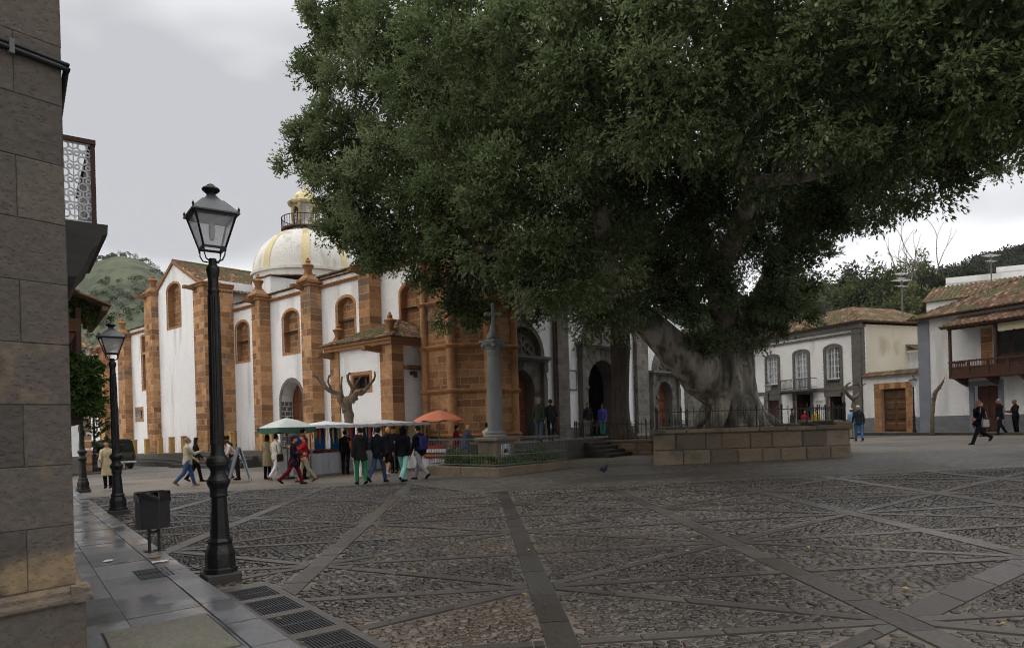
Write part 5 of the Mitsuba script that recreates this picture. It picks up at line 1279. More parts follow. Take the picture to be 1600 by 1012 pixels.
sx = np.linspace(s0 + 2.6, s1, 30); v = [(s, PB - .02 + .05 * (k > 0), 6.0 - k * .17 - .05 * (k == 2) * abs(math.sin(s * 9))) for k in range(3) for s in sx]; n = 30
m.add(v, [(r * n + i, r * n + i + 1, (r + 1) * n + i + 1, (r + 1) * n + i) for r in range(2) for i in range(n - 1)], .5, False); m.tube([(sx[0], PB - .02, 6.0), (sx[-1], PB - .02, 6.0)], .06, 8); part(AW, 'valance', m, cloth(205, 196, 170))

# houses on the slope behind
def rear_house(px_o, dirv, w, dpt, z0, z1, lb, roof='roof_tile', seed=1):
    k = thing('rear_house', lb, 'house'); fr = Fr(px_o, dirv); m = MB(fr); m.box(0, w, 0, dpt, z0, z1); part(k, 'wall', m, 'white_plaster')
    if roof: m = tile_roof(fr, -.3, w + .3, -.3, z1, dpt * .5, z1 + dpt * .22, .3, seed); part(k, 'roof', m, roof, kind='stuff'); m = tile_roof(fr, -.3, w + .3, dpt + .3, z1, dpt * .5, z1 + dpt * .22, .3, seed + 1); part(k, 'roof', m, roof, kind='stuff'); m = MB(fr); m.hull([(0, 0, z1 - .02), (0, dpt, z1 - .02), (0, dpt / 2, z1 + dpt * .21), (.2, 0, z1 - .02), (.2, dpt, z1 - .02), (.2, dpt / 2, z1 + dpt * .21)]); part(k, 'gable', m, 'white_plaster')
    else: m = MB(fr); m.box(-.1, w + .1, -.1, .1, z1, z1 + .5); part(k, 'parapet', m, 'white_plaster')
    return k
rear_house((31.5, 51.5), (.72, -.69), 7, 7, 0, 9.9, 'white house with orange roof rising behind the balcony house', seed=61)
rear_house((38.6, 60.0), (.92, -.40), 7, 7, 0, 12.9, 'flat roofed white house highest behind the balcony house', None, 63)
rear_house((49.5, 69), (.92, -.4), 12, 7, 0, 15.6, 'white flat building on the slope at the far right', None, 64)
rear_house((46.5, 80), (.95, -.3), 3, 3, 0, 12.5, 'tiny white house among the trees above the grey-trimmed house', 'roof_tile', 65)
def antenna(x, y, z, h, lb, dish=False):
    k = thing('antenna', lb, 'antenna'); m = MB(frame_at(x, y, z, .4)); m.bar((0, 0, 0), (0, 0, h), .07); part(k, 'mast', m, 'rail_grey')
    m = MB(frame_at(x, y, z, .4))
    m.bar((-.6, 0, h - .1), (.6, 0, h - .1), .04)
    for i in range(7): q = -.55 + i * .18; m.bar((q, -.35, h - .1), (q, .35, h - .1), .03)
    m.bar((-.4, 0, h - .5), (.5, 0, h - .5), .04)
    for i in range(4): q = -.35 + i * .25; m.bar((q, -.2, h - .5), (q, .2, h - .5), .03)
    part(k, 'rods', m, 'white_iron')
antenna(26.8, 46.5, 8.2, 2.6, 'television antenna on the roof above the wooden gate')
antenna(35.4, 50.0, 10.4, 2.7, 'television antenna above the orange roof behind the balcony house'); antenna(41.2, 53.2, 11.0, 3.9, 'tall antenna mast left of the flat white roofs'); antenna(38.0, 66, 9.0, 6.2, 'faint antenna pole among the trees behind the orange roof')

# ================================================================== planters, fences, cross monument
def fence(parent_name, lb, pts, z0, h, step=.24, post=2.0, mat='dull_iron', finial_=True, cat='fence'):
    k = thing(parent_name, lb, cat); L = 0
    segs = list(zip(pts[:-1], pts[1:]))
    for a, b in segs:
        a, b = np.array(a, float), np.array(b, float); Ls = np.linalg.norm(b - a); n = max(1, round(Ls / step)); np_ = max(1, round(Ls / post))
        m = MB()
        za, zb_ = (z0(a), z0(b)) if callable(z0) else (z0, z0)
        for q in (.08, h * .42 if not finial_ else h * .80): m.bar((*a, za + q), (*b, zb_ + q), .022, .03)
        if not finial_: m.bar((*a, za + h), (*b, zb_ + h), .04, .03)
        part(k, 'rail', m, mat)
        for i in range(n + 1):
            t = i / n; p = a + (b - a) * t; z = za + (zb_ - za) * t; m = MB()
            if finial_ and i % 4 == 0:
                m.lathe([(.028, z), (.028, z + h * .82), (.045, z + h * .84), (.03, z + h * .88), (.045, z + h * .93), (.0, z + h * 1.08)], 6, c=p); part(k, 'post', m, mat)
            else:
                m.bar((*p, z), (*p, z + h * (.86 if finial_ else 1.0)), .016 if finial_ else .012)
                if finial_: m.lathe([(.008, z + h * .86), (.024, z + h * .89), (.0, z + h * .97)], 4, c=p)
                part(k, 'bar', m, mat)
    return k
PL = thing('stone_planter', 'large block stone planter wall round the big tree', 'planter')
p1 = [(4.91, 23.77), (11.67, 23.65), (13.0, 26.6), (13.4, 31.0), (6.5, 31.0), (5.55, 26.6)]
core = Polygon(p1).buffer(-.05, join_style=2); m = MB(); m.flat(core, -.3, 1.20, .4); part(PL, 'core', m, 'grey_mortar')
rng = random.Random(23)
for (a, b) in zip(p1, p1[1:] + p1[:1]):
    a, b = np.array(a), np.array(b); d = b - a; L = np.linalg.norm(d); fr = Fr(a, d, (d[1], -d[0]))
    zb = float(gz(min(a[0], b[0]))) - .1
    vis = a[1] < 24.5
    z = zb
    for row, h in enumerate((.60, .58)):
        s = 0.0
        while s < L - .05:
            e = min(L, s + rng.uniform(.55, 1.05)); e = L if L - e < .3 else e
            m = MB(fr); stone_mesh(m, s + .012, e - .012, z + .012, z + h - .012, -.06, .075 + rng.uniform(-.02, .02), (rng.random(), rng.random()), None, .032, rng); part(PL, 'stone', m, 'planter_stone'); s = e
        z += h
    s = -.08
    while s < L + .05:
        e = min(L + .08, s + rng.uniform(.9, 1.5)); e = L + .08 if L - e < .4 else e
        m = MB(fr); m.box(s + .006, e - .006, -.42, .10, z + .004, z + .15 + rng.uniform(-.01, .01), (rng.uniform(.1, .7), .5), ch=.03); part(PL, 'coping_stone', m, 'planter_stone'); s = e
TOPZ = z + .14
fence('iron_fence', 'black iron fence with spear finials on the big planter', [p1[5], p1[0], p1[1], p1[2], p1[3]] if 0 else [tuple(np.array(p) * .97 + np.array((9.2, 27.3)) * .03) for p in (p1[4], p1[5], p1[0], p1[1], p1[2], p1[3])], TOPZ - .02, .80, .22)
m = MB(); v, f = grid_mesh(np.linspace(4.9, 13.4, 24), np.linspace(23.9, 30.9, 18), lambda x, y: 1.18 + .12 * meshkit.fbm(np.stack([x, y, x * 0], -1), 3, 4)); 
inside = shapely.contains_xy(core.buffer(-.3), v[:, 0], v[:, 1]); f = f[inside[f].all(1)]; m.add(v, f, .3, False); part(PL, 'soil', m, 'hill_wood')
PM = thing('stone_planter', 'lower weathered planter wall with steps beside the church front', 'planter')
p2 = [(2.9, 32.6), (6.3, 30.9), (9.5, 36.0), (5.6, 37.6)]
m = MB(); m.flat(Polygon(p2).buffer(-.04, join_style=2), -.3, .66, .4); part(PM, 'core', m, 'grey_mortar')
for (a, b) in zip(p2, p2[1:] + p2[:1]):
    a, b = np.array(a), np.array(b); d = b - a; L = np.linalg.norm(d); fr = Fr(a, d, (d[1], -d[0])); z = -.1
    for h in (.40, .38):
        s = 0.0
        while s < L - .05:
            e = min(L, s + rng.uniform(.5, .9)); e = L if L - e < .3 else e
            m = MB(fr); stone_mesh(m, s + .01, e - .01, z + .01, z + h - .01, -.05, .06, (rng.uniform(.3, 1), rng.random()), None, .02, rng); part(PM, 'stone', m, 'planter_stone'); s = e
        z += h
    m = MB(fr); m.box(-.06, L + .06, -.4, .08, z, z + .12, ch=.03); part(PM, 'coping_stone', m, 'planter_stone')
fence('iron_fence', 'black iron fence with spear finials on the lower planter', [tuple(np.array(p) * .97 + np.array((6, 34.2)) * .03) for p in (p2[3], p2[0], p2[1], p2[2])], .78, .92, .22)

V1 = np.array([-.46, 21.86]); MA, MBv = V1 + 3.5 * A2, V1 + 3.9 * B2; V3 = MA + 3.9 * B2
MP = thing('flower_bed', 'square raised bed with stone kerb round the cross column', 'flower bed')
ring = Polygon([V1, MBv, V3, MA]); g_ = lambda p: float(gz(p[0]))
corners = [V1, MBv, V3, MA]
for a, b in zip(corners, corners[1:] + corners[:1]):
    d = b - a; L = np.linalg.norm(d); fr = Fr(a, d, (-d[1], d[0])); s = 0
    n = 2 if L < 3.7 else 2
    for i in range(n):
        m = MB(fr); m.box(L * i / n + .006, L * (i + 1) / n - .006, .0, .26, -.2, .28, (.4 + .2 * i, .5), ch=.02); part(MP, 'kerb_stone', m, 'planter_stone')
m = MB(); m.flat(ring.buffer(-.2), -.2, .22, .3); part(MP, 'soil', m, 'hill_wood')
ins = [tuple(np.array(p) + (ring.centroid.coords[0] - np.array(p)) * .05) for p in corners]
fence('metal_railing', 'thin grey metal railing round the flower bed', ins + [ins[0]], .28, .92, .13, 2.0, 'rail_grey', False, 'railing')
CC = np.array(ring.centroid.coords[0]); CC = np.array([-.60, 24.45])
CX_ = thing('cross_column', 'grey stone column carrying a cross in the flower bed', 'monument')
fr = frame_at(CC[0], CC[1], 0, math.atan2(B2[1], B2[0]))
m = MB(fr); m.box(-.55, .55, -.55, .55, .1, .42, ch=.02).box(-.46, .46, -.46, .46, .42, 1.08, ch=.015).box(-.56, .56, -.56, .56, 1.08, 1.22, ch=.03); part(CX_, 'pedestal', m, 'planter_stone')
m = MB(fr); m.box(-.24, .24, -.475, -.455, .5, .98); part(CX_, 'plaque', m, 'white_paint', label='white plaque behind an ironwork rose on the pedestal')
m = MB(fr)
for q in (-.20, -.10, .10, .20): m.bar((q, -.49, .5), (q, -.49, .98), .012)
for a in range(5): m.ball((.055 * math.cos(a * 1.257), -.49, .74 + .055 * math.sin(a * 1.257)), (.035, .015, .035))
m.lathe([(.0, -.02), (.08, 0), (.0, .02)], 8, c=(0, 0), fr=Fr(fr.w((0, -.49, 0))[:2], fr.m[0][:2], None, .74)); part(CX_, 'ironwork', m, 'dull_iron')
pmat('column_stone', lambda p, n, uv: mix((.115, .125, .125), (.20, .21, .20), fbm(p.x * 3, p.y * 3, p.z * 1.2, 4)), 0.75, 0.3)
m = MB(fr); m.lathe([(.42, 1.20), (.44, 1.26), (.36, 1.32), (.38, 1.38), (.31, 1.44)], 24); part(CX_, 'column_base', m, 'column_stone')
m = MB(fr); m.lathe([(.275, 1.42), (.28, 2.2), (.265, 3.2), (.23, 4.12), (.25, 4.16), (.23, 4.20)], 28); part(CX_, 'shaft', m, 'column_stone')
m = MB(fr); m.lathe([(.23, 4.18), (.26, 4.25), (.24, 4.30), (.30, 4.42), (.40, 4.52), (.42, 4.60)], 24); m.box(-.38, .38, -.38, .38, 4.58, 4.68, ch=.03)
for a in range(4): m.ball((.35 * math.cos(a * math.pi / 2 + .785), .35 * math.sin(a * math.pi / 2 + .785), 4.5), (.09, .09, .11))
part(CX_, 'capital', m, 'column_stone')
m = MB(fr); m.hull([(-.25, -.2, 4.68), (.25, -.2, 4.68), (.25, .2, 4.68), (-.25, .2, 4.68), (-.1, -.08, 5.0), (.1, -.08, 5.0), (.1, .08, 5.0), (-.1, .08, 5.0)], hard=False); m.tube([(0, 0, 4.9), (0, 0, 5.18), (.01, 0, 5.3)], [.12, .10, .05], 8)
part(CX_, 'cross_foot', m, 'column_stone')
frc = frame_at(CC[0] + .03, CC[1], 0, .18)
m = MB(frc); m.box(-.055, .055, -.055, .055, 5.2, 5.93, ch=.012).box(-.24, .24, -.05, .05, 5.56, 5.67, ch=.012)
for x, z in ((-.26, 5.615), (.26, 5.615), (0, 5.95)): m.ball((x, 0, z), .075)
part(CX_, 'cross', m, 'column_stone')
# plants in the bed, countable clumps
nr = np.random.default_rng(33)
for i, (u, w, s, lb) in enumerate(((.6, 2.6, .34, 'low green leafy clump at the left end of the flower bed'), (.6, 1.9, .38, 'green leafy clump left of the cross pedestal'), (.55, 1.1, .30, 'small bright clump in front of the cross pedestal'), (1.3, .6, .26, 'low clump near the front corner of the flower bed'), (2.4, .55, .42, 'rounded bright green bush right of the cross pedestal'), (3.1, .6, .34, 'low green clump at the right end of the flower bed'), (1.2, 3.0, .36, 'grey-green clump behind the left railing of the flower bed'))):
    p = V1 + B2 * u + A2 * w; m = MB()
    m.add(*bushy(nr, (p[0], p[1], .22 + s * .55), (s * 1.2, s * 1.2, s * .7), 700, .13, .035, .6, droop=-.5, wild=.6), False)
    single('bed_plant', m, 'garden_leaf', lb, 'plant')
# pigeon on the setts
m = MB(frame_at(2.83, 21.4, .07, .5)); m.ball((0, 0, .12), (.14, .075, .08), n=8); m.hull([(-.1, -.03, .13), (-.1, .03, .13), (-.26, -.03, .08), (-.26, .03, .08), (-.1, 0, .10)]); m.tube([(.08, 0, .15), (.12, 0, .20), (.13, 0, .22)], [.045, .032, .03], 8); m.ball((.14, 0, .235), .034); m.hull([(.16, -.008, .235), (.16, .008, .235), (.19, 0, .225), (.16, 0, .225)])
for s in (-.03, .03): m.bar((.0, s, .06), (.01, s, 0), .010); m.bar((.01, s, .004), (.05, s, .004), .01)
single('pigeon', m, cloth(52, 54, 62), 'dark grey pigeon standing on the setts before the planters', 'pigeon')
# ================================================================== the big laurel and other trees
LOBES = [(7.14, 23.50, 6.48, 0.8), (9.46, 24.00, 5.74, 0.9), (6.09, 24.50, 5.92, 1.0), (-7.39, 27.50, 17.03, 0.9), (-7.53, 27.50, 18.32, 0.8), (-7.20, 27.00, 15.73, 0.9), (-7.25, 26.50, 11.68, 0.9), (-8.06, 27.00, 12.47, 0.9), (-6.13, 25.50, 8.96, 1.0), (-5.55, 26.00, 12.61, 1.6), (-4.71, 26.00, 16.49, 1.8), (-4.98, 25.00, 8.20, 0.8), (-5.91, 27.50, 11.70, 2.2), (-4.84, 27.00, 9.72, 1.8), (-6.78, 27.50, 17.40, 1.3), (-5.9, 27.6, 19.6, 1.6), (-5.63, 27.0, 17.59, 2.3), (-7.15, 27.5, 17.92, 1.1), (-6.78, 27.0, 12.68, 1.7), (-7.91, 27.0, 13.22, 0.9), (-5.61, 26.0, 10.18, 1.6), (-6.35, 26.50, 10.31, 0.8), (-4.18, 25.5, 14.52, 2.7), (-3.36, 24.0, 10.15, 2.6), (-2.29, 24.0, 16.2, 3.0), (-4.42, 24.5, 8.05, 0.8), (-2.64, 27.60, 8.93, 2.28), (-1.64, 27.60, 7.48, 1.32), (-0.28, 20.0, 11.86, 3.0), (0.36, 19.0, 8.3, 2.6), (-0.32, 27.06, 8.33, 1.98), (2.24, 17.5, 11.17, 2.9), (3.48, 21.70, 9.96, 3.10), (1.64, 20.0, 6.74, 2.2), (1.42, 27.50, 6.72, 1.38), (2.98, 23.5, 5.61, 1.3), (4.58, 25.0, 6.05, 1.2), (-2.20, 27.50, 6.54, 1.04), (-1.32, 28.05, 6.25, 0.55), (4.14, 16.0, 10.15, 3.0), (6.16, 22.62, 9.41, 2.67), (5.60, 25.20, 7.72, 2.02), (8.15, 26.0, 5.4, 1.3), (7.48, 26.3, 4.48, 0.8), (9.54, 26.5, 4.94, 0.9), (8.41, 21.70, 11.05, 3.22), (9.1, 24.5, 6.76, 1.5), (6.91, 15.5, 9.66, 2.8), (10.89, 21.46, 9.87, 2.55), (11.14, 20.5, 8.74, 1.3), (10.89, 25.30, 9.26, 1.72), (11.32, 24.0, 8.64, 1.0), (10.5, 22.0, 8.13, 1.0), (9.92, 17.0, 8.61, 1.8), (8.65, 14.5, 9.35, 2.6), (10.17, 15.0, 8.44, 1.5), (9.71, 13.5, 9.16, 2.3), (10.41, 14.0, 8.19, 1.0), (10.69, 16.5, 7.68, 0.7), (10.38, 17.0, 7.96, 0.9), (10.6, 26.0, 5.82, 1.0), (10.95, 25.0, 7.52, 0.9), (11.17, 13.0, 8.71, 2.5), (11.86, 14.5, 8.43, 1.2), (14.98, 15.0, 9.17, 3.0), (0.44, 21.0, 17.46, 3.6), (3.43, 18.0, 15.63, 3.6), (6.04, 16.0, 13.7, 3.4), (8.19, 14.5, 12.49, 3.2), (10.53, 14.0, 11.92, 3.0), (12.98, 19.0, 19.89, 4), (21.08, 26.0, 14.31, 4), (20.01, 26.0, 19.7, 5), (7.22, 30.0, 8.29, 2.5), (1.89, 30.0, 9.0, 2.4), (5.12, 26.0, 10.36, 3.0), (9.43, 28.0, 10.14, 2.5), (10.81, 25.0, 11.04, 3), (12.67, 22.0, 11.89, 3), (0.29, 25.0, 12.04, 3), (7.09, 24.0, 13.68, 4), (3.02, 24.0, 13.12, 3.5), (10.18, 21.0, 13.45, 4), (-2.11, 26.0, 13.49, 3)]
LIMB_CLEAR = (((8.71, 27.0, 5.29), (7.69, 25.0, 6.67)), ((7.69, 25.0, 6.67), (7.39, 21.0, 8.0)), ((7.39, 21.0, 8.0), (7.1, 19.0, 8.3)), ((7.1, 18.6, 7.9), (8.46, 15.8, 7.9)), ((4.3, 25.5, 6.1), (2.78, 20.0, 8.37)))
def laurel_crown(lobes, seed, per_m2=.36, per=(76, 7), L=.140, W=.064):
    """lobes carry boughs, boughs carry fans of twigs, twigs carry leaves; dark gaps stay between the boughs"""
    nr = np.random.default_rng(seed)
    lob = np.array(lobes, float); C, R = lob[:, :3], lob[:, 3]
    pts, nor, siz = [], [], []
    for i in range(len(lob)):
        far = .42 if C[i, 1] > 28.5 or C[i, 2] > .62 * C[i, 1] + 3.5 else 1.0       # fewer boughs at the back and top
        n = max(5, int(4 * math.pi * R[i] ** 2 * per_m2 * far))
        g = np.arange(n) + .5; ph = np.arccos(1 - 2 * g / n); th = math.pi * (1 + 5 ** .5) * g + nr.uniform(0, 6)
        u = unit(np.stack([np.cos(th) * np.sin(ph), np.sin(th) * np.sin(ph), np.cos(ph)], 1) + nr.normal(0, .12, (n, 3)))
        br = nr.uniform(.65, 1.15, n) * min(1, .55 + .25 * R[i])
        rr = (R[i] - br * .72 + nr.normal(0, .26, n))[:, None]
        p = C[i] + u * rr * np.array([1, 1, .92])
        d = np.linalg.norm(p[:, None] - C[None], axis=2) / R[None]
        d[:, i] = 9
        keep = d.min(1) > .72
        pts.append(p[keep]); nor.append(u[keep]); siz.append(br[keep])
    P, N, S = np.vstack(pts), np.vstack(nor), np.concatenate(siz)
    m, (K, q) = len(P), per
    ct = np.clip(.46 + nr.normal(0, .20, m), 0, 1)
    tw = unit(N[:, None] * .80 + nr.normal(0, .60, (m, K, 3)) * np.array([1, 1, .75]) + np.array([0, 0, .22]))
    ln = S[:, None] * nr.uniform(.62, 1.15, (m, K))
    t = 1 - nr.uniform(0, 1, (m, K, q)) ** 1.5 * .62
    pos = P[:, None, None] + tw[:, :, None] * (t * ln[..., None])[..., None] + nr.normal(0, .028, (m, K, q, 3))
    dire = unit(tw[:, :, None] * 1.0 + .62 * nr.normal(0, 1, (m, K, q, 3)) + np.array([0, 0, -.10])).reshape(-1, 3)
    side = unit(np.cross(dire, nr.normal(0, .7, dire.shape) + np.array([0, 0, 1.3])))
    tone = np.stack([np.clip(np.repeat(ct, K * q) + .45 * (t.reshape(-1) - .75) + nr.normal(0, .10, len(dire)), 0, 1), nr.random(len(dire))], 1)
    v, f, tt = leaf_quads(pos.reshape(-1, 3), dire, side, L * nr.uniform(.7, 1.3, len(dire)), W * nr.uniform(.8, 1.2, len(dire)), tone)
    # inner, older foliage filling the lobes
    n = int(2600 * (R ** 2).sum() / 10)
    k = nr.choice(len(lob), n, p=R ** 2 / (R ** 2).sum())
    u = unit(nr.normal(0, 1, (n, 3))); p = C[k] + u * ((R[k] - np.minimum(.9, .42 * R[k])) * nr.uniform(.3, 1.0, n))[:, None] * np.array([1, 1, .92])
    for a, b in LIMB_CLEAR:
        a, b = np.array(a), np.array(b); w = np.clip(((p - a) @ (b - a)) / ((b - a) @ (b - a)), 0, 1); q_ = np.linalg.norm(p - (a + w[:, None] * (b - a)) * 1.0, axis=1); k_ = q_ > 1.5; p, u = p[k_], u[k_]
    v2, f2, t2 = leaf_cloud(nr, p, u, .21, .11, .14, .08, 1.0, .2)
    return np.vstack([v, v2]), np.vstack([f, f2 + len(v)]), np.vstack([tt, t2])
BT = thing('laurel_tree', 'huge dark green laurel tree with pale buttressed trunk in the stone planter', 'tree')
v, f, t = laurel_crown(LOBES, 5); m = MB(); m.add(v, f, t, False); NLEAF = len(v) // 4
part(BT, 'crown', m, 'laurel_leaf', smooth=False, label='wide crown of small glossy leaves in ragged clumps')
def buttressed(c, z0, z1, r0, r1, flare, seed, n=72, k=26, lobes=6):
    th = np.arange(n) * 2 * np.pi / n; V = []
    for i in range(k):
        t = i / (k - 1); z = z0 + (z1 - z0) * t ** 1.15
        r = r1 + (r0 - r1) * (1 - t) ** 1.2 + flare * math.exp(-t * 7.5)
        amp = .27 * (1 - .5 * t) + .30 * math.exp(-t * 7)
        p = np.stack([np.cos(th) * 1.6, np.sin(th) * 1.6, np.full(n, z * .22)], 1)
        wob = meshkit.fbm(p * 1.3 + seed, 3, seed)
        rad = r * (1 + amp * (np.cos(lobes * th + seed + 3 * (wob - .5) + .35 * z) * .55 + 1.5 * (wob - .5)) + .20 * (meshkit.fbm(np.stack([np.cos(th) * 5, np.sin(th) * 5, np.full(n, z * .7)], 1), 3, seed + 1) - .5))
        V.append(np.stack([c[0] + (.25 * t) * 0 + rad * np.cos(th), c[1] + rad * np.sin(th), np.full(n, z)], 1))
    V = np.vstack(V); j = np.arange(n)
    F = np.vstack([np.stack([i * n + j, i * n + (j + 1) % n, (i + 1) * n + (j + 1) % n, (i + 1) * n + j], 1) for i in range(k - 1)])
    return V, F
def limb_path(pts, rad, seed, sub=5, wob=.12):
    pts = np.array(pts, float); rad = np.array(rad, float); nr = np.random.default_rng(seed)
    t = np.arange(len(pts)); tt = np.linspace(0, len(pts) - 1, (len(pts) - 1) * sub + 1)
    from scipy.interpolate import CubicSpline
    P = CubicSpline(t, pts)(tt); R = np.interp(tt, t, rad)
    P += (meshkit.noise(np.stack([tt * 1.3, tt * 0, tt * 0 + seed], -1)) - .5)[:, None] * nr.normal(0, 1.6 * wob + .1, 3) * R[:, None]; R = R * (.86 + .3 * meshkit.noise(np.stack([tt * 1.1, tt * 0 + 5, tt * 0 + seed], -1)))
    return P, R
m = MB(); v, f = buttressed((8.92, 27.55), 1.05, 4.6, 1.02, .78, .62, 3); m.add(v, f, .6, False)
for a, L in ((-.35, 2.0), (-1.3, 1.4), (-2.3, 1.7), (2.8, 1.5), (.6, 1.7), (1.8, 1.6)):
    x, y = 8.92 + math.cos(a) * .8, 27.55 + math.sin(a) * .8
    P, R = limb_path([(x, y, 2.35), (8.92 + math.cos(a) * 1.25, 27.55 + math.sin(a) * 1.25, 1.65), (8.92 + math.cos(a) * L, 27.55 + math.sin(a) * L, 1.10)], [.30, .24, .10], int(a * 10) + 50); m.tube(P, R, 10)
part(BT, 'trunk', m, 'bark', label='massive pale trunk with folded buttress roots')
LI = (([(8.5, 27.45, 2.7), (7.6, 27.2, 3.55), (7.03, 27.0, 4.07), (5.45, 26.5, 5.31), (4.4, 26.0, 6.24), (3.9, 25.7, 7.1)], [.85, .80, .74, .60, .48, .40]),
      ([(4.31, 25.5, 6.15), (3.6, 23.5, 6.8), (3.07, 21.5, 7.48), (2.78, 20.5, 8.37), (2.56, 20.0, 9.52)], [.40, .33, .27, .2, .1]),
      ([(9.11, 27.6, 3.55), (8.71, 27.0, 5.29), (7.69, 25.0, 6.67), (7.61, 23.0, 7.55), (7.39, 21.0, 8.01), (7.1, 19.5, 8.32)], [.78, .50, .40, .34, .28, .24]),
      ([(7.1, 19.5, 8.29), (7.55, 18.5, 8.1), (8.22, 17.5, 7.92), (8.46, 16.5, 8.05), (8.74, 16.0, 8.37)], [.23, .18, .14, .10, .06]),
      ([(7.15, 19.8, 8.2), (6.62, 19.5, 9.4), (6.11, 19.5, 10.87)], [.20, .15, .08]),
      ([(9.2, 27.9, 3.3), (9.6, 28.2, 4.6), (11.03, 29.0, 7.14), (13.19, 30.0, 10.65), (15.27, 30.0, 14.25)], [.75, .6, .46, .34, .15]),
      ([(4.4, 26.0, 6.24), (2.0, 26.2, 7.6), (-1.0, 26, 8.4), (-3.6, 25.5, 9.6)], [.34, .26, .18, .08]),
      ([(8.9, 27.6, 5.2), (7.5, 26, 8.5), (6.2, 23, 10.5), (5.2, 20, 11.0)], [.45, .34, .24, .1]))
for i, (p, r) in enumerate(LI):
    P, R = limb_path(p, r, 70 + i); m = MB(); m.tube(P, R, 16, t=.6); part(BT, 'limb', m, 'bark')
ST = thing('laurel_tree', 'second tree with straight rough dark trunk in the lower planter', 'tree')
v, f, t = laurel_crown([(5.2, 33.0, 9.0, 2.6), (3.6, 33.5, 8.4, 1.7), (6.8, 33.6, 8.2, 1.8), (5.0, 34.5, 11.5, 3.0), (4.4, 32.2, 7.0, 1.3), (5.6, 32.2, 6.9, 1.2)], 8); m = MB(); m.add(v, f, t, False); part(ST, 'crown', m, 'laurel_leaf', smooth=False)
P, R = limb_path([(5.28, 32.6, .5), (5.22, 32.5, .95), (5.23, 32.5, 2.2), (5.25, 32.55, 4.2), (5.25, 32.6, 6.2), (5.22, 32.8, 9.0)], [.72, .60, .50, .44, .40, .25], 90, 8, .05); m = MB(); m.tube(P, R, 20); part(ST, 'trunk', m, 'rough_bark')

def knobby(key, paths, bark, seed, part_name='limb'):
    for i, (p, r) in enumerate(paths):
        P, R = limb_path(p, r, seed + i, 7, .35); R = R * .60
        nr = np.random.default_rng(seed + 100 + i); R = R * (1 + .22 * (nr.random(len(R)) - .4))
        m = MB(); m.tube(P, R, 10)
        for q in range(2, len(P), 4): m.ball(P[q] + nr.normal(0, R[q] * .6, 3), R[q] * nr.uniform(.55, .85), n=6)
        m.ball(P[-1], R[-1] * 1.35, n=6)
        part(key, 'trunk' if i == 0 else part_name, m, bark)
PT = thing('pollarded_tree', 'bare pollarded tree with knobbly raised arms behind the market stall', 'tree')
knobby(PT, [([(-7.2, 30.05, -.2), (-7.18, 30, 1.2), (-7.16, 30.0, 2.22), (-7.22, 30.0, 2.9)], [.36, .33, .32, .26]),
    ([(-7.29, 30.0, 2.5), (-7.5, 29.95, 3.0), (-7.83, 29.9, 3.28), (-8.25, 29.9, 3.66), (-8.62, 29.85, 4.02)], [.22, .20, .16, .11, .06]),
    ([(-7.1, 30.0, 2.7), (-6.75, 30.0, 3.15), (-6.5, 30, 3.2), (-6.28, 30.0, 3.5), (-6.05, 30, 3.75), (-5.97, 30.0, 4.10)], [.22, .17, .13, .11, .09, .06]),
    ([(-7.83, 29.9, 3.28), (-7.95, 29.8, 3.6), (-7.90, 29.8, 4.0)], [.10, .08, .06]),
    ([(-8.05, 29.9, 3.45), (-8.25, 30.2, 3.75), (-8.4, 30.2, 3.95)], [.07, .05, .035]),
    ([(-7.22, 30.0, 2.9), (-7.02, 30.1, 3.4), (-7.16, 30.1, 3.75), (-7.10, 30.1, 4.1)], [.18, .13, .10, .07]),
    ([(-6.95, 30.0, 3.35), (-6.75, 29.8, 3.6), (-6.55, 29.8, 3.9)], [.12, .09, .05]),
    ([(-7.4, 30.1, 3.0), (-7.55, 30.4, 3.5), (-7.5, 30.4, 3.95)], [.12, .09, .06])], 'plane_bark', 7)
for i, (lb, paths) in enumerate((('bare pollarded trunk with knotted heart-shaped top by the grey house corner', [([(19.2, 38.6, .4), (19.22, 38.6, 1.4), (19.35, 38.6, 2.6)], [.22, .17, .15]), ([(19.35, 38.6, 2.5), (18.95, 38.5, 2.85), (18.85, 38.5, 3.2), (19.1, 38.5, 3.45)], [.15, .14, .13, .08]), ([(19.4, 38.6, 2.6), (19.8, 38.7, 2.95), (19.75, 38.7, 3.3), (19.4, 38.7, 3.35)], [.15, .13, .12, .09]), ([(19.75, 38.7, 3.2), (20.1, 38.7, 3.4)], [.07, .04])]),
        ('lone slanting bare pollard against the white wall left of the balcony', [([(22.5, 36.6, .5), (22.55, 36.6, 1.4), (22.65, 36.6, 2.4), (22.95, 36.6, 3.0), (23.1, 36.5, 3.3)], [.20, .16, .15, .13, .07]), ([(22.65, 36.6, 2.4), (22.7, 36.6, 2.75), (23.0, 36.6, 2.95)], [.15, .15, .1]), ([(23.05, 36.5, 3.2), (23.2, 36.5, 3.5)], [.05, .03])]),
        ('bare leaning pollard under the wooden balcony', [([(26.9, 35.6, .5), (26.75, 35.6, 1.5), (26.45, 35.6, 2.5), (26.1, 35.6, 2.95)], [.17, .15, .15, .13]), ([(26.3, 35.6, 2.7), (25.9, 35.6, 3.1), (25.7, 35.6, 3.35)], [.13, .12, .08]), ([(25.9, 35.6, 3.1), (26.1, 35.6, 3.4)], [.08, .06])]))):
    k = thing('pollarded_tree', lb, 'tree'); knobby(k, paths, 'plane_bark', 30 + 10 * i)

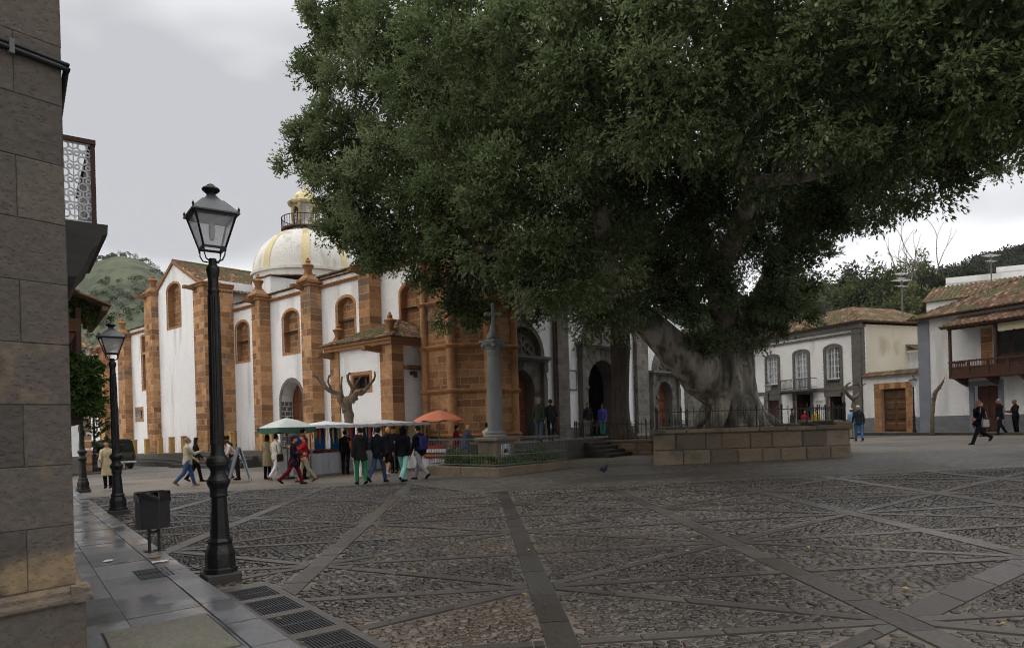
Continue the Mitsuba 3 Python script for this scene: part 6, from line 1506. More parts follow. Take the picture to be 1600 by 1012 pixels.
nr = np.random.default_rng(55)
GT = thing('olive_tree', 'grey-green wispy tree between the laurel and the grey-trimmed house', 'tree'); m = MB()
for c, r, n in (((20.6, 52, 11.2), (1.7, 1.7, 2.6), 3200), ((21.6, 52, 13.2), (1.6, 1.6, 1.8), 1800), ((19.2, 52, 9.4), (1.6, 1.6, 1.5), 2200), ((22.4, 52, 9.8), (1.5, 1.5, 1.8), 2000), ((17.6, 51, 7.8), (1.5, 1.4, 1.2), 1400)): m.add(*bushy(nr, c, r, n, .26, .07, .5, .3), False)
part(GT, 'crown', m, 'olive_leaf', smooth=False); m = MB(); P, R = limb_path([(20, 52.5, .3), (20.1, 52.3, 4), (20.6, 52, 8), (21, 52, 12)], [.3, .25, .18, .06], 3); m.tube(P, R, 8); part(GT, 'trunk', m, 'bark')
m = MB(); m.add(*bushy(nr, (20.3, 44.2, 8.5), (.45, .45, .5), 500, .2, .06, .6, .3, -.5), False); m.add(*bushy(nr, (20.15, 44.0, 7.9), (.3, .3, .5), 300, .2, .05, .2, .3, .5), False); single('roof_shrub', m, 'olive_leaf', 'brown-green shrub hanging from the roof edge of the grey-trimmed house', 'shrub')
MT = ((60.2, 120, 24, 5.0, 'dark round tree on the slope above the grey roof'), (61.4, 112, 24.5, 5.5, 'bushy green tree behind the bare forked tree'), (69.5, 115, 25.5, 5.5, 'bright green broad tree right of the bare forked tree'), (64.4, 100, 20.0, 4.5, 'yellow-green tree low on the slope above the wooden gate'), (49.0, 95, 17.0, 4.0, 'dark tree at the left foot of the slope'), (53.0, 92, 16.5, 3.6, 'dense green tree over the grey roof ridge'), (48.0, 104, 18.6, 4.0, 'olive green tree on the far left of the slope'), (57.4, 90, 16.0, 3.5, 'low dark tree above the yellow side wall'), (66.4, 140, 27.5, 6.0, 'tall dark tree high on the slope below the ridge'), (72.7, 108, 22.0, 4.2, 'small green tree left of the antenna with many rods'), (56, 128, 24.0, 5.0, 'rounded dark tree below the notch in the ridge'), (63, 92, 16.5, 3.4, 'low shrubby tree just left of the orange roof'))
for i, (x, y, z, r, lb) in enumerate(MT):
    k = thing('hillside_tree', lb, 'tree', 'trees on the slope behind the houses'); m = MB()
    for q in range(5): m.add(*bushy(nr, (x + nr.uniform(-.6, .6) * r, y + nr.uniform(-.4, .4) * r, z - r * .2 + nr.uniform(-.55, .35) * r), r * nr.uniform(.38, .62), 480, .62, .34, .35 + .35 * (i % 3 == 2), .5), False)
    part(k, 'crown', m, 'bright_leaf' if i % 3 else 'wood_leaf', smooth=False)
    zb = float(hill_r(np.array([x]), np.array([y]))[0]) - .5
    m = MB(); m.tube([(x, y, zb), (x + .2, y, z - r * .4), (x, y, z)], [.4, .3, .1], 7); part(k, 'trunk', m, 'rough_bark')
BF = thing('bare_tree', 'tall pale bare forked tree standing above the wood', 'tree')
nr = np.random.default_rng(91)
def fork(p, d, L, r, depth, first=False):
    q = p + d * L; P, R = limb_path([p, (p + q) / 2 + nr.normal(0, L * .05, 3), q], [r, r * .8, r * .55], int(nr.integers(1e6)), 3, .3)
    m = MB(); m.tube(P, R, 6, t=.9); part(BF, 'trunk' if first else 'limb', m, 'bark')
    if depth:
        for k in range(3 if depth > 2 else 2): fork(q if k else P[-2], unit(d + nr.normal(0, .34, 3) * np.array([1, .4, .5])), L * nr.uniform(.62, .85), r * .55, depth - 1)
fork(np.array([66.3, 108, 13.5]), unit(np.array([.05, 0, 1.0])), 7.0, .26, 3, True); fork(np.array([65.6, 108, 13.5]), unit(np.array([-.42, 0, 1.0])), 6.5, .24, 3)
def woodland(n, xr, yr, hf, r, leaves, size, seed, dens=None):
    nr = np.random.default_rng(seed); x = nr.uniform(*xr, n); y = nr.uniform(*yr, n)
    if dens is not None: k = dens(x, y, nr); x, y = x[k], y[k]
    n = len(x); z = hf(x, y); R = nr.uniform(*r, n)
    k = np.repeat(np.arange(n), leaves); q = len(k)
    u = unit(nr.normal(0, 1, (q, 3))); u[:, 2] = np.abs(u[:, 2]) * 1.2 - .25
    sub = nr.integers(0, 5, q); off = unit(np.random.default_rng(seed + 1).normal(0, 1, (n * 5, 3)))[k * 5 + sub] * .55; off[:, 2] = np.abs(off[:, 2])
    p = np.stack([x[k], y[k], z[k] + R[k] * .5], 1) + (off + u * nr.uniform(.35, .62, (q, 1))) * R[k][:, None]
    d = unit(u + .9 * nr.normal(0, 1, (q, 3))); s = unit(np.cross(d, nr.normal(0, 1, (q, 3))))
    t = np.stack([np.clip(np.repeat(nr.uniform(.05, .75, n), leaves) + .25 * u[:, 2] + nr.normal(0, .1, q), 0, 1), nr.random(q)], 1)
    return leaf_quads(p, d, s, size * nr.uniform(.7, 1.3, q), size * .6, t)
v, f, t = woodland(2300, (60, 330), (150, 322), hill_r, (2.2, 4.0), 56, 1.35, 3); m = MB(); m.add(v, f, t, False); 
v, f, t = woodland(260, (90, 330), (285, 312), hill_r, (2.8, 5.0), 110, 1.2, 4); m.add(v, f, t, False); single('hillside_wood', m, 'wood_leaf', 'dark wood covering the hill behind the white houses', 'woods', kind='stuff')
v, f, t = woodland(1500, (-470, -150), (300, 520), hill_l, (1.2, 2.8), 36, 1.2, 6, lambda x, y, nr: meshkit.fbm(np.stack([x / 40, y / 40, x * 0], -1), 3, 5) + nr.uniform(-.15, .15, len(x)) > .5); m = MB(); m.add(v, f, t, False); single('hillside_scrub', m, 'scrub_leaf', 'dark scrub bushes scattered over the left hill', 'scrub', kind='stuff')

# ================================================================== market
FM = Fr((-8.45, 25.6), B2, -A2, -.14)           # s along the stall, d towards the shoppers
MK = thing('market_stall', 'long market stall under white canvas with hanging necklaces', 'market stall')
def canvas(fr, s0, s1, d0, d1, ze, zp, key, mat, sag=.08, name='canvas'):
    n = 17; S, Dm = np.meshgrid(np.linspace(0, 1, n), np.linspace(0, 1, n)); a = 1 - np.maximum(np.abs(S * 2 - 1), np.abs(Dm * 2 - 1))
    Z = ze + (zp - ze) * a ** 1.25 - sag * (1 - a) * np.sin(S * math.pi) * np.sin(Dm * math.pi) + .02 * np.sin(S * 31) * (1 - a)
    V = np.stack([s0 + S * (s1 - s0), d0 + Dm * (d1 - d0), Z], -1).reshape(-1, 3); i = np.arange(n * n).reshape(n, n)
    F = np.stack([i[:-1, :-1], i[:-1, 1:], i[1:, 1:], i[1:, :-1]], -1).reshape(-1, 4); m = MB(fr); m.add(V, F, .5, False)
    q = []
    for (pa, pb) in (((s0, d0), (s1, d0)), ((s1, d0), (s1, d1)), ((s1, d1), (s0, d1)), ((s0, d1), (s0, d0))):
        for t in np.linspace(0, 1, 25)[:-1]: q.append((pa[0] + (pb[0] - pa[0]) * t, pa[1] + (pb[1] - pa[1]) * t))
    q = np.array(q); k = len(q); Z0 = np.full(k, ze); Z1 = ze - .10 - .03 * np.abs(np.sin(np.arange(k) * math.pi / 4))
    V = np.vstack([np.c_[q, Z0 + .002], np.c_[q, Z1]]); F = [(i, (i + 1) % k, k + (i + 1) % k, k + i) for i in range(k)]; m.add(V, F, .5, False)
    return part(key, name, m, mat)
scene['canvas_white'] = {'type': 'twosided', 'bsdf': {'type': 'diffuse', 'reflectance': {'type': 'rgb', 'value': [.66, .67, .68]}}}
canvas(FM, .75, 3.9, -2.3, .35, 1.98, 2.16, MK, 'canvas_white'); canvas(FM, 3.8, 6.9, -2.3, .35, 2.00, 2.17, MK, 'canvas_white')
for s, d in ((.8, .3), (2.35, .3), (3.85, .3), (5.4, .3), (6.85, .3), (.8, -2.2), (3.85, -2.2), (6.85, -2.2)): m = MB(FM); m.bar((s, d, 0), (s, d, 2.0), .035); part(MK, 'pole', m, 'rail_grey')
m = MB(FM); m.bar((.8, .28, 1.94), (6.85, .28, 1.94), .03).bar((.8, -1.4, 1.9), (6.85, -1.4, 1.9), .03); part(MK, 'crossbar', m, 'rail_grey')
m = MB(FM); m.box(.2, 6.3, -1.0, 0, .84, .87); part(MK, 'table', m, 'old_timber')
nn = 90; sx = np.linspace(.18, 6.32, nn); rows = []
for k, z in enumerate((.878, .86, .5, .10)): rows.append(np.stack([sx, .02 + .03 * (k > 0) + .028 * np.sin(sx * 9.1 + k * .3) * (k > 1) + .015 * np.sin(sx * 23) * (k > 1), np.full(nn, z) + (.02 * np.sin(sx * 3) if k == 3 else 0)], 1))
rows.insert(0, np.stack([sx, np.full(nn, -1.0), np.full(nn, .878)], 1)); V = np.vstack(rows); F = [(r * nn + i, r * nn + i + 1, (r + 1) * nn + i + 1, (r + 1) * nn + i) for r in range(len(rows) - 1) for i in range(nn - 1)]
m = MB(FM); m.add(V, F, .5, False); m.box(.17, .18, -1.0, .03, .12, .875); TC_ = single('tablecloth', m, cloth(168, 168, 172), 'grey cloth draped over the long market table', 'tablecloth')
rng = random.Random(77)
ORD = 'first second third fourth fifth sixth seventh eighth ninth tenth eleventh twelfth thirteenth fourteenth fifteenth sixteenth seventeenth eighteenth nineteenth twentieth'.split(); NC = {}
COLR = (('orange', (205, 95, 40)), ('yellow', (190, 165, 50)), ('white', (190, 188, 182)), ('red', (150, 40, 35)), ('dark', (40, 36, 36)), ('green', (70, 110, 60)))
for i in range(52):
    s = .95 + i * .114; cn, col = COLR[rng.choice((0, 1, 4, 3, 4, 5, 0, 4) if i < 34 else (2, 2, 3, 1, 2, 4, 2))]
    h = rng.uniform(.35, .75); m = MB(FM); d = .24 + rng.uniform(-.05, .03)
    m.tube([(s - .022, d, 1.92), (s - .026, d, 1.92 - h * .5), (s, d + .01, 1.92 - h), (s + .026, d, 1.92 - h * .5), (s + .022, d, 1.92)], .013, 5)
    lb = f'{cn} bead necklace under the white awning, {ORD[NC.setdefault(cn, -1) + 1]} {cn} one from the left'; NC[cn] += 1
    single('necklace', m, cloth(*col), lb, 'necklace', f'{cn} necklaces on the market stall')
for i, s in enumerate((2.3, 3.05, 3.8, 4.75)):
    m = MB(FM); n = 9; xs = np.linspace(s - .26, s + .26, n); V = [(x, -1.38 + .03 * math.sin(x * 25 + r), z) for r, z in enumerate((1.88, 1.3, .75)) for x in xs]; m.add(V, [(r * n + j, r * n + j + 1, (r + 1) * n + j + 1, (r + 1) * n + j) for r in range(2) for j in range(n - 1)], .5, False)
    single('hanging_cloth', m, cloth(45, 105, 160), f'bright blue cloth at the back of the stall, {("first", "second", "third", "fourth")[i]} from the left', 'cloth')
m = MB(FM); m.box(5.95, 6.85, -1.5, -1.44, .3, 1.9); DRK = single('display_board', m, 'brown_wood', 'brown display board at the right end of the market stall', 'board')
for i in range(5):
    m = MB(FM); m.tube([(6.05 + i * .17, -1.42, 1.75), (6.0 + i * .17, -1.40, 1.3 - .1 * (i % 2)), (6.1 + i * .17, -1.40, 1.3 - .1 * (i % 2)), (6.08 + i * .17, -1.42, 1.75)], .012, 5); single('necklace', m, cloth(190, 188, 182), f'white bead necklace on the brown display board, {ORD[i]} from the left', 'necklace', 'white necklaces on the display board')
for i in range(16):
    s = .45 + i * .36; m = MB(FM); w, d_ = rng.uniform(.10, .16), rng.uniform(.1, .25); d0 = -rng.uniform(.25, .8); h = rng.uniform(.04, .14)
    m.hull([(s - w, d0 - d_, .88), (s + w, d0 - d_, .88), (s - w, d0 + d_, .88), (s + w, d0 + d_, .88), (s - w * 1.1, d0 - d_ * 1.1, .88 + h), (s + w * 1.1, d0 - d_ * 1.1, .88 + h), (s - w * 1.1, d0 + d_ * 1.1, .88 + h), (s + w * 1.1, d0 + d_ * 1.1, .88 + h)])
    single('tray', m, cloth(*rng.choice(((120, 80, 55), (150, 145, 140), (90, 40, 38), (60, 62, 70), (170, 150, 110)))), f'tray of trinkets, {ORD[i]} from the left on the grey market table', 'tray', 'trays on the market table')
def parasol(key, fr, s, d, ztop, zr, r, n, colr, val=.0, square=False, vcol=None):
    prof = [(.02, ztop), (r * .35, ztop - (ztop - zr) * .22), (r * .7, ztop - (ztop - zr) * .58), (r, zr)]
    a = math.pi / 4 if square else 0.0; k = 4 if square else n; R = 1.414 if square else 1
    ang = np.arange(k * 6) * 2 * math.pi / (k * 6) + a
    if square: rad = 1 / np.maximum(np.abs(np.cos(ang)), np.abs(np.sin(ang)))
    else: rad = np.cos(math.pi / n) / np.cos((ang % (2 * math.pi / n)) - math.pi / n)
    V = [(s + q * rr * math.cos(x), d + q * rr * math.sin(x), z - (.0 if square else .03 * (1 - q) * rr)) for rr, z in prof for x, q in zip(ang, rad)]; m_ = len(ang)
    F = [(i * m_ + j, i * m_ + (j + 1) % m_, (i + 1) * m_ + (j + 1) % m_, (i + 1) * m_ + j) for i in range(len(prof) - 1) for j in range(m_)]
    m = MB(fr); m.add(np.array(V), F, .5, False); part(key, 'canopy', m, colr)
    V = []
    for zz, ex in ((zr + .004, 1.0), (zr - val, 1.03)):
        V += [(s + q * r * ex * math.cos(x), d + q * r * ex * math.sin(x), zz + (0 if zz > zr else .07 * (1 - abs(math.sin(j * math.pi / 6))))) for j, (x, q) in enumerate(zip(ang, rad))]
    m = MB(fr); m.add(np.array(V), [(j, (j + 1) % m_, m_ + (j + 1) % m_, m_ + j) for j in range(m_)], .5, False); part(key, 'valance', m, vcol or colr)
    m = MB(fr); m.bar((s, d, 0), (s, d, ztop + .05), .04); part(key, 'pole', m, 'rail_grey')
    m = MB(fr); m.lathe([(.25, 0), (.25, .05), (.05, .08), (.05, .3)], 12, c=(s, d)); part(key, 'base', m, 'dull_iron')
    for j in range(k):
        x = a + j * 2 * math.pi / k; m = MB(fr); m.bar((s, d, ztop - .03), (s + r * R * .97 * math.cos(x), d + r * R * .97 * math.sin(x), zr - .005), .014); part(key, 'rib', m, 'rail_grey')
GP = thing('parasol', 'square white parasol with scalloped green edge at the left end of the stall', 'parasol'); parasol(GP, FM, .15, -.25, 2.28, 1.92, .76, 4, cloth(190, 196, 190), .24, True, cloth(66, 92, 80))
OP_ = thing('parasol', 'round orange parasol right of the market stall', 'parasol'); fo = frame_at(-2.95, 27.6, -.06, .3); parasol(OP_, fo, 0, 0, 2.38, 1.98, 1.04, 8, cloth(212, 134, 106), .07)
TB2 = thing('market_table', 'small market table with white cloth under the orange parasol', 'table'); ft = Fr((-3.75, 27.15), (.95, -.2), None, -.07)
m = MB(ft); m.box(-.35, 1.2, -.3, .35, .80, .84); part(TB2, 'table_top', m, 'white_paint')
for s in (-.3, 1.15):
    for d in (-.25, .3): m = MB(ft); m.bar((s, d, 0), (s, d, .8), .04); part(TB2, 'leg', m, 'rail_grey')
m = MB(ft); xs = np.linspace(-.38, 1.23, 30); V = [(x, -.32 - .03 * math.sin(x * 17) * (r > 0), z) for r, z in enumerate((.85, .5, .12)) for x in xs]; m.add(V, [(r * 30 + i, r * 30 + i + 1, (r + 1) * 30 + i + 1, (r + 1) * 30 + i) for r in range(2) for i in range(29)], .5, False); m.box(-.38, 1.23, -.32, .36, .842, .852); single('tablecloth', m, cloth(205, 205, 208), 'white cloth over the small table under the orange parasol', 'tablecloth')
m = MB(ft); m.box(.35, 1.2, -.375, -.36, .50, .72); BNR = single('banner', m, cloth(120, 36, 38), 'red and yellow striped banner on the white tablecloth', 'banner'); m = MB(ft); m.box(.36, 1.19, -.381, -.376, .57, .65); part(BNR, 'stripe', m, cloth(165, 130, 44))
m = MB(ft); m.box(.2, 1.1, -.2, .2, .855, .95, ch=.02); single('crate', m, cloth(150, 36, 34), 'low red crate on the small white table', 'crate')
AS_ = thing('board_sign', 'folding pavement board sign with blue and white face', 'sign'); fa = frame_at(-10.15, 25.3, -.19, 2.1)
m = MB(fa); q = .36
m.hull([(-.33, -q, .14), (.33, -q, .14), (-.33, -q + .03, .14), (.33, -q + .03, .14), (-.33, -.03, 1.3), (.33, -.03, 1.3), (-.33, .0, 1.3), (.33, .0, 1.3)]); part(AS_, 'front_panel', m, cloth(178, 196, 210))
m = MB(fa); m.hull([(-.33, q, .14), (.33, q, .14), (-.33, q - .03, .14), (.33, q - .03, .14), (-.33, .03, 1.3), (.33, .03, 1.3), (-.33, .0, 1.28), (.33, .0, 1.28)]); part(AS_, 'back_panel', m, cloth(104, 106, 112))
m = MB(fa)
for s in (-.30, .30): m.bar((s, -q - .03, 0), (s, -q + .01, .16), .02).bar((s, q + .03, 0), (s, q - .01, .16), .02)
part(AS_, 'feet', m, 'rail_grey')
m = MB(fa); sl = lambda z: -q + (q - .03) * (z - .14) / 1.16 - .012
for z0, z1, w in ((1.0, 1.22, .28),): m.hull([(-w, sl(z0), z0), (w, sl(z0), z0), (-w, sl(z1), z1), (w, sl(z1), z1), (-w, sl(z0) + .006, z0), (w, sl(z0) + .006, z0)])
part(AS_, 'blue_panel', m, cloth(52, 110, 165))
m = MB(fa)
for k, z in enumerate((.30, .42, .54, .66, .78, .88)): w = .16 + .08 * (k * 7 % 3) / 2; m.hull([(-w, sl(z), z), (w, sl(z), z), (-w, sl(z + .05), z + .05), (w, sl(z + .05), z + .05), (-w, sl(z) + .006, z), (w, sl(z) + .006, z)])
part(AS_, 'lettering', m, cloth(70, 80, 96))

# dark green van and tarpaulin stall at the far left
VN = thing('van', 'dark green soft topped van parked by the church terrace', 'van'); fv = Fr((-24.4, 42.6), (-.80, .60), None, -.47)
m = MB(fv); m.hull([(0, -.8, .45), (0, .8, .45), (3.6, -.8, .45), (3.6, .8, .45), (-.05, -.82, .75), (-.05, .82, .75), (3.65, -.82, .75), (3.65, .82, .75), (0, -.8, 1.05), (0, .8, 1.05), (3.6, -.78, 1.0), (3.6, .78, 1.0)]); scene['paint_green'] = {'type': 'twosided', 'bsdf': {'type': 'principled', 'base_color': {'type': 'rgb', 'value': [.022, .030, .022]}, 'roughness': .4, 'clearcoat': .4}}; part(VN, 'body', m, 'paint_green')
m = MB(fv); m.hull([(0, -.78, 1.04), (0, .78, 1.04), (2.4, -.78, 1.04), (2.4, .78, 1.04), (.08, -.70, 1.75), (.08, .70, 1.75), (2.1, -.68, 1.75), (2.1, .68, 1.75), (.2, -.5, 1.88), (.2, .5, 1.88), (1.9, -.5, 1.86), (1.9, .5, 1.86)]); part(VN, 'soft_top', m, cloth(40, 46, 40))
m = MB(fv); m.box(-.012, .05, -.5, .5, 1.2, 1.6); m.v[-1][:, 0] += 0; part(VN, 'rear_window', m, 'dark_glass')
m = MB(fv); m.box(-.16, -.04, -.8, .8, .38, .5, ch=.02); part(VN, 'bumper', m, 'white_iron')
for s in (.65, 2.9):
    for d in (-.76, .76):
        k = numbered_fast(VN + '__wheel'); fw = Fr(fv.w((s, d, 0))[:2], fv.m[0][:2], None, -.47); P = [(.33 * math.cos(a), .33 + .33 * math.sin(a)) for a in np.linspace(0, 6.283, 20)[:-1]]
        m = MB(fw); m.ext(Polygon(P), -.1, .1); scene[k] = m.ply('dull_iron'); m = MB(fw); m.ext(Polygon([(.19 * math.cos(a), .33 + .19 * math.sin(a)) for a in np.linspace(0, 6.283, 16)[:-1]]), -.11, .11); part(k, 'rim', m, 'rail_grey')
for d in (-.68, .68): m = MB(fv); m.box(-.07, -.03, d - .07, d + .07, .72, .90); part(VN, 'tail_light', m, cloth(120, 20, 18))
TS = thing('market_stall', 'far stall under a dark sagging tarpaulin beside the green van', 'market stall'); ft2 = Fr((-27.2, 41.5), (.95, .1), None, -.5)
canvas(ft2, -.2, 3.0, -1.4, 1.4, 1.62, 1.9, TS, cloth(66, 70, 66), .12, 'tarpaulin')
for s in (-.1, 2.9):
    for d in (-1.3, 1.3): m = MB(ft2); m.bar((s, d, 0), (s, d, 1.62), .05); part(TS, 'pole', m, 'rail_grey')
m = MB(ft2); m.box(.1, 2.7, -1.0, -.3, .7, .76); part(TS, 'table', m, 'old_timber'); m = MB(ft2); m.box(.1, 2.7, -1.02, -1.0, .1, .74); part(TS, 'table_cloth', m, cloth(84, 40, 40))
for i in range(5): m = MB(ft2); m.box(.3 + i * .48, .6 + i * .48, -.9, -.5, .765, .95 + .1 * (i % 2), ch=.02); single('crate', m, cloth(*((60, 58, 60), (150, 150, 155), (40, 44, 60), (90, 70, 60), (50, 50, 48))[i]), f'small crate under the dark tarpaulin, {ORD[i]} from the left', 'crate', 'crates under the tarpaulin')

nr = np.random.default_rng(64); n = 260
px_ = np.stack([nr.uniform(-4, 14, n), nr.uniform(5, 23, n)], 1); px_ = px_[px_[:, 0] > -.6 * px_[:, 1]]; n = len(px_)
P3 = np.stack([px_[:, 0], px_[:, 1], gz(px_[:, 0]) + .036], 1); d = unit(nr.normal(0, 1, (n, 3)) * [1, 1, .12]); sd = unit(np.cross(np.array([0, 0, 1.0]) + nr.normal(0, .15, (n, 3)), d))
m = MB(); m.add(*leaf_quads(P3, d, sd, nr.uniform(.05, .10, n), nr.uniform(.025, .045, n), np.stack([nr.random(n), nr.random(n)], 1)), False)
pmat('dead_leaf', lambda p, n, uv: pal3(uv.x, (.06, .045, .02), (.16, .11, .035), (.28, .21, .06)), .8, .2); single('fallen_leaves', m, 'dead_leaf', 'small fallen leaves scattered over the wet setts', 'leaves', kind='stuff')
# ================================================================== people
_S = trimesh.creation.uv_sphere(radius=1.0, count=[5, 8]); SPH = np.array(_S.vertices)
def blob(c, r): return SPH * np.broadcast_to(np.asarray(r, float), (3,)) + np.asarray(c, float)
def hullm(*b): return m3.Manifold.hull_points(np.vstack(b))
def union(ms): return m3.Manifold.batch_boolean(ms, m3.OpType.Add)
def to_mb(ms, fr, smooth_iter=6, refine=.06, fold=0.0):
    man = union(ms).refine_to_length(refine).to_mesh()
    tm = trimesh.Trimesh(man.vert_properties[:, :3], man.tri_verts, process=True)
    trimesh.smoothing.filter_taubin(tm, iterations=smooth_iter)
    V = np.array(tm.vertices)
    if fold: V = V + np.array(tm.vertex_normals) * (fold * 2 * (meshkit.fbm(V * np.array([8.0, 8.0, 11.0]) + len(V) * .37, 3, 5) - .5))[:, None]
    m = MB(fr); m.add(V, tm.faces, .5, False); return m
SKIN = {'pale': (186, 140, 116), 'tan': (150, 104, 80), 'dark': (104, 70, 52)}
def person(x, y, z, face, label, top, bottom, hair=(44, 32, 26), skin='pale', shoes=(26, 24, 24), H=1.68, stride=0.0, arms=(10, -10), elbow=(15, 15), abd=(10, 10), lean=0.0, coat=0.0, hairlen=0.0, shorts=False, hood=False, cap=None, bag=None, pack=None, wide=1.0, turn=0.0, lift=.0, short_top=False, seated=False):
    key = thing('person', label, 'person', 'people in the plaza')
    yaw = math.atan2(face[1], face[0]) - math.pi / 2
    fr = frame_at(x, y, z, yaw); s = H / 1.70
    fr.m = fr.m * s
    rad = math.radians
    Lt, Ls = .415, .42
    legs = []
    for sd, a, k in ((-1, stride, max(6.0, stride * .15)), (1, -stride, abs(stride) * .9 + 6)):
        if stride < 0: k = max(6.0, abs(stride) * .15) if sd > 0 else abs(stride) * .9 + 6
        if seated: a, k = 82, 84
        d1 = np.array([0, math.sin(rad(a)), -math.cos(rad(a))]); d2 = np.array([0, math.sin(rad(a - k)), -math.cos(rad(a - k))])
        hip = np.array([sd * .095 * wide, 0, 0]); knee = hip + Lt * d1; ank = knee + Ls * d2 + np.array([-sd * .015, 0, 0])
        legs.append((hip, knee, ank, a - k))
    hz = .085 - min(l[2][2] for l in legs)
    legs = [(h + [0, 0, hz], k + [0, 0, hz], a + [0, 0, hz], g) for h, k, a, g in legs]
    lr = rad(lean); ly, lz = math.sin(lr), math.cos(lr)
    def tor(xx, yy, h): return np.array([xx, h * ly + yy * lz, hz + h * lz - yy * ly])
    w = wide
    pel = tor(0, 0, .03); wst = tor(0, .0, .20); che = tor(0, .01, .40); sho = tor(0, -.01, .50); nek = tor(0, .0, .58); hd = tor(0, .045, .735)
    body, topm, botm, shoe = [], [], [], []
    body += [hullm(blob(pel, (.145 * w, .10 * w, .09)), blob(wst, (.125 * w, .09 * w, .06))), hullm(blob(wst, (.125 * w, .09 * w, .06)), blob(che, (.145 * w, .105 * w, .08)), blob(tor(-.13 * w, -.01, .49), .05), blob(tor(.13 * w, -.01, .49), .05)), hullm(blob(nek, .052), blob(tor(0, .02, .66), .050)), hullm(blob(tor(-.08, -.01, .51), .05), blob(tor(.08, -.01, .51), .05), blob(nek, .052))]
    ct, st_ = math.cos(rad(turn)), math.sin(rad(turn))
    def hp(a, b, c): return hd + np.array([a * ct - b * st_, a * st_ + b * ct, c])
    body += [hullm(blob(hp(0, -.012, .02), (.074, .092, .098)), blob(hp(0, .03, -.055), (.052, .055, .050))), hullm(blob(hp(0, .085, .015), .012), blob(hp(0, .108, -.018), .014), blob(hp(0, .088, -.028), .016))]
    for e in (-1, 1): body.append(hullm(blob(hp(e * .076, -.01, -.005), (.010, .020, .030))))
    body.append(hullm(blob(hp(-.022, .082, -.052), .010), blob(hp(.022, .082, -.052), .010)))
    t = .034 + coat * .004
    torso_lo = -.02 - coat
    topm += [hullm(blob(wst, (.125 * w + t * .8, .09 * w + t * .8, .06)), blob(che, (.145 * w + t * .7, .105 * w + t * .7, .09)), blob(tor(-.14 * w, -.01, .49), .062), blob(tor(.14 * w, -.01, .49), .062), blob(tor(0, -.005, .545), .075)),
             hullm(blob(wst, (.125 * w + t * .8, .09 * w + t * .8, .06)), blob(tor(0, 0, .02), (.160 * w + t * .8, .116 * w + t, .05)))]
    if coat: topm.append(hullm(blob(tor(0, 0, .03), (.162 * w + t * .8, .118 * w + t, .05)), blob(np.array([0, 0, hz - coat]), (.178 * w + t, .13 * w + t + abs(stride) * .002, .03))))
    elif not short_top: topm.append(hullm(blob(tor(0, 0, .02), (.160 * w + t * .8, .116 * w + t, .04)), blob(tor(0, 0, -.09), (.164 * w + t * .8, .124 * w + t, .03))))
    topm.append(hullm(blob(tor(-.05, -.01, .55), .045), blob(tor(.05, -.01, .55), .045), blob(tor(0, .0, .60), .062)))
    if hood: topm.append(hullm(blob(tor(-.07, -.09, .55), .055), blob(tor(.07, -.09, .55), .055), blob(tor(0, -.11, .48), .06)))
    botm.append(hullm(blob(pel, (.148 * w, .105 * w, .10)), blob(wst - [0, 0, .08], (.135 * w, .098 * w, .05))))
    for hip, knee, ank, g in legs:
        body += [hullm(blob(hip, .082 * w), blob(knee, .052)), hullm(blob(knee, .052), blob(knee * .6 + ank * .4 + [0, -.012, 0], .050), ), hullm(blob(knee * .6 + ank * .4 + [0, -.012, 0], .050), blob(ank, .034))]
        botm += [hullm(blob(hip, .098 * w), blob(knee, .070 * (w * .5 + .5)))]
        if not shorts: botm += [hullm(blob(knee, .070 * (w * .5 + .5)), blob(ank + [0, 0, .0], .058))]
        gl = rad(max(-55, min(10, g * .8))) if g < -12 else 0.0
        fd = np.array([0, math.cos(gl), math.sin(gl)]); up = np.array([0, -math.sin(gl), math.cos(gl)])
        heel, toe = ank - up * .045 - fd * .045, ank - up * .052 + fd * .15
        shoe += [hullm(blob(ank - up * .01, .046), blob(heel, (.037, .04, .034)), blob(ank - up * .04 + fd * .06, (.042, .05, .036))), hullm(blob(ank - up * .04 + fd * .05, (.042, .05, .038)), blob(toe, (.042, .05, .028)))]
        body += [hullm(blob(ank, .034), blob(ank - up * .05 + fd * .08, (.034, .06, .022)))]
    for sd, sw, el, ab in ((-1, arms[0], elbow[0], abd[0]), (1, arms[1], elbow[1], abd[1])):
        shl = tor(sd * .165 * w, -.01, .475); sw2 = sw + lean * 0
        d1 = np.array([sd * math.sin(rad(ab)), math.sin(rad(sw2)) * math.cos(rad(ab)), -math.cos(rad(sw2)) * math.cos(rad(ab))]); elb = shl + .285 * d1
        inw = .18 if el > 60 else .04
        d2 = unit(np.array([-sd * inw + d1[0] * .4, math.sin(rad(sw2 + el)), -math.cos(rad(sw2 + el))])); wr = elb + .25 * d2
        body += [hullm(blob(shl, .052), blob(elb, .040)), hullm(blob(elb, .040), blob(wr, .027))]
        topm += [hullm(blob(shl, .074), blob(elb, .056)), hullm(blob(elb, .056), blob(wr - d2 * .02, .044))]
        # hand: palm, four unequal curled fingers, thumb from the side
        sidev = unit(np.cross(d2, [sd * 1.0, 0, 0]) + 1e-6); pn = np.array([-sd * 1.0, 0, 0.0]); pn = unit(pn - d2 * np.dot(pn, d2)); sidev = np.cross(d2, pn) * (1 if np.dot(np.cross(d2, pn), [0, 1, 0]) > 0 else -1)
        body.append(hullm(blob(wr, (.026, .026, .026)), *[blob(wr + d2 * .085 + sidev * q, (.014, .014, .014)) for q in (-.032, .032)]))
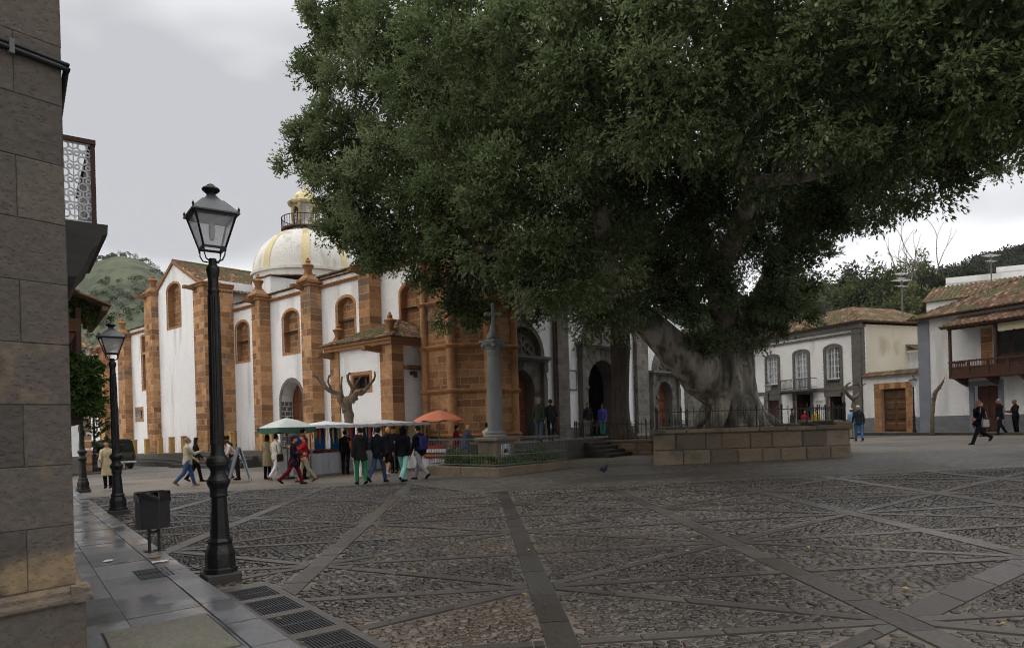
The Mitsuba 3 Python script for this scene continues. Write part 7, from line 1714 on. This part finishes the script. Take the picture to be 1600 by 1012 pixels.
        for q, L in ((-.030, .060), (-.010, .072), (.011, .076), (.032, .068)):
            p0 = wr + d2 * .085 + sidev * q; p1 = p0 + d2 * L * .5 + pn * .008; p2 = p1 + unit(d2 * .7 + pn * .7) * L * .5
            body += [hullm(blob(p0, .0095), blob(p1, .009)), hullm(blob(p1, .009), blob(p2, .0075))]
        t0 = wr + d2 * .03 + sidev * .026; t1 = t0 + unit(d2 + sidev * .9 + pn * .3) * .045; t2 = t1 + unit(d2 + pn * .5) * .03
        body += [hullm(blob(t0, .013), blob(t1, .010)), hullm(blob(t1, .010), blob(t2, .008))]
    m = to_mb(body, fr, 2, .25); part(key, 'body', m, cloth(*SKIN[skin]))
    part(key, 'jacket' if not coat else 'coat', to_mb(topm, fr, 4, .056, .020), cloth(*top)); part(key, 'shorts' if shorts else 'trousers', to_mb(botm, fr, 4, .06, .013), cloth(*bottom)); part(key, 'shoes', to_mb(shoe, fr, 3), cloth(*shoes))
    if hair is not None:
        hm = [hullm(blob(hp(0, -.022, .045), (.086, .094, .088)), blob(hp(0, -.045, -.01), (.080, .066, .055)))]
        if hairlen: hm.append(hullm(blob(hp(0, -.05, .02), (.088, .066, .06)), blob(hp(0, -.075, -.10 - hairlen), (.085, .045, .05)))); hm += [hullm(blob(hp(e * .07, -.01, .03), (.025, .05, .04)), blob(hp(e * .078, -.02, -.08 - hairlen * .6), (.024, .035, .03))) for e in (-1, 1)]
        cut = m3.Manifold.hull_points(blob(hp(0, .085, -.045), (.066, .06, .105)))
        part(key, 'hair', to_mb([union(hm) - cut], fr, 3, .04), cloth(*hair))
    if cap is not None: part(key, 'cap', to_mb([hullm(blob(hp(0, -.01, .075), (.092, .105, .055)), blob(hp(0, -.01, .045), (.094, .108, .02))), hullm(blob(hp(-.05, .09, .045), (.02, .02, .008)), blob(hp(.05, .09, .045), (.02, .02, .008)), blob(hp(0, .15, .035), (.04, .02, .006)))], fr, 2, .05), cloth(*cap))
    m = MB(fr)
    for e in (-1, 1): m.ball(hp(e * .030, .074, .018), .0085, n=5)
    part(key, 'eyes', m, cloth(30, 24, 22))
    if bag is not None:
        sd, col, zz = bag; bx = np.array([sd * (.21 * w + .03), -.02, hz + zz])
        m = to_mb([hullm(*[blob(bx + np.array([a, b, c]), .03) for a in (-.02, .02) for b in (-.11, .11) for c in (-.12, .10)])], fr, 2); b = thing('bag', f'{("bag", "bag")[0]} carried by the {label}'[:0] or BAGS.pop(0), 'bag'); part(b, 'pouch', m, cloth(*col))
        m = MB(fr); tp = tor(sd * .10, .02, .585); m.tube([bx + [0, .09, .1], tor(sd * .16 * w, .12, .40), tp, tor(sd * .16 * w, -.13, .40), bx + [0, -.09, .1]], .012, 5); part(b, 'strap', m, cloth(*col))
    if pack is not None:
        m = to_mb([hullm(*[blob(tor(a, -.185 - q, c), .045) for a in (-.10, .10) for q, c in ((0, .10), (.0, .48), (.06, .14), (.05, .40))])], fr, 3); b = thing('backpack', BAGS.pop(0), 'backpack'); part(b, 'pouch', m, cloth(*pack))
        m = MB(fr)
        for e in (-1, 1): m.tube([tor(e * .10, -.16, .48), tor(e * .11, -.02, .60), tor(e * .12, .15, .44), tor(e * .14, .10, .18), tor(e * .12, -.15, .12)], .017, 5)
        part(b, 'strap', m, cloth(*pack))
    return key
BAGS = ['white carrier bag held by the woman in the long beige coat', 'dark shoulder bag of the woman in white trousers', 'brown leather bag on the back of the woman in black at the stall', 'purple-blue backpack of the man in grey trousers', 'pale bag carried by the black-clad man striding in front of the balcony house']
G = lambda x: float(gz(x)) + .004
PE = [
 (-11.59, 24.3, (.75, .65), 'man in beige jacket and blue jeans walking left of the big lamp post', (176, 168, 148), (62, 84, 118), dict(hair=(120, 116, 112), stride=20, arms=(25, 40), elbow=(30, 70), shoes=(140, 115, 80), wide=1.08, H=1.70)),
 (-12.35, 26.6, (.95, .3), 'dark dressed person half hidden behind the man in the beige jacket', (42, 38, 38), (24, 22, 24), dict(stride=-16, hairlen=.05, elbow=(40, 40))),
 (-11.35, 26.9, (-.9, -.4), 'person in cream jacket mostly hidden behind the big lamp post', (190, 180, 162), (70, 70, 84), dict(stride=10, arms=(30, 20), elbow=(60, 50))),
 (-11.95, 28.6, (.1, 1), 'man in navy jacket and jeans just right of the big lamp post', (34, 36, 50), (66, 86, 104), dict(stride=6)),
 (-10.75, 26.6, (-.75, -.5), 'person in pale pink shirt leaning over the board sign', (196, 178, 172), (40, 36, 36), dict(lean=38, arms=(25, 30), elbow=(40, 40), hair=(96, 60, 48), skin='tan')),
 (-14.5, 24.4, (.35, -1), 'woman in long beige coat standing by the leaning lamp post', (192, 178, 140), (30, 28, 32), dict(coat=.42, hair=(92, 62, 44), arms=(8, 15), elbow=(20, 65), bag=(1, (200, 200, 200), .02), H=1.64)),
 (-9.35, 26.0, (.25, 1), 'woman with dark hair in long beige cardigan at the left end of the stall', (150, 136, 106), (28, 26, 26), dict(coat=.38, hairlen=.10, H=1.64, elbow=(20, 20))),
 (-8.75, 25.2, (.45, .9), 'woman in cream top and white trousers walking past the stall', (196, 190, 176), (206, 202, 206), dict(stride=18, bag=(1, (52, 44, 40), -.02), hair=(50, 34, 30), shoes=(150, 120, 100), H=1.66)),
 (-7.3, 22.7, (.97, .2), 'woman in dark coat and red trousers with one foot lifted', (34, 34, 42), (104, 26, 36), dict(stride=22, coat=.20, hair=(60, 30, 24), arms=(5, 20), elbow=(50, 70), H=1.58)),
 (-7.2, 23.6, (-.92, -.35), 'woman in bright red jacket and khaki trousers holding an arm round her companion', (150, 38, 38), (168, 154, 130), dict(stride=-16, hair=(88, 52, 38), arms=(50, 60), elbow=(60, 50), shoes=(60, 50, 44), H=1.60)),
 (-7.75, 25.2, (.55, .9), 'tall man in blue hooded jacket standing at the stall', (40, 52, 82), (22, 20, 24), dict(hood=True, H=1.80, wide=1.1, elbow=(40, 40), hair=(24, 20, 20))),
 (-6.6, 26.9, (.0, 1), 'woman in black with a brown bag looking at the stall', (18, 17, 18), (20, 20, 22), dict(bag=(1, (130, 78, 42), .30), hair=(20, 18, 18), H=1.66, wide=1.05)),
 (-4.8, 21.5, (-.55, .8), 'person in dark hooded parka and bright green trousers', (38, 36, 38), (54, 116, 84), dict(stride=7, hood=True, coat=.14, H=1.72, wide=1.16, arms=(-8, 15), elbow=(15, 60), hair=(34, 28, 24), turn=25)),
 (-5.55, 24.4, (-.3, .9), 'child in white leggings behind the person in green trousers', (70, 62, 60), (205, 200, 200), dict(H=1.50, shoes=(215, 215, 215), shorts=False, stride=8)),
 (-4.3, 21.8, (.35, .95), 'man in dark jacket and blue jeans mid step with trainers', (26, 28, 32), (58, 72, 96), dict(stride=-20, H=1.74, hair=(40, 26, 22), shoes=(22, 22, 24), wide=1.05)),
 (-4.55, 24.9, (.3, .95), 'fair haired person in dark jacket, shorts and white trainers', (34, 32, 36), (30, 28, 30), dict(shorts=True, stride=10, shoes=(220, 220, 220), hair=(190, 160, 100), H=1.70, hood=True)),
 (-4.55, 26.2, (-.2, -1), 'man in dark jacket with cap facing the plaza at the stall', (30, 30, 34), (22, 22, 24), dict(cap=(34, 32, 36), arms=(20, 20), elbow=(80, 80), H=1.72)),
 (-3.45, 21.5, (.25, .95), 'woman with long black hair in black coat and mint trousers', (20, 20, 24), (132, 188, 178), dict(stride=19, coat=.05, hairlen=.14, hair=(18, 16, 18), H=1.72, wide=1.06)),
 (-3.05, 22.2, (-.75, .6), 'man in black jacket and grey trousers with a backpack', (24, 24, 28), (132, 130, 132), dict(stride=-22, pack=(46, 46, 92), H=1.74, hair=(30, 26, 24))),
 (-1.85, 26.5, (.8, .45), 'bald man in slate blue jacket leaning by the column railing', (64, 72, 90), (96, 104, 116), dict(hair=None, lean=10, arms=(30, 35), elbow=(50, 50), H=1.68, wide=1.12)),
 (-2.25, 27.3, (.9, .4), 'person in dark red jacket behind the bald man', (96, 22, 34), (40, 38, 40), dict(hair=(50, 36, 36), H=1.66)),
 (-1.0, 27.2, (.6, .7), 'dark haired person in pale shirt half hidden by the column', (196, 186, 178), (40, 40, 48), dict(hair=(18, 16, 16), skin='dark', H=1.70, arms=(25, 20), elbow=(50, 50))),
 (17.3, 34.1, (.15, 1), 'man with white cap, dark jacket and blue jeans walking towards the house', (44, 48, 50), (68, 104, 148), dict(cap=(205, 205, 205), hair=(150, 145, 140), stride=12, H=1.72, wide=1.1)),
 (18.5, 37.2, (-.2, 1), 'person in light blue top and white hat beside the planter end', (120, 160, 190), (150, 140, 120), dict(cap=(215, 215, 215), hair=(90, 60, 50), H=1.58)),
 (18.4, 26.9, (-.95, -.15), 'grey haired man in black striding in front of the balcony house', (20, 20, 24), (30, 29, 32), dict(stride=30, hair=(96, 92, 90), skin='tan', H=1.76, wide=1.12, coat=.06, arms=(30, -10), elbow=(40, 20), bag=(-1, (150, 144, 138), -.02))),
 (22.6, 32.8, (-.9, -.3), 'person hidden behind the striding man in black', (60, 34, 36), (40, 38, 44), dict(H=1.62, hair=(90, 50, 40))),
 (24.0, 33.6, (-.9, .2), 'man in dark coat with grey hair left of the house door', (26, 26, 30), (30, 30, 34), dict(hair=(150, 140, 130), skin='tan', stride=12, H=1.72, wide=1.1, coat=.12)),
 (25.0, 33.9, (-.95, .1), 'elderly man in tan flat cap and dark jacket at the right edge', (28, 28, 32), (24, 24, 26), dict(cap=(168, 124, 84), hair=(110, 100, 92), skin='tan', arms=(20, 20), elbow=(80, 80), H=1.64, wide=1.08)),
]
for x, y, face, lb, top, bot, kw in PE: person(x, y, G(x) + (.05 if x < -14 else 0), face, lb, top, bot, **kw)
person(1.13, 28.35, .915, (.3, .95), 'grey haired man in green jacket and jeans on the terrace edge', (52, 60, 46), (70, 84, 96), hair=(150, 120, 110), H=1.72, wide=1.1, stride=6)
person(1.62, 28.5, .915, (.2, .95), 'person in dark jacket and dark trousers on the terrace edge', (40, 44, 46), (28, 28, 36), hair=(64, 36, 34), H=1.68, stride=9, arms=(15, 15), elbow=(60, 60))
person(4.85, 36.6, .92, (-.2, -1), 'person in purple top and turquoise trousers at the central church door', (84, 78, 168), (70, 190, 180), H=1.62, hair=(60, 44, 40), skin='tan')
person(4.1, 36.9, .92, (.3, -1), 'person in dark top at the left jamb of the central church door', (44, 44, 50), (170, 165, 150), H=1.70)
person(17.6, 41.0, .33, (-.4, -1), 'person in red top outside the cafe door', (150, 40, 46), (40, 40, 44), H=1.62, hairlen=.08)
person(18.4, 41.3, .34, (.3, -1), 'person in yellow top outside the cafe door', (190, 165, 60), (50, 50, 60), H=1.66)
person(16.9, 41.2, .31, (.8, -.4), 'person in dark grey jacket outside the cafe door', (52, 56, 60), (40, 44, 60), H=1.72)
